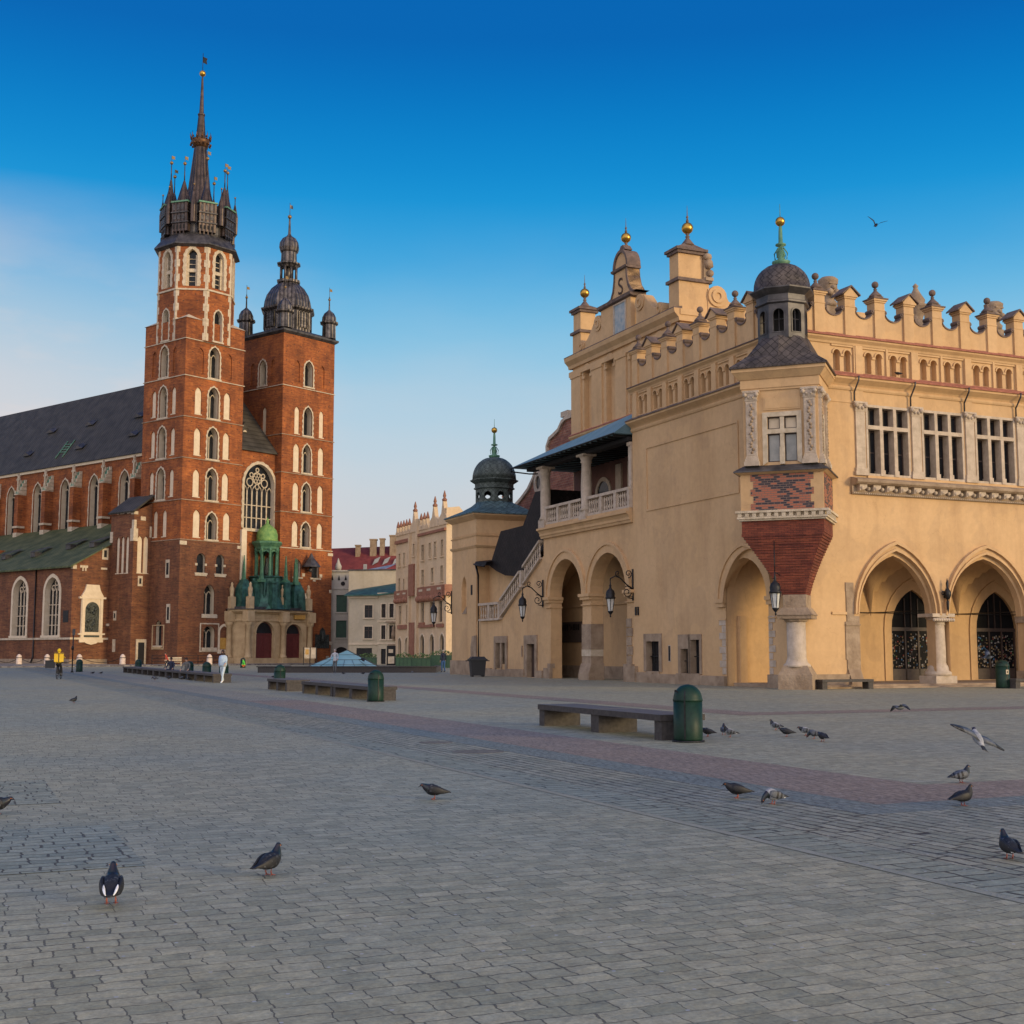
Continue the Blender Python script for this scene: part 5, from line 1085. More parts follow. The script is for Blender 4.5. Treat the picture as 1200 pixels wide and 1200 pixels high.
# ---- nave
NX0,NX1=4.5,21.0
mb=MB(SF); BUT=[15.3+7.35*k for k in range(9)]; nw=[]
for k in range(8): c=BUT[k]+3.67+.1; nw.append((c-1.1,c+1.1,19.2,24.9,26.6,.9))
holes=[opening(a,b,zb,zs,zt,6) for a,b,zb,zs,zt,d in nw]
mb.wall(rect(DA-1,80,0,28.5),holes,NX0,.16,0); 
for (a,b,zb,zs,zt,d),h in zip(nw,holes): n=len(h); mb.add([(x,NX0+.16,z) for x,z in h]+[(x,NX0+d,z) for x,z in h],[(i,i+n,(i+1)%n+n,(i+1)%n) for i in range(n)],1)
mb.build('nave_wall',['brick','cream'],chu)
for a,b,zb,zs,zt,d in nw: gothic_window(SF,a,b,zb,zs,zt,NX0,chu,d,n=1)
for k,c in enumerate(BUT):
    mb=MB(SF); mb.box(c-.5,c+.5,NX0-1.3,NX0-.002,12,25.0); mb.prism([(c-.52,25.0),(c+.52,25.0),(c+.52,25.2),(c-.52,25.2)],NX0-1.4,NX0-.002,1)
    mb.add([(c-.5,NX0-1.3,25.2),(c+.5,NX0-1.3,25.2),(c+.5,NX0-.01,27.4),(c-.5,NX0-.01,27.4),(c-.5,NX0-.01,25.2),(c+.5,NX0-.01,25.2)],[(0,1,2,3),(0,3,4),(1,5,2)],2)
    for z in range(4): mb.box(c-.62,c-.4,NX0-1.25+z*.28,NX0-.05,25.2+z*.55,25.7+z*.55,1); mb.box(c+.4,c+.62,NX0-1.25+z*.28,NX0-.05,25.2+z*.55,25.7+z*.55,1)
    mb.box(c-.12,c+.12,NX0-1.2,NX0-.9,25.2,28.2,1); mb.box(c-.35,c+.35,NX0-1.2,NX0-.95,27.2,27.5,1)
    mb.box(c-.7,c+.6,NX0-1.5,NX0-.2,20.0,20.3,1); mb.box(c-.55,c+.45,NX0-1.42,NX0-.2,18.6,19.3,1)
    mb.build('buttress',['brick','white','verd'],chu)
mb=MB(SF); mb.box(DA,80,NX0-.25,NX0+.1,28.2,28.6); mb.build('nave_cornice','cream',chu)
mb=MB(SF); RZ=41.0; rx=12.8
mb.add([(DA-.3,NX0-.5,28.6),(80,NX0-.5,28.6),(80,rx,RZ),(DA-.3,rx,RZ)],[(0,1,2,3)]); mb.add([(DA-.3,NX1+.5,28.6),(80,NX1+.5,28.6),(80,rx,RZ),(DA-.3,rx,RZ),(DA-.3,NX0-.5,28.6),(80,NX0-.5,28.6)],[(0,1,2,3),(0,4,3),(1,5,2)])
mb.build('nave_roof','slate',chu)
# west slope seen between the towers
mb=MB(); mb.add([(9.4,gy-.4,28.6),(16.2,gy-.4,28.6),(16.2,12.3,RZ),(9.4,12.3,RZ),(9.4,gy-.4,28.4),(16.2,gy-.4,28.4)],[(0,1,2,3),(0,1,5,4)]); mb.box(12.0,13.0,3.4,5.5,30.6,31.9); mb.prism([(11.85,31.9),(13.15,31.9),(12.5,32.7)],3.3,5.6); mb.build('west_roof','slate',chu)
mb=MB(); mb.lathe([(.28,31.3),(.28,31.31)],12.5,3.3,8); mb.prism(circ(12.5,31.3,.3),3.3,3.38); mb.build('dormer_window','white',chu)
for s,t in ((20,.27),(22,.53),(34.5,.55),(32.5,.22),(45,.55),(47,.25),(60,.4)):
    mb=MB(SF); x=NX0-.5+(rx-NX0+.5)*t; z=28.6+(RZ-28.6)*t; mb.add([(s-1.1,x-.45,z-.25),(s+1.1,x-.45,z-.25),(s,x-.5,z+.25),(s,x+1.3,z+1.2),(s-1.2,x+.4,z+.6),(s+1.2,x+.4,z+.6)],[(0,1,2),(0,2,3,4),(1,5,3,2)],0); mb.build('roof_vent','lead',chu)
mb=MB(SF); s=36.5; x0,z0=NX0-.5,28.6; k=(RZ-28.6)/(rx-x0); P=lambda s,h:(s,x0+h*.5-.06,z0+h*.5*k+.06)
for e in (-.9,.9): mb.tube([P(s+e+ (.35 if i%2 else 0)*0,2.0+i*.8) for i in range(6)],.09,5)
for i in range(2,6): mb.tube([P(s-.9,2.0+i*.6),P(s+.9,2.2+i*.6)],.08,5)
mb.build('roof_hatch','verd',chu)
# ---- stair turret beside the tall tower
mb=MB(SF); X0=-2.7; Y0,Y1=6.0,11.0
mb.T=None
holesF=[bl_hole(-2.1,-1.35,11.6,16.3),bl_hole(-1.2,-.45,11.6,16.3)]
mb.wall([(X0,0),(-.05,0),(-.05,20.6),(X0,19.3)],holesF,Y0,.16)
m2=MB(SF); hs=[bl_hole(7.0,7.7,11.6,16.3),bl_hole(8.0,8.7,11.6,16.3),bl_hole(9.0,9.7,11.6,16.3)]; m2.wall(rect(Y0,Y1,0,19.2),hs,X0,.16); mb.add(m2.v,m2.f)
mb.build('stair_turret','dullbrick',chu)
for q in ((-2.1,-1.35,11.6,16.3),(-1.2,-.45,11.6,16.3)): blind(None,*q,Y0,chu)
for q in ((7.0,7.7,11.6,16.3),(8.0,8.7,11.6,16.3),(9.0,9.7,11.6,16.3)): blind(SF,*q,X0,chu)
mb=MB(); mb.prism([(X0-.3,19.2),(.1,21.6),(.1,21.8),(X0-.4,19.4)],Y0-.4,Y1+.3); mb.build('turret_roof','slate',chu)
mb=MB(); mb.box(X0-.12,X0+.55,Y0-.12,Y0+.6,15.6,17.2); mb.box(X0-.05,X0+.3,Y0-.1,Y0+.4,17.2,18.3); mb.box(X0-.12,X0+.5,Y0-.1,Y0+.5,19.0,19.4)
mb.box(-1.9,-1.2,Y0-.05,Y0,10.0-.1,11.3-.1); mb.box(-.35,-.05,Y0-.06,Y0,16.2,17.6)
mb.box(-1.75,-1.0,Y0-.05,Y0,18.3,18.8); mb.box(X0-.08,X0,Y1-.5,Y1+.05,15.6,17); mb.box(X0-.06,X0,9.2,9.8,5.6,6.8); mb.box(X0-.06,X0,9.2,9.8,1.6,3.2); mb.box(-1.9,-.4,Y0-.1,Y0,.0,3.2)
mb.box(-.08,-.05,1.6,2.4,5.2,7.6) ; mb.box(-.09,-.05,2.0,2.8,10.9,13.2); mb.build('stone_dressings','white',chu)
mb=MB(); mb.box(-1.6,-.7,Y0-.13,Y0-.101,0,2.8); mb.box(-1.7,-1.4,Y0-.07,Y0-.051,10.2,10.9); mb.box(X0-.08,X0-.061,9.4,9.65,5.9,6.5); mb.box(-.11,-.091,1.8+.35,2.6,11.3,12.8); mb.box(-.1,-.081,1.8,2.2,5.6,7.2); mb.build('small_openings','dark',chu)
# ---- chapel row with lean-to copper roof
CX=-8.0; CY0=11.0; CY1=80
mb=MB(SF); cw=[]
for c in (15.45,23.1,31.4,39.6,47.8): cw.append((c-1.65,c+1.65,3.7,9.2,11.1,.8))
holes=[opening(a,b,zb,zs,zt,7) for a,b,zb,zs,zt,d in cw]; mb.wall(rect(CY0,CY1,0,12.4),holes,CX,.8,0,1)
m2=MB(); m2.wall([(CX,0),(X0+.02,0),(X0+.02,15.4),(CX,12.4)],[],CY0,.1); mb.T=None; mb.add(m2.v,m2.f)
mb.build('chapel_walls',['dullbrick','cream'],chu)
for a,b,zb,zs,zt,d in cw:
    mb=MB(SF); L=opening(a,b,zb,zs,zt,7); O=[(a-.4,zb)]+arch(a-.4,b+.4,zs,zt+.45,7)+[(b+.4,zb)]; mb.ring(O,L,CX-.08,CX+.05); mb.box(a-.5,b+.5,CX-.2,CX+.7,zb-.3,zb)
    for k in range(1,4): x=a+(b-a)*k/4; mb.box(x-.06,x+.06,CX+.55,CX+.68,zb,zs+.5)
    for z in (5,6.3,7.6): mb.box(a,b,CX+.58,CX+.66,z-.04,z+.04)
    for x,z,r in ((a+.95,zs+.55,.42),(b-.95,zs+.55,.42),((a+b)/2,zs+1.2,.4)): mb.ring(circ(x,z,r),circ(x,z,r-.1),CX+.55,CX+.68,0,True)
    mb.add([(x,CX+.72,z) for x,z in L],[tuple(range(len(L)))],1); mb.build('window',['cream','glass'],chu)
mb=MB(SF); mb.box(CY0-.15,CY1,CX-.16,CX,3.15,3.4); mb.T=None; mb.box(CX-.15,X0+.3,CY0-.16,CY0,3.15,3.4); mb.build('string_course','white',chu); mb=MB(SF); mb.box(CY0,CY1,CX-.14,CX,0,.7); mb.T=None; mb.box(CX-.1,X0,CY0-.12,CY0,0,.7); mb.build('stone_base','oldstone',chu)
mb=MB(SF); mb.add([(CY0-.3,CX-.5,12.35),(CY1,CX-.5,12.35),(CY1,NX0-.2,19.3),(CY0-.3,NX0-.2,19.3),(CY0-.3,CX-.5,12.15),(CY1,CX-.5,12.15)],[(0,1,2,3),(0,1,5,4),(0,4,3)]); mb.build('chapel_roof','greenroof',chu)
for s,t in ((14,.42),(19.5,.42),(25.5,.3),(33,.3),(41,.3)):
    mb=MB(SF); x=CX-.5+(NX0+.3-CX)*t; z=12.35+6.95*t; mb.box(s-.55,s+.55,x-.4,x+.6,z-.1,z+.55); mb.add([(s-.7,x-.55,z+.55),(s+.7,x-.55,z+.55),(s+.7,x+2.2,z+1.45),(s-.7,x+2.2,z+1.45)],[(0,1,2,3)]); mb.build('roof_vent','lead',chu)
mb=MB(); c=-5.15
mb.box(c-1.55,c+1.55,CY0-.2,CY0,3.4,8.6); mb.box(c-1.9,c+1.9,CY0-.3,CY0,8.3,8.55); mb.box(c-1.9,c+1.9,CY0-.28,CY0,3.75,3.95); mb.prism([(c-1.6,8.6),(c+1.6,8.6),(c+1.1,9.4),(c+.9,10.1),(c-.9,10.1),(c-1.1,9.4)],CY0-.22,CY0); mb.prism([(c-1.5,3.4),(c+1.5,3.4),(c+.8,2.7),(c,2.5),(c-.8,2.7)],CY0-.2,CY0); mb.box(c-1.7,c+1.7,CY0-.18,CY0,2.8,3.4)
for x in (c-1.3,c+1.3): mb.box(x-.17,x+.17,CY0-.3,CY0-.2,3.95,8.3)
ep=mb.build('epitaph','cream',chu)
mb=MB(); L=opening(c-1.0,c+1.0,4.1,6.9,7.9,7); mb.add([(x,CY0-.21,z) for x,z in L],[tuple(range(len(L)))]); 
for k in range(26): mb.ball((c+random.uniform(-.8,.8),CY0-.2,random.uniform(4.4,7.4)),random.uniform(.12,.26),6)
mb.box(c-1.1,c+1.1,CY0-.24,CY0-.2,3.45,3.7); mb.build('bronze_relief','bronze',ep)
mb=MB(); mb.box(CX-.05,CX+.5,CY0-.06,CY0+.4,12.0,12.5); mb.box(-7.0,-5.9,CY0-.06,CY0,12.2,12.5); mb.box(-6.7,-6.5,CY0-.05,CY0,11.8,12.2); mb.box(-6.3,-6.1,CY0-.05,CY0,11.8,12.2); mb.box(-4.0,-3.1,CY0-.06,CY0,12.1,12.35); mb.box(-3.9,-3.0,CY0-.06,CY0,13.4,14.9); mb.box(-3.0,-1.9,CY0-.3,CY0,4.9,5.2); mb.build('stone_dressings','white',chu)
mb=MB(); mb.box(-3.65,-3.25,CY0-.08,CY0-.061,13.7,14.6); mb.build('small_openings','dark',chu)
mb=MB(SF); mb.tube([(19.3,CX-.1,12.2),(19.3,CX-.1,1.0),(19.3,CX-.4,.2)],.1,6); mb.box(11.6,12.8,CX-.03,CX,5.3,6.8); mb.build('drain_pipe','iron',chu)
mb=MB(); 
for yy in (13.5,): pass
mb.T=SF; mb.add([(38,CX-.6,3.2),(38,NX0-1.3,18.5),(39,NX0-1.3,18.5),(39,CX-.6,3.2)],[(0,1,2,3)]) if False else None
mb.T=SF; mb.prism([(38.2,12.4),(39.2,12.4),(39.2,16.0),(38.2,16.0)],CX+4,CX+11); mb.build('flying_pier','brick',chu)
# ---- baroque porch
po=bpy.data.objects.new('porch',None); COL.objects.link(po); po.parent=chu
PP=[(8.1,-.25),(9.1,-2.6),(14.75,-2.2),(19.4,-2.1),(20.1,-.1)]
def off(P,o):
    c=(13.9,1.5); return [(x+(x-c[0])/math.hypot(x-c[0],y-c[1])*o,y+(y-c[1])/math.hypot(x-c[0],y-c[1])*o) for x,y in P]
mb=MB(); dd=[]
for i,(p0,p1) in enumerate(zip(PP,PP[1:])):
    w=math.dist(p0,p1); ux=((p1[0]-p0[0])/w,(p1[1]-p0[1])/w); nx=(-ux[1],ux[0]); T=lambda s,d,z,p0=p0,ux=ux,nx=nx:(p0[0]+ux[0]*s+nx[0]*d,p0[1]+ux[1]*s+nx[1]*d,z)
    m=MB(T)
    if i in (1,2):
        c=w/2; hw=1.62 if i==1 else 1.38; h=opening(c-hw,c+hw,.15,4.0,4.0+hw*.95,7); m.wall(rect(0,w,0,6.9),[h],0,.45); i_=h; o_=[(c+(x-c)*1.18,z if z<1 else 4+(z-4)*1.2+.0) for x,z in h]; m.ring(o_,i_,-.08,0); m.box(c-hw-.3,c-hw+.02,-.12,.0,3.85,4.05); m.box(c+hw-.02,c+hw+.3,-.12,0,3.85,4.05); dd.append((T,c,hw,h))
        m.box(.3,w-.3,-.04,0,5.95,6.05)
    else: m.wall(rect(0,w,0,6.9),[],0,.3); m.ring(rect(.5,max(.9,w-.5),1,5.0),rect(.6,max(.8,w-.6),1.1,4.9),-.04,0,0,True)
    mb.add(m.v,m.f)
for q,z0,z1 in ((.12,0,.8),(.22,5.6,5.8),(.3,6.6,6.8),(.75,6.8,7.05)): mb.slab(off(PP,q)+[(20.1,1),(8.1,1)],z0,z1)
mb.build('porch_walls','warmstone',po)
for x,y in PP[:4]:
    m=MB(); v=Vector((x-13.9,y-1.5)).normalized(); x+=v.x*.45; y+=v.y*.45; m.box(x-.5,x+.5,y-.5,y+.5,0,.8); m.lathe([(.5,.8),(.5,1.0),(.4,1.15),(.38,1.3),(.34,4.9),(.45,5.0),(.55,5.4),(.5,5.5)],x,y,12); m.box(x-.55,x+.55,y-.55,y+.55,5.5,6.85); m.build('column','warmstone',po)
for T,c,hw,h in dd:
    m=MB(T); l=opening(c-hw,c+hw,.15,4.0,4.0+hw*.95,7); m.add([(x,.4,z) for x,z in l],[tuple(range(len(l)))]); 
    for a,b in ((c-hw+.1,c-.06),(c+.06,c+hw-.1)):
        for z0,z1 in ((.4,1.5),(1.65,2.6),(2.75,3.7)): m.ring(rect(a+.1,b-.1,z0,z1),rect(a+.2,b-.2,z0+.1,z1-.1),.36,.4,0,True)
    m.box(c-hw,c+hw,.34,.42,3.85,4.0); m.box(c-.05,c+.05,.35,.4,.15,3.85); m.build('door','reddoor',po)
    m=MB(T); l=arch(c-hw+.15,c+hw-.15,4.02,3.95+hw*.9,7); m.add([(x,.38,z) for x,z in l],[tuple(range(len(l)))]); m.build('fanlight','glass',po)
m=MB(); m.slab(off(PP,.95)+[(20.8,1),(7.5,1)],7.05,7.15); m.slab(off(PP,.1)+[(20.1,1),(8.1,1)],7.15,7.45); m.build('porch_roof','lead',po)
m=MB()
for x,y in PP[:4]:
    v=Vector((x-13.9,y-1.5)).normalized(); x+=v.x*.1; y+=v.y*.3; m.box(x-.38,x+.38,y-.38,y+.38,7.15,8.7); m.lathe([(.42,8.7),(.22,8.85),(.3,9.3),(.32,9.8),(.15,10.1),(.2,10.35),(.05,10.6)],x,y,8)
m.build('statue_pedestal','warmstone',po)
px,py=13.9,-.1
m=MB(); m.lathe([(3.4,7.2),(3.1,7.6),(2.3,9.3),(2.2,11.3),(2.4,11.5),(2.3,11.6)],px,py,8,0,PI/8,False)
for k in range(8):
    a=k*PI/4+PI/8; x,y=px+2.9*math.cos(a),py+2.9*math.sin(a)
    if y>1: continue
    m.loft([[(x-.45,y-.45,7.2),(x+.45,y-.45,7.2),(x+.45,y+.45,7.2),(x-.45,y+.45,7.2)],[(x-.35,y-.35,10.6),(x+.35,y-.35,10.6),(x+.35,y+.35,10.6),(x-.35,y+.35,10.6)]]); m.box(x-.5,x+.5,y-.5,y+.5,10.6,10.8)
for k in range(8): a=k*PI/4; m.tube([(px+2.2*math.cos(a),py+2.2*math.sin(a),7.4),(px+2.1*math.cos(a),py+2.1*math.sin(a),11.3)],.25,6)
m.build('lantern_base','darkverd',po)
m=MB()
for k in range(8): a=PI/8+k*PI/4; m.lathe([(.28,11.6),(.2,11.8),(.18,15.0),(.3,15.3)],px+1.45*math.cos(a),py+1.45*math.sin(a),8)
m.lathe([(1.65,15.2),(1.7,15.5),(2.1,16.0),(2.1,16.2),(1.6,16.3)],px,py,8,0,PI/8,False)
for k in range(8):
    a=k*PI/4; x,y=px+1.45*math.cos(a),py+1.45*math.sin(a); ux=(-math.sin(a),math.cos(a)); T=lambda s,d,z,x=x,y=y,ux=ux,a=a:(x+ux[0]*s+math.cos(a)*d,y+ux[1]*s+math.sin(a)*d,z); mm=MB(T); mm.ring([(-.58,15.25)]+[(-.58+1.16*t/8,15.25) for t in range(0,9)]+[(.58,15.25)],[(-.45,14.4)]+arch(-.45,.45,14.4,14.9,4)+[(.45,14.4)],-.12,.12); m.add(mm.v,mm.f)
m.build('lantern_arcade','porchverd',po)
m=MB(); m.lathe([(1.55,16.2),(1.4,16.6),(1.42,17.1),(1.25,17.75),(.8,18.25),(.32,18.6),(.18,18.75),(.22,19.0),(.05,19.5)],px,py,16); m.build('dome','brightverd',po)
m=MB(); m.lathe([(.5,11.6),(.45,12.2),(.25,13.2),(.2,13.6),(.22,13.9),(.05,14.2)],px,py,10); m.build('statue','bronze',po)
m=MB()
for x,y,z in ((px-2.4,py-1.9,10.7),(px+1.2,py-2.5,10.7),(px+3.9,py-1.3,10.6),(px+4.5,py-.9,10.6),(px-4.2,py-.5,10.6)):
    m.box(x-.4,x+.4,y-.4,y+.4,z,z+.35); m.lathe([(.35,z+.35),(.28,z+.6),(.06,z+3.6)],x,y,4,0,PI/4,False)
m.build('obelisks','porchverd',po)
for x,y in ((px-4.2,py-.6),(px+4.2,py-1.2)):
    m=MB(); m.loft([[(x-1.1,y-.9,7.2),(x+1.1,y-.9,7.2),(x+1.1,y+.9,7.2),(x-1.1,y+.9,7.2)],[(x-.9,y-.7,9.8),(x+.9,y-.7,9.8),(x+.9,y+.7,9.8),(x-.9,y+.7,9.8)],[(x-.35,y-.3,11.0),(x+.35,y-.3,11.0),(x+.35,y+.3,11.0),(x-.35,y+.3,11.0)]]); m.box(x-.4,x+.4,y-.95,y-.88,7.6,9.4); m.build('side_dormer','darkverd',po)
m=MB(); m.box(16.9,18.7,-2.55,-2.3,5.95,6.5); m.build('gilt_cartouche','gilt',po)
m=MB(); m.box(9.45,10.3,-.3,.9,10,17.6); m.build('pier_strip','cream',chu)
m=MB(); m.ring([(6.2,1.9)]+arch(6.2,7.95,4.1,5.2,5)+[(7.95,1.9)],[(6.4,1.9)]+arch(6.4,7.75,4.1,4.9,5)+[(7.75,1.9)],-.18,-.05); m.box(6.1,8.0,-.2,-.05,1.4,1.9); sh=m.build('wall_shrine','cream',chu); m=MB(); m.box(6.5,7.65,-.1,-.06,2.0,3.4); m.build('gilt_panel','gilt',sh)

# ================================================================ town houses beyond
def facade_windows(T,wins,par,y=0,frame='cream',dep=.18,bars=True,pm='glass'):
    for a,b,z0,z1 in wins:
        m=MB(T); m.ring(rect(a-.14,b+.14,z0-.05,z1+.14),rect(a,b,z0,z1),y-.06,y+.02); m.box(a-.22,b+.22,y-.16,y+.02,z0-.18,z0-.05); o=m.build('window',frame,par)
        m=MB(T); m.box(a,b,y+dep,y+dep+.02,z0,z1)
        if bars: c=(a+b)/2; m.box(c-.05,c+.05,y+dep-.08,y+dep-.02,z0,z1,1); m.box(a,b,y+dep-.08,y+dep-.02,z0+(z1-z0)*.66-.04,z0+(z1-z0)*.66+.04,1)
        m.build('pane',[pm,'wood'],o)
M['peach']=plaster('peach_render',(.60,.44,.265),(.66,.50,.32),(.86,.82,.8)); M['terracotta']=mat('terracotta_stucco',(.24,.10,.06),.9,(.32,.15,.09),2,bump=.8,bscale=4,dist=.1)
ho=thing('corner_palace','peach four storey corner house with spiky Gothic parapet and a terracotta balcony band','town house',(-7.2,140,0),R_(TH))
W1=[(7.2,8.0,12.1,13.85),(4.85,5.5,12.2,13.9),(3.2,3.85,12.2,13.9),(.95,1.6,12.2,13.95),(7.15,7.95,9.2,10.95),(4.0,4.75,9.4,11.0),(1.0,1.7,9.4,11.1),(15.5,16.1,11.9,13.4),(13.85,14.4,11.9,13.4),(12.3,12.8,11.9,13.4),(15.5,16.1,8.9,10.4),(13.85,14.4,8.9,10.3),(12.3,12.8,8.9,10.4),(10.4,10.95,12.8,14.2),(10.4,10.95,9.8,11.6)]
W2=[(7.0,8.0,4.9,7.2),(4.0,5.0,4.9,7.2),(1.1,2.2,4.9,7.2),(15.0,15.8,4.9,7.1),(12.4,13.2,4.9,7.1)]
AA=[(6.75,8.2,.1,2.7,3.6),(3.55,5.0,.1,2.7,3.6),(.4,1.75,.1,2.7,3.6),(14.8,16.0,.1,2.5,3.3),(12.3,13.5,.1,2.5,3.3)]
m=MB(LS); m.wall(rect(0,17.2,0,15.6),[rect(*w) for w in W1+W2]+[opening(*a,5) for a in AA],0,.25); m.box(8.9,9.4,-.3,0,0,17); m.box(11.6,12.0,-.3,0,0,15.5); 
m.T=None; WL=[(2+k*3.0,3+k*3.0,z,z+1.8) for k in range(4) for z in (5,9.2,12.2)]
m.wall(rect(0,14,0,15.6),[rect(*w) for w in WL],0,.25); m.box(13.9,14,.01,17,0,15.6); m.box(.3,13.9,17,17.2,0,15.6); m.build('house_walls','peach',ho)
facade_windows(LS,W1+W2,ho,0,'peach'); facade_windows(None,WL,ho,0,'peach')
for a in AA:
    m=MB(LS); l=opening(*a,5); m.ring([((a[0]+a[1])/2+(x-(a[0]+a[1])/2)*1.16,z*1.04) for x,z in l],l,-.08,.02); m.add([(x,.24,z) for x,z in l],[tuple(range(len(l)))],1); m.box((a[0]+a[1])/2-.05,(a[0]+a[1])/2+.05,.16,.23,.1,3.3,2); m.build('arched_shopfront',['cream','glass','wood'],ho)
m=MB(LS); m.box(0.2,8.5,-.35,0,7.75,8.95); m.box(12.0,17,-.3,0,7.9,8.9); m.box(9.6,11.4,-.45,0,8.1,11.8); m.box(9.6,11.4,-.3,0,1,5); 
for k in range(9): m.ball((.6+k*.95,-.3,7.6),.4,6)
for k in range(5): m.ball((12.4+k*1.0,-.25,7.7),.35,6)
m.box(3.4,8.5,-.25,0,4.35,4.65); m.box(6.7,8.4,-.2,0,4.6,4.95); m.box(.6,2.6,-.2,0,4.3,4.7); m.box(12,16,-.2,0,4.3,4.8); m.box(12.0,17.1,-.25,0,14.6,15.0); m.box(.0,8.8,-.25,0,14.9,15.2); m.T=None; m.box(-.3,2.5,-.35,0,7.75,8.95); m.build('terracotta_band','terracotta',ho)
m=MB(LS)
for s in (1.3,4.6,7.3): m.box(s-.6,s+.6,-.38,-.352,8.45,8.7)
for s in (13.2,15.4): m.box(s-.5,s+.5,-.33,-.302,8.4,8.6)
m.build('name_tablet','white',ho)
m=MB(LS)
def gabl(c,w,z0,z1): return [(c-w,z0),(c-w*.8,z0+.35*(z1-z0)),(c-w*.35,z0+.5*(z1-z0)),(c-.12,z1),(c+.12,z1),(c+w*.35,z0+.5*(z1-z0)),(c+w*.8,z0+.35*(z1-z0)),(c+w,z0)]
for c,z in ((10.6,18.0),(3.9,17.9),(.9,18.2)): m.prism(gabl(c,1.4,15.6,z),-.1,.35)
for k in range(5): m.prism(gabl(12.6+k*1.05,.5,15.6,16.6),-.1,.3)
for k in range(3): m.prism(gabl(6.3+k*1.1,.55,15.6,16.8),-.1,.3)
m.T=None; m.prism([(0,15.6),(0,17.4),(1.5,17.6),(2.2,16.8),(4,16.4),(4.2,15.6)],0,.4); m.prism([(4,15.6),(4,17.0),(5,18.2),(6.6,18.4),(6.6,15.6)],0,.4); m.prism([(6.7,15.6),(6.7,18.0),(7.6,18.0),(7.6,15.6)],-.1,.6)
m.build('parapet','peach',ho)
m=MB(LS)
for c,z in ((10.6,18.0),(3.9,17.9),(.9,18.2)): m.lathe([(.25,z),(.3,z+.2),(.12,z+.4),(.2,z+.6),(.04,z+1.2)],c,.1,6)
for k in range(5): m.lathe([(.2,16.6),(.22,16.75),(.04,17.4)],12.6+k*1.05,.1,6)
for k in range(3): m.lathe([(.2,16.8),(.22,16.95),(.04,17.6)],6.3+k*1.1,.1,6)
m.T=None; m.lathe([(.5,18.0),(.55,18.5),(.3,18.7),(.45,19.0),(.1,19.3)],7.15,.25,8); m.build('pinnacles','terracotta',ho)
m=MB(); m.prism([(1,15.62),(7,18.0),(13,15.62)],.5,16.9); m.build('roof','lead',ho)
# cream pair of houses
ho=thing('cream_townhouse','low cream corner house with a dark green eave between church and peach corner house','town house',(-21.0,165.5,0),0)
M['creamwall']=plaster('cream_house_render',(.50,.42,.29),(.58,.50,.36),(.86,.84,.8))
WL=[(2.0,3.0,6.0,7.6),(2.0,3.0,3.35,4.85)]
m=MB(); m.wall(rect(0,3.7,0,8.9),[rect(*w) for w in WL]+[rect(1.0,3.0,.05,2.1)],0,.25)
an=R_(-26+52); P0=(3.7,0); ux=(math.cos(R_(20)),-math.sin(R_(20)))
T2=lambda s,d,z:(3.7+s*math.cos(R_(-22))-d*math.sin(R_(-22)),s*math.sin(R_(-22))+d*math.cos(R_(-22)),z)
WR=[(.55+k*1.15,1.15+k*1.15,z,z+1.75) for k in range(4) for z in (6.0,3.25)]; WD=[(.5+k*1.2,1.2+k*1.2,.05,2.0) for k in range(4)]
m2=MB(T2); m2.wall(rect(0,5,0,9.2),[rect(*w) for w in WR+WD],0,.25); m.add(m2.v,m2.f); m.box(0,.01,0,9,0,8.9); m.build('house_walls','creamwall',ho)
facade_windows(None,WL,ho,0,'cream'); facade_windows(T2,WR,ho,0,'cream')
m=MB(); m.box(1.0,3.0,.2,.22,.05,2.1); m.T=T2
for a,b,z0,z1 in WD: m.box(a,b,.2,.22,z0,z1)
m.build('shopfront','glass',ho)
m=MB(); m.box(-.2,3.7,-.2,0,8.5,8.9); m.box(0,3.7,-.1,0,2.5,2.75); m.T=T2; m.box(0,5,-.2,0,8.7,9.2); m.box(0,5,-.1,0,2.6,2.8); m.box(0,5,-.12,0,5.45,5.6); m.build('cornice','cream',ho)
m=MB(); m.add([(-.6,-.6,8.9),(3.7,-.6,8.95),(8.5,-2.5,9.5),(8.6,5,11.2),(3.7,5,10.4),(-.3,5,9.8),(-.6,-.6,8.75),(3.7,-.6,8.8),(8.5,-2.5,9.3)],[(0,1,4,5),(1,2,3,4),(0,1,7,6),(1,2,8,7)]); m.build('roof','darkverd',ho)
m=MB(T2); m.box(1.5,3.6,-.7,0,5.3,5.5); m.box(1.8,3.3,-.6,0,2.4,2.6); m.lathe([(.3,3.2),(.35,3.8),(.2,4.4),(.25,4.7),(.05,5.0)],2.5,-.4,6); m.build('wall_shrine','oldstone',ho)
# grey presbytery with green shutters
ho=thing('grey_townhouse','pale grey house with green window frames right beside the church tower','town house',(-28,181,0),0)
M['greywall']=plaster('grey_house_render',(.36,.33,.28),(.44,.41,.35),(.86,.85,.84))
WL=[(3.2,4.7,7.2,9.6),(3.2,4.7,3.6,6.0),(.6,2,7.2,9.6)]
m=MB(); m.wall(rect(0,6.6,0,12.9),[rect(*w) for w in WL]+[opening(3.0,5.0,.0,1.4,2.3,5)],0,.25); m.box(6.58,6.6,0,9,0,12.9); m.box(0,6.6,-.1,0,10.4,10.6); m.box(0,6.6,-.1,0,3.0,3.15); m.build('house_walls','greywall',ho)
facade_windows(None,WL,ho,0,'greywall',bars=False,pm='barrier'); m=MB(); m.box(3.,5.,.2,.22,0,2.3); m.build('doorway','dark',ho)
m=MB(); 
for k in range(5): m.prism([(2.4+k*.95,11.7),(2.75+k*.95,11.7),(2.6+k*.95,12.4)],-.06,0)
m.prism(circ(4.1,11.2,.3),-.05,0); m.build('stucco_ornament','dark',ho)
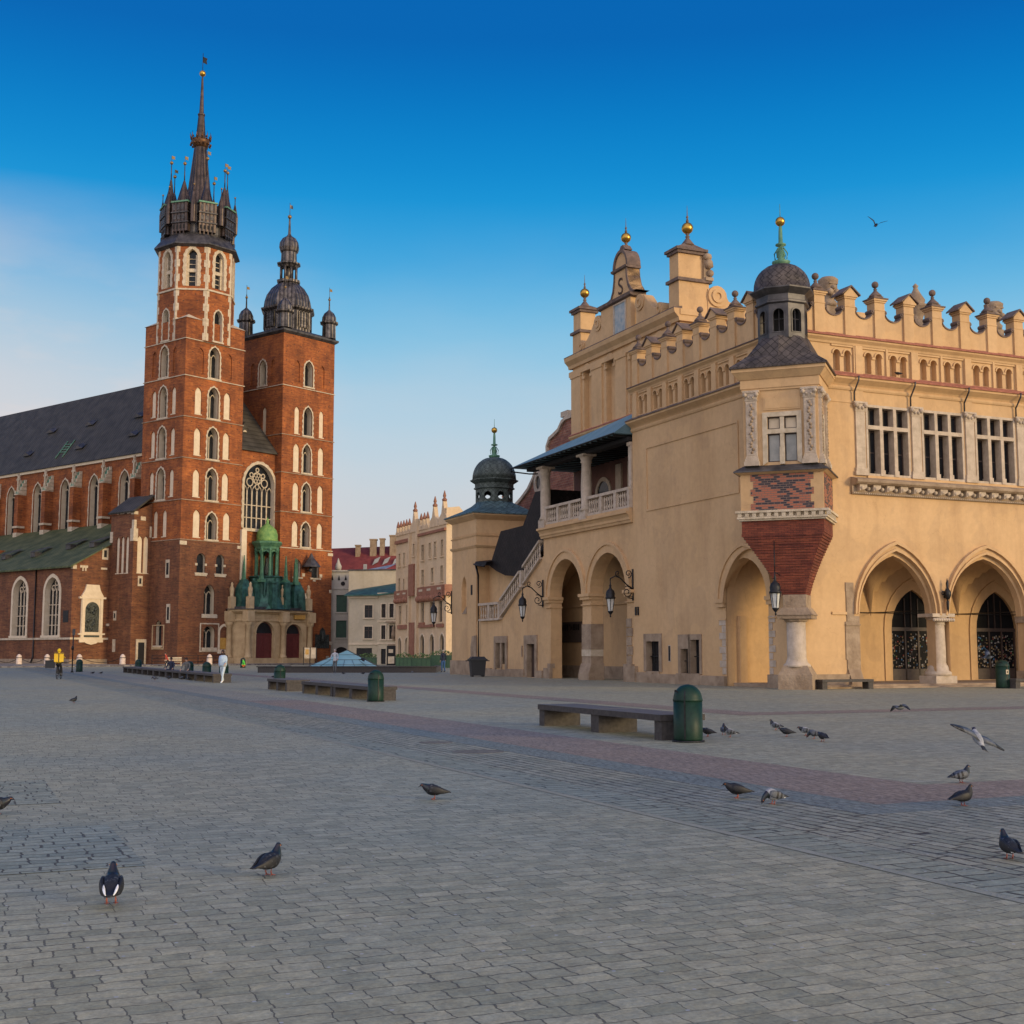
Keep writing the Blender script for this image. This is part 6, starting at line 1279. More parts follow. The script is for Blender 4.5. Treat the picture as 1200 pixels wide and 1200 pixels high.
m=MB(); m.box(-.2,6.8,-.3,.2,12.9,13.1); m.prism([(3.0,13.1),(3.4,13.9),(3.8,13.1)],-.2,.1); m.lathe([(.4,13.1),(.5,13.6),(.2,14.3),(.05,14.8)],3.4,0,8); m.build('cornice','greywall',ho)
# cream block and big red roof behind
ho=thing('red_roofed_house','tall cream house behind with a steep red tiled roof and row of chimneys','town house',(-30,191,0),0)
m=MB(); m.box(0,16.2,0,10,0,13.2); m.build('house_walls','creamwall',ho)
M['redroof']=mat('crimson_roof',(.15,.026,.024),.75,(.23,.045,.038),1.2,bump=.5,bscale=5)
m=MB(); m.add([(-.3,-.4,13.2),(16.4,-.4,13.2),(17.5,5.2,18.0),(3,5.2,17.4),(-3,5.2,17.2),(17.5,11,13.2),(-3,11,13.2)],[(0,1,2,4),(4,2,5,6),(1,5,2)]); m.build('roof','redroof',ho)
for x,w,h in ((6.2,.5,1.0),(8.4,.7,1.9),(9.9,.5,2.0),(11.4,1.0,2.5),(12.8,.8,2.6)):
    m=MB(); m.box(x,x+w*1.4,3,4.0,15.5,16.6+h); m.box(x-.1,x+w*1.4+.1,2.9,4.1,16.6+h,16.8+h); m.build('chimney','oldstone',ho)
for x in (9,10.5,12,13.5):
    m=MB(); m.add([(x,1.0,14.6),(x+.8,1.6,15.1),(x+1.1,2.4,15.9),(x+.3,1.8,15.4)],[(0,1,2,3)]); m.add([(x,.9,14.55),(x+.8,1.5,15.05),(x+1.1,2.3,15.95),(x+.3,1.7,15.5)],[(0,1,2,3)]); m.build('skylight','paleglass',ho)
ho=thing('cream_annexe','blank cream upper block with flat roof behind the low cream house','building',(-22.2,174,0),R_(-8))
m=MB(); m.box(0,8.2,0,6,0,12.6); m.build('block_walls','creamwall',ho); m=MB(); m.box(-.15,8.35,-.15,6.1,12.6,12.75); m.build('flat_roof','lead',ho)
m=MB(); m.add([(2,1,12.75),(5,1,12.9),(6,3,13.7),(4.5,3,13.4)],[(0,1,2,3)]); m.box(1.5,1.9,2,2.4,12.75,13.6); m.build('roof_light','paleglass',ho)
# ================================================================ ground
ca,cb=(.290,.295,.214),(.402,.394,.288)
gm=paving('grey_setts',ca,cb,(.135,.132,.105),.215,.158,.0052,bump=1.0)
def hw(x,y): a=R_(TH); return (HC[0]+x*math.cos(a)-y*math.sin(a),HC[1]+x*math.sin(a)+y*math.cos(a))
HZ=(*HC,0)
m=MB(); m.box(-900,900,-420,1500,-.5,0); struct('ground',m,gm,HZ,R_(TH))
def sheet(name,x0,x1,y0,y1,mt,z=.004): m=MB(); m.add([(x0,y0,z),(x1,y0,z),(x1,y1,z),(x0,y1,z)],[(0,1,2,3)]); return struct(name,m,mt,HZ,R_(TH))
rowm=paving('long_row_setts',(.245,.258,.198),(.34,.34,.265),(.065,.06,.048),.42,.155,.016,swap=True,bump=1.2)
gut=paving('gutter_setts',(.235,.26,.205),(.32,.34,.27),(.07,.066,.052),.5,.2,.014,bump=1.2)
redm=paving('red_setts',(.265,.212,.172),(.345,.28,.225),(.14,.11,.09),.14,.11,.010)
blum=paving('blue_setts',(.185,.225,.21),(.245,.28,.255),(.09,.095,.09),.14,.11,.010)
rough=paving('worn_setts',(.24,.268,.215),(.35,.37,.29),(.10,.092,.072),.24,.165,.0095,bump=1.3)
sheet('paving_rows',-26.75,-25.42,-120,120,rowm); sheet('paving_rows',-25.416,60,-120,-36.15,rowm)
sheet('gutter_band',-27.32,-26.754,-120,120,gut); 
sheet('kerb_line',-27.43,-27.324,-120,120,mat('kerb_stone',(.24,.245,.195),.8,(.29,.29,.235),3,bump=.3))
sheet('paving_band_grey_blue',-25.416,-24.75,-35.5,120,blum); sheet('paving_band_grey_blue',-25.416,60,-36.146,-35.504,blum)
sheet('paving_band_red',-24.746,-22.9,-34.1,-4,redm); sheet('paving_band_red',-24.746,-22.9,-3.996,120,paving('faded_red_setts',(.275,.275,.22),(.365,.355,.285),(.14,.125,.10),.14,.11,.008)); sheet('paving_band_red',-24.746,60,-35.5,-34.104,redm)
sheet('paving_band_red',-15.3,-14.0,-17.6,60,redm); sheet('paving_band_red',-15.3,60,-18.9,-17.604,redm)
sheet('worn_paving',-34.2,-32.35,-36.4,-33.9,rough); sheet('worn_paving',-33.6,-32.6,-31.9,-29.2,rough)
m=MB(); a=R_(PH-TH)
m.box(-60,60,-9.0,-.3,0,.12); o=struct('pavement',m,paving('church_flags',(.22,.20,.18),(.28,.26,.235),(.12,.1,.09),.8,.5,.02),(*OC,0),R_(PH))
m=MB(); m.box(-10,30,-12,-9.01,0,.10); 
m=MB(); m.box(-22,-8.6,-.2,90,.0,.14); o=struct('pavement',m,bpy.data.materials['church_flags'],(*OC,0),R_(PH))

# ================================================================ benches
def make_bench(L,label,group,xc,y0,wd=.95,h=.46,segs=2,rot=TH,axis='y'):
    t=thing('stone_bench',label,'bench',(0,0,0),0,group)
    if axis=='y': x,y=hw(xc,y0); t.location=(x,y,0); t.rotation_euler=(0,0,R_(TH+90))
    else: x,y=hw(xc,y0); t.location=(x,y,0); t.rotation_euler=(0,0,R_(TH))
    for k in range(segs):
        a=L*k/segs; b=L*(k+1)/segs-.02; m=MB(); m.box(a,b,-wd/2,wd/2,h-.11,h); m.box(a+.02,b-.02,-wd/2+.02,wd/2-.02,h-.005,h+.003,1); m.build('seat_slab',['granite','benchtop_lit'],t)
    for k in range(segs+1):
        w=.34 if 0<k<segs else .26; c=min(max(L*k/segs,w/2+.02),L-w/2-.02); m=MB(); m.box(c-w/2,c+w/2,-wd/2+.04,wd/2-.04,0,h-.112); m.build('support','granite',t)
    return t
GB='stone benches across the square'
make_bench(5.3,'nearest low stone slab bench with a green litter bin at its right end',GB,-21.4,-26.1)
make_bench(4.35,'low stone slab bench with the green bin standing at its near corner, left of centre',GB,-20.5,-5.7,1.0)
make_bench(4.3,'low stone slab bench continuing straight behind the one with a bin at its near corner',GB,-20.5,-1.25,1.0)
make_bench(3.4,'short stone bench with a green bin dome showing behind its left end',GB,-20.55,5.3,1.0,segs=2)
lab=['nearest bench of the long far row, with the woman in pale blue walking past it','second bench of the long far row, starting behind the walking woman','third bench of the long far row, below a pair of dark bins','fourth bench of the long far row, with pigeons feeding in front of it','fifth bench of the long far row, just left of the feeding pigeons','sixth bench of the long far row, second from its left end','leftmost and farthest bench of the long far row before the church']
for k in range(7): make_bench(5.25,lab[k],'long row of benches before the church',-20.5,21.3+k*5.32,1.0,segs=2)
make_bench(2.75,'low stone bench against the sunlit arcade wall beside the oriel column','benches by the arcade',.55,-1.15,.5,.42,1,axis='x')
make_bench(2.6,'dark stone bench cut by the right edge, behind the bin with a sticker','benches by the arcade',9.25,-3.3,.6,.42,1,axis='x')
# ================================================================ litter bins
def make_bin(x,y,label,rz=0,r=.26,h=1.02,group='green domed litter bins',sticker=False):
    t=thing('litter_bin',label,'litter bin',(x,y,0),rz,group)
    m=MB(); m.lathe([(r*.96,.03),(r,.06),(r,h-.30)],0,0,24); m.build('drum','binGreen',t)
    m=MB(); m.lathe([(r*1.02,h-.30),(r*1.03,h-.27),(r*1.0,h-.25)]+[(r*.99*math.cos(a),h-.25+.25*math.sin(a)) for a in [PI/2*k/8 for k in range(1,8)]]+[(.02,h)],0,0,24); m.build('dome_lid','binGreen',t)
    m=MB(); m.box(-.30*1.6,.30*1.6,-.3,.3,0,.02) if False else m.lathe([(r*1.12,0),(r*1.12,.03)],0,0,24); m.build('base_plate','iron',t)
    m=MB(); m.box(-.012,.012,-r-.012,-r+.02,.06,h-.28); 
    for k in range(9): a=PI/2*k/9; b=PI/2*(k+1)/9; m.add([(-.012,-(r+.01)*math.cos(a),h-.27+.26*math.sin(a)),(.012,-(r+.01)*math.cos(a),h-.27+.26*math.sin(a)),(.012,-(r+.01)*math.cos(b),h-.27+.26*math.sin(b)),(-.012,-(r+.01)*math.cos(b),h-.27+.26*math.sin(b))],[(0,1,2,3)])
    m.build('seam','iron',t)
    m=MB(lambda s,d,z:((r-.035+d)*math.sin(s*3.2-1.0),-(r-.035+d)*math.cos(s*3.2-1.0),z)); m.prism([(.13*math.cos(k*PI/8),h-.17+.075*math.sin(k*PI/8)) for k in range(16)],.0,.012); m.build('slot','dark',t)
    if sticker: m=MB(); m.box(-.07,.07,-r-.015,-r-.002,.62,.82); m.box(-.03,.03,-r-.018,-r-.015,.68,.76,1); m.build('sticker',['white','iron'],t)
    return t
make_bin(3.16,23.25,'large green domed litter bin at the end of the nearest bench',R_(-20))
make_bin(-4.42,41.9,'green domed litter bin at the near corner of the bench left of centre',R_(25))
make_bin(-10.55,58.6,'green bin whose dome rises over the short bench before the pyramid',.3)
for y,l in ((25.5,'green bin half hidden behind the woman in pale blue'),(30.6,'dark domed bin over the long bench, right one of the pair'),(36.5,'dark domed bin over the long bench, left one of the pair'),(60.1,'dark domed bin at the far left end of the long bench row')): make_bin(*hw(-19.6,y),l)
make_bin(-27.35,131,'far green bin beside the crouching child before the church porch')
make_bin(-34.9,104,'green bin beside the sign pole on the left')
make_bin(21.75,57.2,'green bin with a white sticker at the right edge by the arcade',R_(20),sticker=True,h=1.25,r=.3)
t=thing('waste_container','black square waste container with wide rim by the end tower','litter bin',(-2.25,83.9,0),R_(10))
m=MB(); m.loft([[(-.42,-.42,.08),(.42,-.42,.08),(.42,.42,.08),(-.42,.42,.08)],[(-.5,-.5,1.05),(.5,-.5,1.05),(.5,.5,1.05),(-.5,.5,1.05)]]); m.build('tub','binBlack',t)
m=MB(); m.box(-.58,.58,-.58,.58,1.05,1.15); m.box(-.78,-.58,-.1,.1,1.0,1.06); m.box(.58,.78,-.1,.1,1.0,1.06); m.loft([[(-.52,-.52,1.15),(.52,-.52,1.15),(.52,.52,1.15),(-.52,.52,1.15)],[(-.4,-.4,1.3),(.4,-.4,1.3),(.4,.4,1.3),(-.4,.4,1.3)]]); m.build('lid','binBlack',t)
for sx in (-.35,.35): m=MB(lambda s,d,z:(s,d,z)); m.prism([(sx+.08*math.cos(k*PI/6),.08+.08*math.sin(k*PI/6)) for k in range(12)],-.35,.35); m.build('wheel','binBlack',t)
t=thing('waste_container','small dark grey box left of the cyclist before the church','litter bin',(-44.8,125,0),.2)
m=MB(); m.box(-.4,.4,-.35,.35,.05,.7); m.build('tub','binBlack',t); m=MB(); m.box(-.44,.44,-.4,.4,.7,.8); m.build('lid','binBlack',t)

# ================================================================ wall lanterns
def lantern(t,z,s=1.0,x=0,y=0):
    m=MB(); m.lathe([(.10*s,z),(.14*s,z+.03*s),(.20*s,z+.62*s),(.22*s,z+.66*s)],x,y,6,0,0,False); g=m.build('lantern_glass',bpy.data.materials.get('lantern_pane') or mat('lantern_pane',(.45,.45,.42),.2,(.6,.6,.55),3),t)
    m=MB()
    for k in range(6): a=k*PI/3; m.tube([(x+.12*s*math.cos(a),y+.12*s*math.sin(a),z),(x+.23*s*math.cos(a),y+.23*s*math.sin(a),z+.66*s)],.018*s,4)
    m.lathe([(.25*s,z+.64*s),(.27*s,z+.70*s),(.22*s,z+.75*s),(.24*s,z+.9*s),(.19*s,z+1.05*s),(.08*s,z+1.15*s),(.05*s,z+1.25*s),(.07*s,z+1.3*s),(.03*s,z+1.4*s),(.02*s,z+1.6*s)],x,y,12); m.lathe([(.02*s,z-.3*s),(.05*s,z-.24*s),(.02*s,z-.18*s),(.13*s,z-.04*s),(.15*s,z+.02*s)],x,y,10); m.build('lantern_cap','iron',t)
def scroll(mb,cx,cz,r,turns=1.4,a0=0,sg=1,rad=.028):
    pts=[]
    for k in range(22): a=a0+sg*2*PI*turns*k/21; q=r*(1-.8*k/21); pts.append((cx+q*math.cos(a),0,cz+q*math.sin(a)))
    mb.tube(pts,rad,5)
def wall_lamp(s,label,zb=3.75,out=1.4,top=6.3,sc=1.05):
    x,y=hw(0,s); t=thing('wall_lantern',label,'lantern',(x,y,0),R_(TH+180),'scroll bracket lanterns on the shaded end')
    lantern(t,zb,sc,out,0)
    m=MB(); zt=zb+1.6*sc+.12; m.box(.0,.06,-.05,.05,zt-1.2,zt+.5); m.tube([(0,0,zt-.6),(.4,0,zt-.35),(.8,0,zt),(1.1,0,zt+.1),(out,0,zt-.05),(out,0,zt-.15)],.035,6); scroll(m,.38,zt-.75,.33,1.5,1.2,1); scroll(m,.3,zt+.25,.22,1.4,-1.5,-1); scroll(m,.95,zt+.25,.16,1.2,-2.2,1); m.tube([(0,0,zt-1.1),(.35,0,zt-1.05)],.03,5); m.build('bracket','iron',t)
wall_lamp(25.5,'black scroll bracket lantern in front of the stair wall, left of the twin arches')
wall_lamp(14.05,'black scroll bracket lantern hanging before the right one of the twin arches')
wall_lamp(41.25,'black scroll bracket lantern on the left edge of the end tower, against the peach house')
x,y=hw(q*-.35-q*1.55,-q*-.35-q*1.55); t=thing('wall_lantern','black lantern hanging on a rod in front of the red brick corbel','lantern',(x,y,0),R_(TH-45)); lantern(t,3.45,1.0); m=MB(); m.tube([(0,0,5.0),(-.02,.1,5.6),(-.08,.45,6.4)],.025,5); m.tube([(0,.0,5.0),(.12,.6,4.9)],.02,5); m.build('bracket','iron',t)
x,y=hw(8.65,-.12); t=thing('wall_sconce','small dark iron sconce above the arcade column','lantern',(x,y,0),R_(TH))
m=MB(); m.lathe([(.02,3.45),(.05,3.6),(.07,3.9),(.03,4.0),(.09,4.05),(.16,4.2),(.16,4.35),(.08,4.5),(.04,4.55),(.07,4.75),(.01,5.0)],0,-.12,8); m.box(-.03,.03,-.12,.12,4.1,4.2); scroll(m,-.14,4.3,.12,1.2); scroll(m,.14,4.3,.12,1.2,PI,-1); m.build('sconce_body','iron',t)
# ================================================================ fountain and pyramid
t=thing('fountain_basin','long low dark stone fountain rim in front of the glass pyramid','fountain',(-12.8,100,0),R_(1))
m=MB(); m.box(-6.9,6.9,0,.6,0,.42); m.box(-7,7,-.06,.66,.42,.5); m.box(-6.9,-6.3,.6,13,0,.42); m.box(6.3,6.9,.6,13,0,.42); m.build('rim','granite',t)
m=MB(); m.box(-6.3,6.3,.6,13,0,.2); m.build('water',mat('fountain_water',(.05,.08,.08),.1,(.07,.10,.10),1),t)
t=thing('glass_pyramid','low pale teal glass pyramid rising behind the fountain rim','pyramid',(-14.0,107,0),R_(6))
m=MB(); m.add([(-3.4,-3.2,.15),(3.4,-3.2,.15),(3.4,3.2,.15),(-3.4,3.2,.15),(.3,0,1.75)],[(0,1,4),(1,2,4),(2,3,4),(3,0,4)]); m.box(-3.45,3.45,-3.25,3.25,0,.15); m.build('glass_faces','teal',t)
m=MB()
for a,b in (((-3.4,-3.2,.16),(.3,0,1.77)),((3.4,-3.2,.16),(.3,0,1.77)),((3.4,3.2,.16),(.3,0,1.77))): m.tube([a,b],.03,5)
for k in range(1,6): f=k/6; m.tube([(-3.4+6.8*f,-3.2,.17),(-3.4*(1-.5)+.15+3.4*f,-1.6,.97)],.015,4)
for f in (.25,.5,.75): m.tube([(-3.4+3.7*f,-3.2+3.2*f,.17+1.6*f),(3.4-3.1*f,-3.2+3.2*f,.17+1.6*f)],.015,4)
m.build('glazing_bars','lead',t)
# ================================================================ bollards, chains, pole, boards
BP=[(-61.5,153),(-59.0,154.2),(-56.0,155.2),(-51.2,152.5),(-46.6,154.2),(-36.2,154.2)]
bl=['leftmost pale stone bollard cut by the photo edge','pale stone bollard second from the left before the chapel windows','pale stone bollard just left of the yellow cyclist','pale stone bollard below the stone epitaph','pale stone bollard before the stair turret','pale stone bollard beside the walking woman']
for (x,y),l in zip(BP,bl):
    t=thing('stone_bollard',l,'bollard',(x,y,.1),0,'stone bollards along the church'); m=MB(); m.lathe([(.36,0),(.36,.15),(.34,.2),(.33,.85),(.27,1.05),(.14,1.2),(.02,1.25)],0,0,14); m.build('post','bollard',t); m=MB(); m.lathe([(.35,.78),(.36,.82),(.35,.86)],0,0,14); m.build('ring','iron',t)
M['chain']=M['iron']
cl=['hanging iron chain between the two leftmost bollards','hanging iron chain between the second and third bollards','hanging iron chain behind the yellow cyclist','hanging iron chain between the epitaph bollard and the stair turret bollard']
for k in range(4):
    a,b=BP[k],BP[k+1]; m=MB()
    pts=[(a[0]+(b[0]-a[0])*i/14,a[1]+(b[1]-a[1])*i/14,.95-.62*math.sin(PI*i/14)) for i in range(15)]; m.tube(pts,.035,5); o=m.build('barrier_chain','iron'); tag(o,cl[k],'chain','chains between the bollards')
t=thing('sign_pole','thin dark pole with small sign boxes, right of the cyclist','sign',(-34.45,101,0),0)
m=MB(); m.tube([(0,0,0),(0,0,3.4)],.05,8); m.lathe([(.12,0),(.1,.1),(.06,.15)],0,0,10); m.build('post','iron',t); m=MB(); m.box(-.06,.16,-.09,-.05,2.9,3.4); m.build('sign_plate','lead',t); m=MB(); m.lathe([(.06,1.75),(.11,1.8),(.11,2.0),(.05,2.08)],0,-.06,10); m.build('clamp','iron',t)
t=thing('railing','low dark iron railing along the foot of the church tower','railing',(-39.2,153.5,.1),R_(PH-8))
m=MB()
for z in (.35,.75,1.05): m.tube([(-4,0,z),(6,0,z)],.03,5)
for k in range(6): m.tube([(-4+k*2,0,0),(-4+k*2,0,1.1)],.04,5)
m.build('rails','iron',t)
t=thing('notice_board','two panel notice board on posts beside the church porch','notice board',(-23.6,150.5,.1),R_(20))
m=MB(); 
for x in (-.75,0,.75): m.box(x-.04,x+.04,-.04,.04,0,2.1)
m.build('posts','iron',t)
for x in (-.37,.37): m=MB(); m.box(x-.3,x+.3,-.07,-.04,.75,2.0); m.box(x-.2,x+.2,-.08,-.072,1.2,1.8,1); m.build('panel',['white','gilt' if x<0 else 'cream'],t)
t=thing('white_bench','white slatted bench by the church tower behind the person in red','bench',(-38.6,147,.0),R_(20))
m=MB()
for k in range(3): m.box(-.9,.9,.1+k*.02,.14+k*.02,.6+k*.15,.7+k*.15)
m.build('backrest','white',t); m=MB(); m.box(-.9,.9,-.35,.1,.42,.48); m.build('seat','white',t)
for x in (-.8,.8): m=MB(); m.box(x-.04,x+.04,-.32,.12,0,.42); m.build('leg','white',t)
# terrace planters
def plant_mesh(w,h,n):
    m=MB()
    for k in range(n):
        x=random.uniform(-w,w); y=random.uniform(-.2,.2); z=random.uniform(0,h)*(1-.5*abs(x/w)); a=random.uniform(0,6.3); s=random.uniform(.05,.11)
        m.add([(x,y,z),(x+s*math.cos(a),y+s*math.sin(a),z+s*.7),(x+s*.3*math.cos(a+1.3),y+s*.3*math.sin(a+1.3),z+s*1.5),(x-s*.6*math.cos(a),y-s*.6*math.sin(a),z+s)],[(0,1,2,3)])
    return m
M['leaf']=mat('leaf',(.03,.07,.02),.6,(.06,.12,.035),4)
pl=[(-16.2,145,1.9,.95,'low green terrace planter at the foot of the cream house'),(-11.2,133,1.6,1.0,'green terrace planter before the left arches of the peach house'),(-9.1,129.5,2.0,.95,'green terrace planter with a pale rail before the middle arches'),(-6.9,126,2.1,1.25,'green terrace planter under the hanging lantern'),(-4.85,123,1.6,1.35,'green terrace planter beside the end tower corner')]
for x,y,w,h,l in pl:
    t=thing('terrace_planter',l,'planter',(x,y,0),R_(10),'green cafe terrace planters'); m=MB(); m.box(-w/2,w/2,-.25,.25,.05,h)
    for k in range(5): m.box(-w/2+k*w/4-.03,-w/2+k*w/4+.03,-.28,-.25,.05,h)
    m.box(-w/2-.03,w/2+.03,-.29,.29,h,h+.05); m.build('box','barrier',t); o=plant_mesh(w/2,.5,160).build('plants','leaf',t,(0,0,h))
t=thing('menu_board','white and dark menu board standing by the cream house','sign',(-13.6,145,0),R_(10)); m=MB(); m.box(-.5,.5,0,.06,.1,2.3); m.build('board','dark',t); m=MB(); m.box(-.35,.35,-.02,0,.3,1.1); m.box(-.3,.2,-.02,0,1.5,1.9); m.build('paper','white',t)
t=thing('lit_sign','small green shop sign over the left arches of the peach house','sign',hw(-30.8,87.5)+(0,),R_(TH)) if False else None
# manholes
for (x,y,r,l) in ((-.55,20.9,.42,'large dark round manhole cover in the setts right of the drain'),(-1.35,23.0,.3,'smaller dark round manhole cover beside the large one'),):
    t=thing('manhole_cover',l,'manhole cover',(x,y,0),0,'manhole covers'); m=MB(); m.lathe([(r,0.0),(r,.008),(r*.9,.0085),(.01,.009)],0,0,24,0,0,False); m.build('lid',bpy.data.materials.get('worn_cover') or mat('worn_cover',(.10,.095,.08),.8,(.17,.16,.135),6,bump=.6,bscale=20),t)

# ================================================================ people
def skin_mesh(V,E,Rd,sub=2):
    me=bpy.data.meshes.new('body'); me.from_pydata(V,E,[]); o=bpy.data.objects.new('tmp',me); COL.objects.link(o)
    md=o.modifiers.new('s','SKIN'); 
    for i,r in enumerate(Rd): me.skin_vertices[0].data[i].radius=(r if isinstance(r,tuple) else (r,r))
    me.skin_vertices[0].data[0].use_root=True; md.use_smooth_shade=True
    if sub: ms=o.modifiers.new('u','SUBSURF'); ms.levels=sub; ms.render_levels=sub
    dg=bpy.context.evaluated_depsgraph_get(); dg.update(); r=bpy.data.meshes.new_from_object(o.evaluated_get(dg)); bpy.data.objects.remove(o); return r
SKIN=mat('skin',(.45,.26,.18),.6,(.52,.31,.22),8)
def person(loc,rz,label,top,legs,hair,h=1.72,stride=.22,lean=0,arms=((.0,0),(.0,0)),crouch=0,shoes=(.05,.05,.05),headpitch=0,ride=False,group=None,hairlong=False,hood=None):
    """faces +y; arms=(forward swing of hand, elbow lift) for left,right"""
    t=thing('person',label,'person',loc,rz,group); k=h/1.72
    hz=.93-crouch; V=[(0,-.02,hz)];E=[];Rd=[(.135,.105)]
    def ad(p,par,r): V.append(p);E.append((par,len(V)-1));Rd.append(r); return len(V)-1
    L=lean; sp=ad((0,L*.35,hz+.2),0,(.125,.09)); ch=ad((0,L*.8,hz+.40),sp,(.155,.105)); nb=ad((0,L*1.1,hz+.54),ch,(.075,.065)); nk=ad((0,L*1.15+.01,hz+.60),nb,.052); hd=ad((0,L*1.2+.03+headpitch,hz+.69),nk,(.072,.085)); ht=ad((0,L*1.2+.02+headpitch,hz+.77),hd,(.055,.065))
    for sx,(sw,el) in zip((-1,1),arms):
        sh=ad((sx*.18,L*1.0,hz+.475),ch,.062); e=ad((sx*.235,L*.9+sw*.5-.03,hz+.22+el*.3),sh,.047); w=ad((sx*.24,L*.9+sw*1.0+.06,hz-.0+el),e,.034); hnd=ad((sx*.235,L*.9+sw*1.15+.10,hz-.07+el*1.05),w,.036)
    feet=[]
    for sx,st in zip((-1,1),(stride,-stride)):
        if ride: kn=(sx*.11,.34,hz-.18 if sx<0 else hz-.36); an=(sx*.11,.20,hz-.58 if sx<0 else hz-.74)
        elif crouch: kn=(sx*.14,.38,.50); an=(sx*.12,.30 if crouch<.48 else .08,.10)
        else: kn=(sx*.095,st*.55+.03,.49); an=(sx*.09,st*1.0-.03,.095+(.07 if st<0 and stride>.1 else 0))
        hp=ad((sx*.095,-.01,hz-.06),0,.095); kk=ad(kn,hp,.06); aa=ad(an,kk,.042); ad((an[0],an[1]+.16,max(.04,an[2]-.055)),aa,.038); feet.append(an)
    me=skin_mesh(V,E,Rd); o=bpy.data.objects.new('body',me); COL.objects.link(o); o.parent=t
    # hands with five fingers and a nose are grown into the same mesh
    import bmesh
    bm=bmesh.new(); bm.from_mesh(me)
    def blob(pts,r0,r1):
        mb=MB(); mb.tube(pts,r0,5,0,r1); vs=[bm.verts.new(p) for p in mb.v]
        for f in mb.f:
            try: bm.faces.new([vs[i] for i in f]).smooth=True
            except ValueError: pass
    i0=7
    for sx in (0,1):
        hp=V[7+sx*4+3]; s=-1 if sx==0 else 1
        for q,(ln,dy) in enumerate(((.075,-.025),(.085,-.008),(.08,.01),(.065,.026))): blob([(hp[0],hp[1]+dy,hp[2]-.02),(hp[0],hp[1]+dy*1.2+.006,hp[2]-.02-ln*.55),(hp[0]-s*.02,hp[1]+dy*1.2+.016,hp[2]-.02-ln)],.010,.007)
        blob([(hp[0]-s*.01,hp[1]+.03,hp[2]+.01),(hp[0]-s*.02,hp[1]+.06,hp[2]-.02),(hp[0]-s*.025,hp[1]+.065,hp[2]-.05)],.011,.008)
    H=V[5]; blob([(0,H[1]+.08,H[2]+.03),(0,H[1]+.112,H[2]-.005),(0,H[1]+.09,H[2]-.02)],.012,.012)
    for s in (-1,1): blob([(s*.078,H[1]-.01,H[2]+.02),(s*.092,H[1]-.015,H[2]),(s*.078,H[1]-.005,H[2]-.02)],.014,.01)
    bm.to_mesh(me); bm.free()
    me.materials.clear()
    cm=lambda n,c: bpy.data.materials.get(n) or mat(n,c,.85,tuple(min(1,x*1.25) for x in c),9,bump=.3)
    for mm in (top,legs,SKIN,cm('shoe_%d'%int(shoes[0]*100),shoes),cm('eye_brow',(.02,.015,.01))): me.materials.append(mm)
    neck=hz+.585
    for p in me.polygons:
        c=p.center; p.use_smooth=True
        if c.z>neck: i=2 if hood is None else (2 if c.y>H[1]+.035 else 0)
        elif abs(c.x)>.19 and min(math.dist(c,V[7+3]),math.dist(c,V[11+3]))<.10: i=2
        elif abs(c.x)>.185 and c.z>hz-.25 and not crouch: i=0
        elif c.z>hz-.03: i=0
        elif min(math.dist(c,f) for f in feet)<.13 and c.z<.14+(.4 if ride else 0): i=3
        else: i=1
        if i==2 and c.z>neck:
            for s in (-1,1):
                if math.dist(c,(s*.032,H[1]+.085,H[2]+.025))<.018: i=4
            if math.dist(c,(0,H[1]+.08,H[2]-.05))<.02: i=4
        p.material_index=i
    if hair:
        m=MB(); m.ball((0,H[1]-.018,H[2]+.035),.092,12,0,1.05)
        if hairlong: m.lathe([(.05,H[2]-.28),(.085,H[2]-.2),(.095,H[2]-.05),(.085,H[2]+.05)],0,H[1]-.035,12)
        m.build('hair',hair,t)
    t.scale=(k,k,k); return t,V
def cloth(n,c): return mat(n,c,.9,tuple(min(1,x*1.3) for x in c),7,bump=.4,bscale=25)
C_={n:cloth(n,c) for n,c in dict(pale_blue=(.36,.46,.55),pale_jeans=(.42,.50,.56),black_cloth=(.015,.015,.018),yellow=(.62,.42,.01),grey_shirt=(.42,.43,.45),grey_trousers=(.10,.10,.10),navy=(.02,.025,.05),blue_jeans=(.04,.10,.25),red=(.40,.06,.035),green=(.08,.45,.05),orange=(.60,.15,.03),brown_hair=(.025,.015,.012),fair=(.35,.30,.25)).items()}
t,V=person((-14.85,66.2,0),R_(-165+180+150),'woman with long dark hair in pale blue jacket and light jeans walking','%s'%'x' and C_['pale_blue'],C_['pale_jeans'],C_['brown_hair'],1.68,.24,arms=((.12,.12),(-.1,.1)),shoes=(.7,.7,.7),hairlong=True)
m=MB(); m.lathe([(.20,-.02+.9),(.235,.98),(.24,1.2),(.225,1.36),(.12,1.47)],0,0,14,0,0,True,1,.72); m.build('jacket',C_['pale_blue'],t)
t,V=person((-13.35,97.2,0),R_(170),'man in grey shirt and dark trousers standing before the fountain rim',C_['grey_shirt'],C_['grey_trousers'],C_['fair'],1.8,.1,arms=((.05,.1),(.25,.2)))
t,V=person((-5.4,101.3,0),R_(40),'man in dark jacket and blue jeans standing by the end tower',C_['navy'],C_['blue_jeans'],C_['fair'],1.75,.06)
t,V=person((-33.8,126.5,0),R_(-80+180),'person in red jacket leaning forward behind the long bench',C_['red'],C_['black_cloth'],C_['brown_hair'],1.55,.3,lean=.22)
t,V=person((-27.0,130.2,0),R_(80),'crouching child in bright green top and orange trousers by a far bin',C_['green'],C_['orange'],C_['brown_hair'],1.35,.0,crouch=.5,lean=.2)
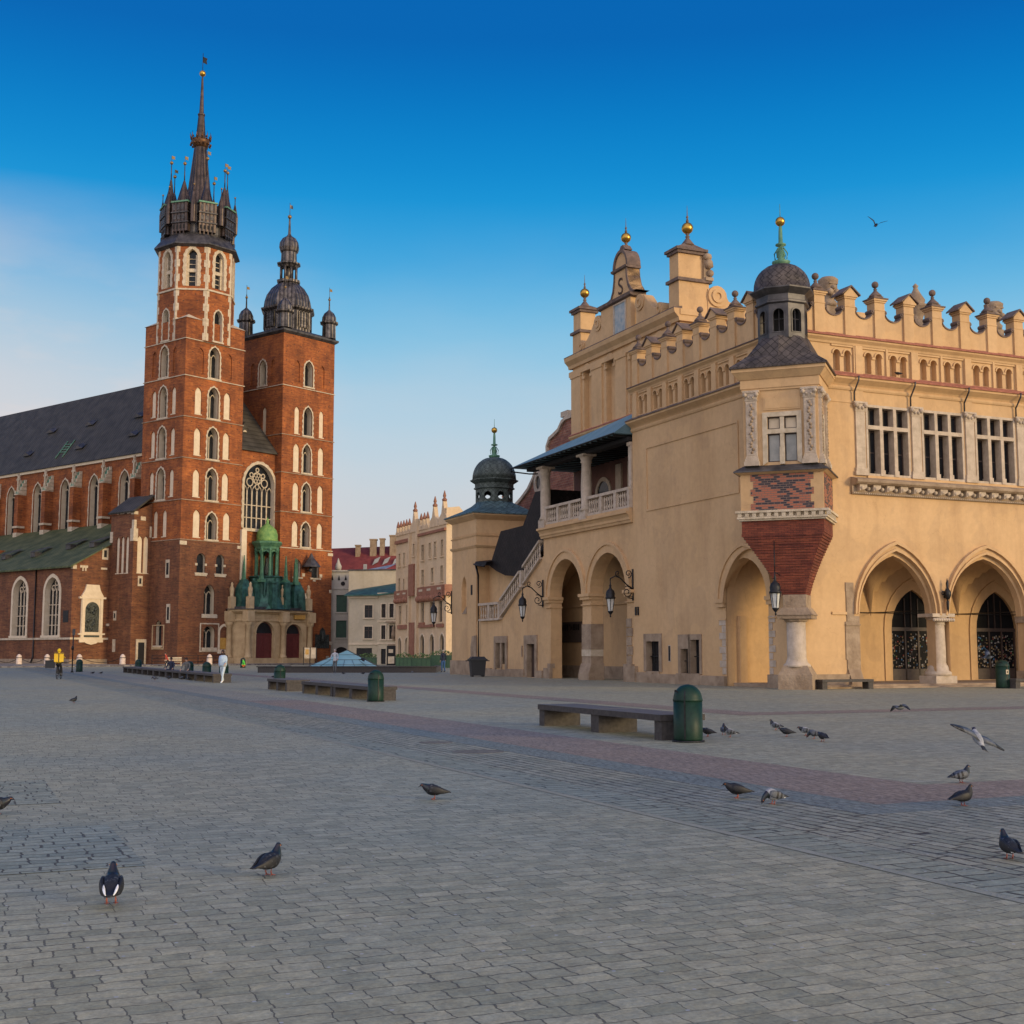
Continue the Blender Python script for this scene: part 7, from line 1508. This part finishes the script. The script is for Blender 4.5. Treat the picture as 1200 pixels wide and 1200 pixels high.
# courier on a bicycle
def seated(x,y,rz,label,top,legs,hair):
    t,V=person((x,y,0),rz,label,top,legs,hair,1.7,0.0,lean=.05,arms=((.25,.12),(.25,.12)),crouch=.46); return t
xs,ys=hw(-20.55,37.6); seated(xs,ys,R_(TH+90+60),'person in dark clothes sitting on the long bench, left of two',C_['navy'],C_['black_cloth'],C_['brown_hair'])
xs,ys=hw(-20.55,31.9); seated(xs,ys,R_(TH+90+60),'person in blue jeans sitting on the long bench, right of two',C_['grey_trousers'],C_['blue_jeans'],C_['brown_hair'])
bx,by=-26.75,76.2; bz=R_(8)
t=thing('bicycle','dark bicycle ridden by the courier in yellow','bicycle',(bx,by,0),bz)
def wheel(y):
    m=MB(); pts=[(0,y+.33*math.cos(k*PI/12),.35+.33*math.sin(k*PI/12)) for k in range(25)]; m.tube(pts,.022,6); w=m.build('wheel','binBlack',t)
    m=MB(); m.tube([(0,y+.305*math.cos(k*PI/12),.35+.305*math.sin(k*PI/12)) for k in range(25)],.012,5)
    for k in range(10): a=k*PI/5; m.tube([(0,y,.35),(0,y+.3*math.cos(a),.35+.3*math.sin(a))],.003,3)
    m.build('rim','lead',w)
wheel(-.52); wheel(.52)
m=MB()
for a,b in (((0,-.52,.35),(0,-.08,.32)),((0,-.52,.35),(0,-.18,.78)),((0,-.08,.32),(0,-.2,.88)),((0,-.08,.32),(0,.36,.78)),((0,-.18,.76),(0,.34,.84)),((0,.33,.95),(0,.52,.35))): m.tube([a,b],.02,6)
m.build('frame','iron',t)
m=MB(); m.tube([(-.28,.28,1.02),(-.12,.36,1.0),(.12,.36,1.0),(.28,.28,1.02)],.015,6); m.build('handlebar','iron',t)
m=MB(); m.lathe([(.06,.88),(.09,.91),(.05,.94)],0,-.22,10,0,0,True,1,1.5); m.build('saddle','binBlack',t)
m=MB(); m.tube([(-.09,-.08,.22),(-.09,-.02,.2)],.03,5); m.tube([(.09,-.1,.42),(.09,-.04,.42)],.03,5); m.build('pedal','iron',t)
t,V=person((bx,by-.2,.06),bz,'courier in yellow hooded jacket riding away on a bicycle',C_['yellow'],C_['black_cloth'],None,1.72,.0,lean=.12,arms=((.42,.28),(.42,.28)),ride=True,hood=True)
m=MB(); m.ball((0,.12,1.63),.115,12); m.build('hood',C_['yellow'],t)
t=thing('delivery_box','square yellow delivery box worn on the courier back','bag',(bx+.12,by-.47,1.02),bz+R_(8)); m=MB(); m.box(-.26,.26,-.2,.2,0,.52); m.build('bag',mat('box_yellow',(.70,.42,.01),.6,(.75,.48,.02),3),t); m=MB(); m.box(-.27,.27,-.21,.21,.47,.50); m.box(-.02,.02,-.215,-.2,.0,.47); m.build('zip','iron',t)

# ================================================================ pigeons
def pm(n,c,c2=None,r=.6): return mat(n,c,r,c2 or tuple(x*1.7 for x in c),28,detail=3)
FE={'slate':mat('slate_feathers',(.009,.010,.013),.6,(.075,.08,.092),34,detail=4,lo=.54,hi=.66,bump=.4,bscale=60,dist=.004),'black':pm('black_feathers',(.008,.008,.010),(.014,.014,.016)),'grey':pm('grey_feathers',(.06,.07,.085),(.11,.12,.14)),'pale':pm('pale_feathers',(.22,.23,.245),(.38,.385,.39)),'white':pm('white_feathers',(.6,.6,.58)),'neck':mat('iridescent_neck',(.006,.020,.017),.35,(.018,.009,.022),14,spec=.5),'leg':mat('pigeon_leg',(.32,.10,.08),.7),'beak':mat('pigeon_beak',(.03,.028,.028),.5),'eye':mat('pigeon_eye',(.55,.16,.02),.2)}
KIND={'dark':('slate','slate','black'),'black':('black','black','black'),'grey':('grey','grey','slate'),'pale':('pale','grey','slate'),'blue':('slate','grey','black')}
def ringset(st,n=12):
    """st: (x,z,halfwidth,halfheight[,tilt]) stations along the back line"""
    out=[]
    for i,(x,z,w,h) in enumerate(st):
        a=st[max(i-1,0)];b=st[min(i+1,len(st)-1)]; d=Vector((b[0]-a[0],0,b[1]-a[1])).normalized(); up=Vector((-d.z,0,d.x))
        out.append([(x+up.x*h*math.sin(2*PI*k/n),w*math.cos(2*PI*k/n),z+up.z*h*math.sin(2*PI*k/n)) for k in range(n)])
    return out
def smooth(st,n=3):
    out=[]
    for i in range(len(st)-1):
        p0=st[max(i-1,0)];p1=st[i];p2=st[i+1];p3=st[min(i+2,len(st)-1)]
        for k in range(n):
            t=k/n; out.append(tuple(.5*((2*b)+(-a+c)*t+(2*a-5*b+4*c-d)*t*t+(-a+3*b-3*c+d)*t**3) for a,b,c,d in zip(p0,p1,p2,p3)))
    return out+[st[-1]]
def pigeon(loc,rz,label,kind='dark',head='up',s=1.0,tip=None,patch=None):
    loc=(loc[0],loc[1],loc[2]-.026*s); t=thing('pigeon',label,'pigeon',loc,rz,'pigeons feeding on the square'); t.scale=(s,s,s); kb,kw,kt=KIND[kind]
    body=[(-.205,.112,.034,.006),(-.15,.118,.036,.011),(-.105,.124,.042,.026),(-.05,.134,.062,.054),(.01,.142,.072,.068),(.058,.155,.066,.070)]
    if head=='up': nh=[(.092,.187,.05,.054),(.108,.224,.034,.037),(.117,.248,.024,.026),(.126,.262,.021,.022),(.142,.262,.015,.014),(.152,.258,.008,.007)]; bk=[(.15,.259),(.166,.254),(.176,.247)]
    elif head=='mid': nh=[(.102,.172,.05,.05),(.134,.192,.034,.036),(.152,.203,.024,.025),(.168,.205,.020,.020),(.182,.199,.014,.013),(.19,.194,.008,.007)]; bk=[(.188,.195),(.203,.186),(.211,.177)]
    else: nh=[(.098,.142,.042,.042),(.13,.118,.029,.03),(.148,.09,.024,.025),(.158,.068,.020,.020),(.162,.058,.014,.013),(.163,.053,.008,.007)]; bk=[(.163,.053),(.167,.042),(.166,.03)]
    st=smooth(body+nh); rg=ringset(st); m=MB(); m.loft(rg,0,True); nb=len(rg[0]); me_m=m.m
    for i in range(len(st)-1):
        for k in range(nb): me_m[i*nb+k]= 2 if i<7 else (1 if i>=17 else 0)
    m.build('body',[FE[kb],FE['neck'] if kind!='black' else FE['black'],FE[tip or kt]],t)
    for sy in (-1,1):
        w=[(.085,.168,.006,.02),(.06,.162,.014,.042),(.0,.15,.016,.050),(-.06,.136,.013,.042),(-.12,.124,.009,.026),(-.175,.119,.005,.010),(-.195,.118,.002,.003)]
        off=[.046,.058,.063,.058,.042,.026,.02]; w=smooth(w,2); o2=[off[min(i//2,6)]*(1-(i%2)/2)+off[min(i//2+1,6)]*(i%2)/2 for i in range(len(w))]
        rr=ringset(w,10); rr=[[(x,y+sy*o,z) for x,y,z in r] for r,o in zip(rr,o2)]; m=MB(); m.loft(rr,0,True)
        for i in range(len(w)-1):
            for k in range(10): m.m[i*10+k]= 1 if i in (4,6) or i>=8 else 0
        if patch==1:
            for i in ((9,) if patch==2 else (8,)):
                for k in (range(0,6) if patch==2 else (1,2,3,4)): m.m[i*10+k]=2
        m.build('wing',[FE[kw],FE[kt],FE['white']],t)
        m=MB(); x=.012; m.tube([(x-.005,sy*.028,.095),(x-.012,sy*.028,.06),(x,sy*.028,.033)],.0062,5)
        for a in (-.5,0,.5,PI): m.tube([(x,sy*.028,.034),(x+.034*math.cos(a)*(1 if a<3 else .6),sy*.028+.034*math.sin(a),.030)],.0045,4,0,.002)
        m.build('leg',FE['leg'],t)
        hx,hz=nh[2][0]*.4+nh[3][0]*.6,nh[2][1]*.4+nh[3][1]*.6; m=MB(); m.ball((hx+.004,sy*.0205,hz+.003),.0052,7); m.build('eye',FE['eye'],t)
    m=MB(); m.tube([(x,0,z) for x,z in bk],.0065,6,0,.0015); m.build('beak',FE['beak'],t)
    if patch==2:
        for sy in (-1,1):
            w=smooth([(-.085,.164,.003,.005),(-.12,.150,.009,.006),(-.165,.133,.008,.006),(-.205,.120,.003,.003)],2); o2=[.044,.043,.041,.038,.034,.030,.024]
            m=MB(); m.loft([[(x,y+sy*o,z) for x,y,z in r] for r,o in zip(ringset(w,8),o2)],0,True); m.build('white_feathers',FE['white'],t)
    return t
A=R_
near=[((-2.55,8.36),104,'pigeon with white edged tail seen from behind in the left foreground','dark','up',None,2),
((-1.75,9.42),62,'dark pigeon walking to the upper right in the left foreground','dark','up',None,0),
((-.84,14.2),185,'dark grey pigeon bending left, alone in the middle of the square','dark','mid',None,0),
((-5.1,12.9),5,'dark pigeon cut by the left photo edge facing right','dark','mid',None,0),
((2.48,14.3),180,'black pigeon facing left with horizontal back, left of the pecking pair','black','mid',None,0),
((2.76,13.75),200,'pale backed pigeon pecking just right of the black one','pale','down','slate',1),
((5.5,15.95),15,'grey pigeon facing right, upper one of the two at right','grey','up',None,0),
((4.7,13.6),20,'plump black pigeon facing right below the grey one','black','up',None,0),
((3.86,10.15),95,'dark pigeon seen from behind near the right photo edge','dark','up',None,1),
((4.1,25.1),80,'small grey pigeon behind the pale one by the nearest bin','grey','up',None,0),
((4.12,24.45),170,'pale spotted pigeon facing left beside the nearest bin','pale','up','slate',1),
((3.72,24.6),150,'dark pigeon half hidden by the nearest bin','dark','mid',None,0),
((5.42,26.6),150,'white chested pigeon, upper left of the right hand flock','pale','up','slate',1),
((5.22,24.6),165,'dark pigeon facing left below the white chested one','dark','mid',None,0),
((5.65,24.9),170,'pale necked pigeon at the top of the tight cluster of three','pale','mid','slate',0),
((5.6,24.0),170,'grey pigeon pecking at the left of the tight cluster of three','grey','down',None,0),
((5.56,23.2),110,'dark pigeon seen from behind at the right of the tight cluster','dark','mid',None,1),
((-13.8,40.7),60,'lone small dark pigeon far out on the left paving','dark','up',None,0),
((-30.5,93.8),10,'left one of two tiny pigeons near the cyclist','black','mid',None,0),
((-29.9,93.8),10,'right one of two tiny pigeons near the cyclist','black','mid',None,0),
((-12.0,91.8),170,'tiny dark pigeon at the feet of the man in grey','black','mid',None,0),
((-10.6,91.8),20,'tiny dark pigeon under the one flying before the pyramid','black','mid',None,0),
((-7.5,97.3),170,'tiny pale pigeon in front of the fountain rim','pale','mid','grey',0),
((-14.7,79.5),30,'small dark pigeon left of the short bench','black','up',None,0)]
for (p,a,l,k,h,tip,pa) in near: pigeon((p[0],p[1],.004 if p[1]<45 else 0),A(a),l,k,h,.98 if p[1]<8.5 else .86,tip,pa)
fl=[(-21.1,76.1,'down'),(-20.2,76.1,'mid'),(-19.2,75.0,'down'),(-18.5,73.8,'mid'),(-17.9,73.9,'down'),(-20.3,73.4,'mid'),(-20.0,75.2,'up')]
fll=['leftmost of the pigeons feeding before the long bench row','second from left of the pigeons feeding before the long bench row','pecking pigeon at the back right of the flock before the long bench','pigeon second from the right of the flock before the long bench','rightmost pigeon of the flock before the long bench row','front pigeon of the flock before the long bench row','upright pigeon in the middle of the flock before the long bench row']
for (x,y,h),l in zip(fl,fll): pigeon((x,y,0),random.uniform(0,6.28),l,random.choice(['dark','black','grey']),h)
def flying(loc,rz,label,wings,kind='grey',s=1.0,roll=0,pitch=0):
    """wings: angle of inner and outer wing for each side, degrees above level; sweep"""
    t=thing('pigeon',label,'pigeon',loc,0,'pigeons in flight'); t.rotation_euler=(roll,pitch,rz); t.scale=(s,s,s); kb,kw,kt=KIND[kind]
    st=smooth([(-.19,.0,.048,.004),(-.13,.0,.034,.010),(-.09,.0,.034,.022),(-.03,.0,.048,.042),(.03,.0,.05,.048),(.08,.006,.038,.038),(.11,.014,.025,.026),(.135,.018,.022,.023),(.152,.015,.014,.014),(.162,.012,.006,.006)]); m=MB(); m.loft(ringset(st),0,True)
    for i in range(len(st)-1):
        for k in range(12): m.m[i*12+k]=2 if i<4 else (1 if i>18 else 0)
    m.build('body',[FE[kb],FE['neck'],FE[kt]],t); m=MB(); m.tube([(.158,0,.013),(.178,0,.006)],.005,5,0,.001); m.build('beak',FE['beak'],t)
    for sy,(a1,a2,sw) in zip((-1,1),wings):
        m=MB(); a1=R_(a1);a2=R_(a2); el=(.05,sy*(.035+.12*math.cos(a1)),.02+.12*math.sin(a1)); 
        secs=[((.055,sy*.03,.02),.13),((.06,sy*(.035+.06*math.cos(a1)),.02+.06*math.sin(a1)),.135),(el,.125)]
        for f,c in ((.33,.105),(.62,.08),(.85,.05),(1,.015)): secs.append(((el[0]+.02*f-sw*f*f,el[1]+sy*.24*f*math.cos(a2),el[2]+.24*f*math.sin(a2)),c))
        rg=[]
        for (x,y,z),c in secs: rg.append([(x+.012,y,z),(x-c*.3,y,z+.008),(x-c,y,z+.002),(x-c*.4,y,z-.004)])
        m.loft(rg,0,True)
        for i in range(len(secs)-1): m.m[i*4+2]=0
        for i in range(3,len(secs)-1):
            for k in range(4): m.m[i*4+k]=1
        m.build('wing',[FE[kw],FE[kt]],t)
    return t
flying((4.85,13.5,.70),R_(98),'large grey pigeon gliding low at right with both wings spread',((4,-8,.05),(8,-6,.05)),'pale',1.0,R_(26),R_(-38))
flying((9.5,31.7,.24),R_(20),'small grey pigeon flying low before the arcade, left of the gliding one',((30,-30,.05),(10,-35,.05)),'grey',1.1)
flying((15.0,40.6,1.43),R_(-15),'blue grey pigeon flying right in front of the second arch',((20,35,.06),(35,10,.08)),'grey',1.1,.3)
flying((9.35,31.9,12.5),R_(60),'dark pigeon high in the blue sky over the market hall',((55,35,.08),(50,20,.1)),'black',.8,.5,-.5)
flying((-12.1,104.5,1.0),R_(10),'dark pigeon flying in front of the glass pyramid',((15,-35,.03),(15,-35,.03)),'black',1.9)
x,y=hw(6.2,-.25); pigeon((x,y,14.36),R_(150),'dark pigeon perched on the red tile drip below the paired niches','black','mid',1.0)

# ================================================================ light, sky, camera
sv=Vector((.85,-.53,math.tan(R_(9)))).normalized()
sd=bpy.data.lights.new('sun','SUN'); sd.energy=2.55; sd.angle=R_(14); sd.color=(1,.755,.41)
so=bpy.data.objects.new('sun',sd); COL.objects.link(so); so.rotation_euler=(-sv).to_track_quat('-Z','Y').to_euler()
w=bpy.data.worlds.new('World'); S.world=w; w.use_nodes=True; nt=w.node_tree; bg=nt.nodes['Background']; bg.inputs['Strength'].default_value=.1
sky=nt.nodes.new('ShaderNodeTexSky'); sky.sky_type='NISHITA'; sky.sun_disc=False; sky.sun_elevation=R_(9); sky.sun_rotation=math.atan2(.8,-.6); sky.air_density=1.0; sky.dust_density=1.2
tc=nt.nodes.new('ShaderNodeTexCoord'); sp=nt.nodes.new('ShaderNodeSeparateXYZ'); lk(nt,tc.outputs['Generated'],sp.inputs[0])
r=nt.nodes.new('ShaderNodeValToRGB'); lk(nt,sp.outputs[2],r.inputs[0])
els_=[(0,(.60,.52,.51)),(.05,(.58,.555,.58)),(.09,(.53,.60,.67)),(.14,(.42,.59,.74)),(.20,(.27,.53,.78)),(.27,(.095,.40,.77)),(.36,(.012,.235,.62)),(.48,(.0015,.115,.43)),(1,(.002,.10,.36))]
els=[(0,(.70,.60,.575)),(.05,(.665,.60,.60)),(.092,(.60,.625,.655)),(.144,(.535,.655,.74)),(.195,(.38,.615,.78)),(.245,(.17,.53,.79)),(.294,(.025,.38,.745)),(.36,(.0,.265,.66)),(.446,(.0,.115,.455)),(1,(.002,.085,.34))]
cr=r.color_ramp; cr.interpolation='B_SPLINE'
for i,(p,c) in enumerate(els):
    e=cr.elements[i] if i<2 else cr.elements.new(p)
    e.position=p; e.color=(*c,1)
sc10=nd(nt,'ShaderNodeVectorMath',operation='SCALE'); sc10.inputs['Scale'].default_value=10; lk(nt,r.outputs[0],sc10.inputs[0])
mx=nd(nt,'ShaderNodeMix',data_type='RGBA'); mx.inputs[0].default_value=.025; lk(nt,sc10.outputs[0],mx.inputs[6]); lk(nt,sky.outputs[0],mx.inputs[7])
# broad sky glow added behind the camera to fill the shaded fronts
dt=nd(nt,'ShaderNodeVectorMath',operation='DOT_PRODUCT'); lk(nt,tc.outputs['Generated'],dt.inputs[0]); dt.inputs[1].default_value=(-.15,-.98,.12)
gr=nd(nt,'ShaderNodeMapRange'); gr.inputs[1].default_value=-.1; gr.inputs[2].default_value=1; gr.inputs[3].default_value=0; gr.inputs[4].default_value=1; lk(nt,dt.outputs['Value'],gr.inputs[0])
ga=nd(nt,'ShaderNodeVectorMath',operation='SCALE'); ga.inputs[0].default_value=(13.8,11.3,9.8); lk(nt,gr.outputs[0],ga.inputs['Scale'])
ad=nd(nt,'ShaderNodeVectorMath',operation='ADD'); lk(nt,mx.outputs[2],ad.inputs[0]); lk(nt,ga.outputs[0],ad.inputs[1])
# pink cloud wisps, mostly low and to the left
mp=nd(nt,'ShaderNodeMapping'); mp.inputs['Scale'].default_value=(2.2,2.2,7); lk(nt,tc.outputs['Generated'],mp.inputs[0])
n=nd(nt,'ShaderNodeTexNoise',Scale=2.3,Detail=7,Roughness=.55); lk(nt,mp.outputs[0],n.inputs['Vector'])
cr2=nt.nodes.new('ShaderNodeValToRGB'); cr2.color_ramp.elements[0].position=.44; cr2.color_ramp.elements[1].position=.68; lk(nt,n.outputs['Fac'],cr2.inputs[0])
lf=nd(nt,'ShaderNodeMapRange'); lf.inputs[1].default_value=-.12; lf.inputs[2].default_value=-.4; lf.inputs[3].default_value=.15; lf.inputs[4].default_value=1; lk(nt,sp.outputs[0],lf.inputs[0])
hi=nd(nt,'ShaderNodeMapRange'); hi.inputs[1].default_value=.34; hi.inputs[2].default_value=.2; lk(nt,sp.outputs[2],hi.inputs[0])
m1=nd(nt,'ShaderNodeMath',operation='MULTIPLY'); lk(nt,lf.outputs[0],m1.inputs[0]); lk(nt,hi.outputs[0],m1.inputs[1])
m2=nd(nt,'ShaderNodeMath',operation='MULTIPLY'); lk(nt,m1.outputs[0],m2.inputs[0]); vl=nd(nt,'ShaderNodeMapRange'); vl.inputs[3].default_value=.5; vl.inputs[4].default_value=1; lk(nt,cr2.outputs[0],vl.inputs[0]); lk(nt,vl.outputs[0],m2.inputs[1])
mc=nd(nt,'ShaderNodeMix',data_type='RGBA'); lk(nt,m2.outputs[0],mc.inputs[0]); lk(nt,ad.outputs[0],mc.inputs[6]); mc.inputs[7].default_value=(8.6,6.9,6.3,1)
lk(nt,mc.outputs[2],bg.inputs[0])
cd=bpy.data.cameras.new('camera'); cd.sensor_width=36; cd.lens=45; cd.clip_end=5000; cd.clip_start=.1
co=bpy.data.objects.new('camera',cd); COL.objects.link(co); co.location=(0,0,1.6); co.rotation_euler=(PI/2+math.atan(164/1500),0,0); S.camera=co
S.view_settings.view_transform='Standard'; S.view_settings.look='None'; S.view_settings.exposure=0; S.view_settings.gamma=1
S.render.engine='CYCLES'; S.cycles.max_bounces=6; S.cycles.diffuse_bounces=3; S.cycles.glossy_bounces=2
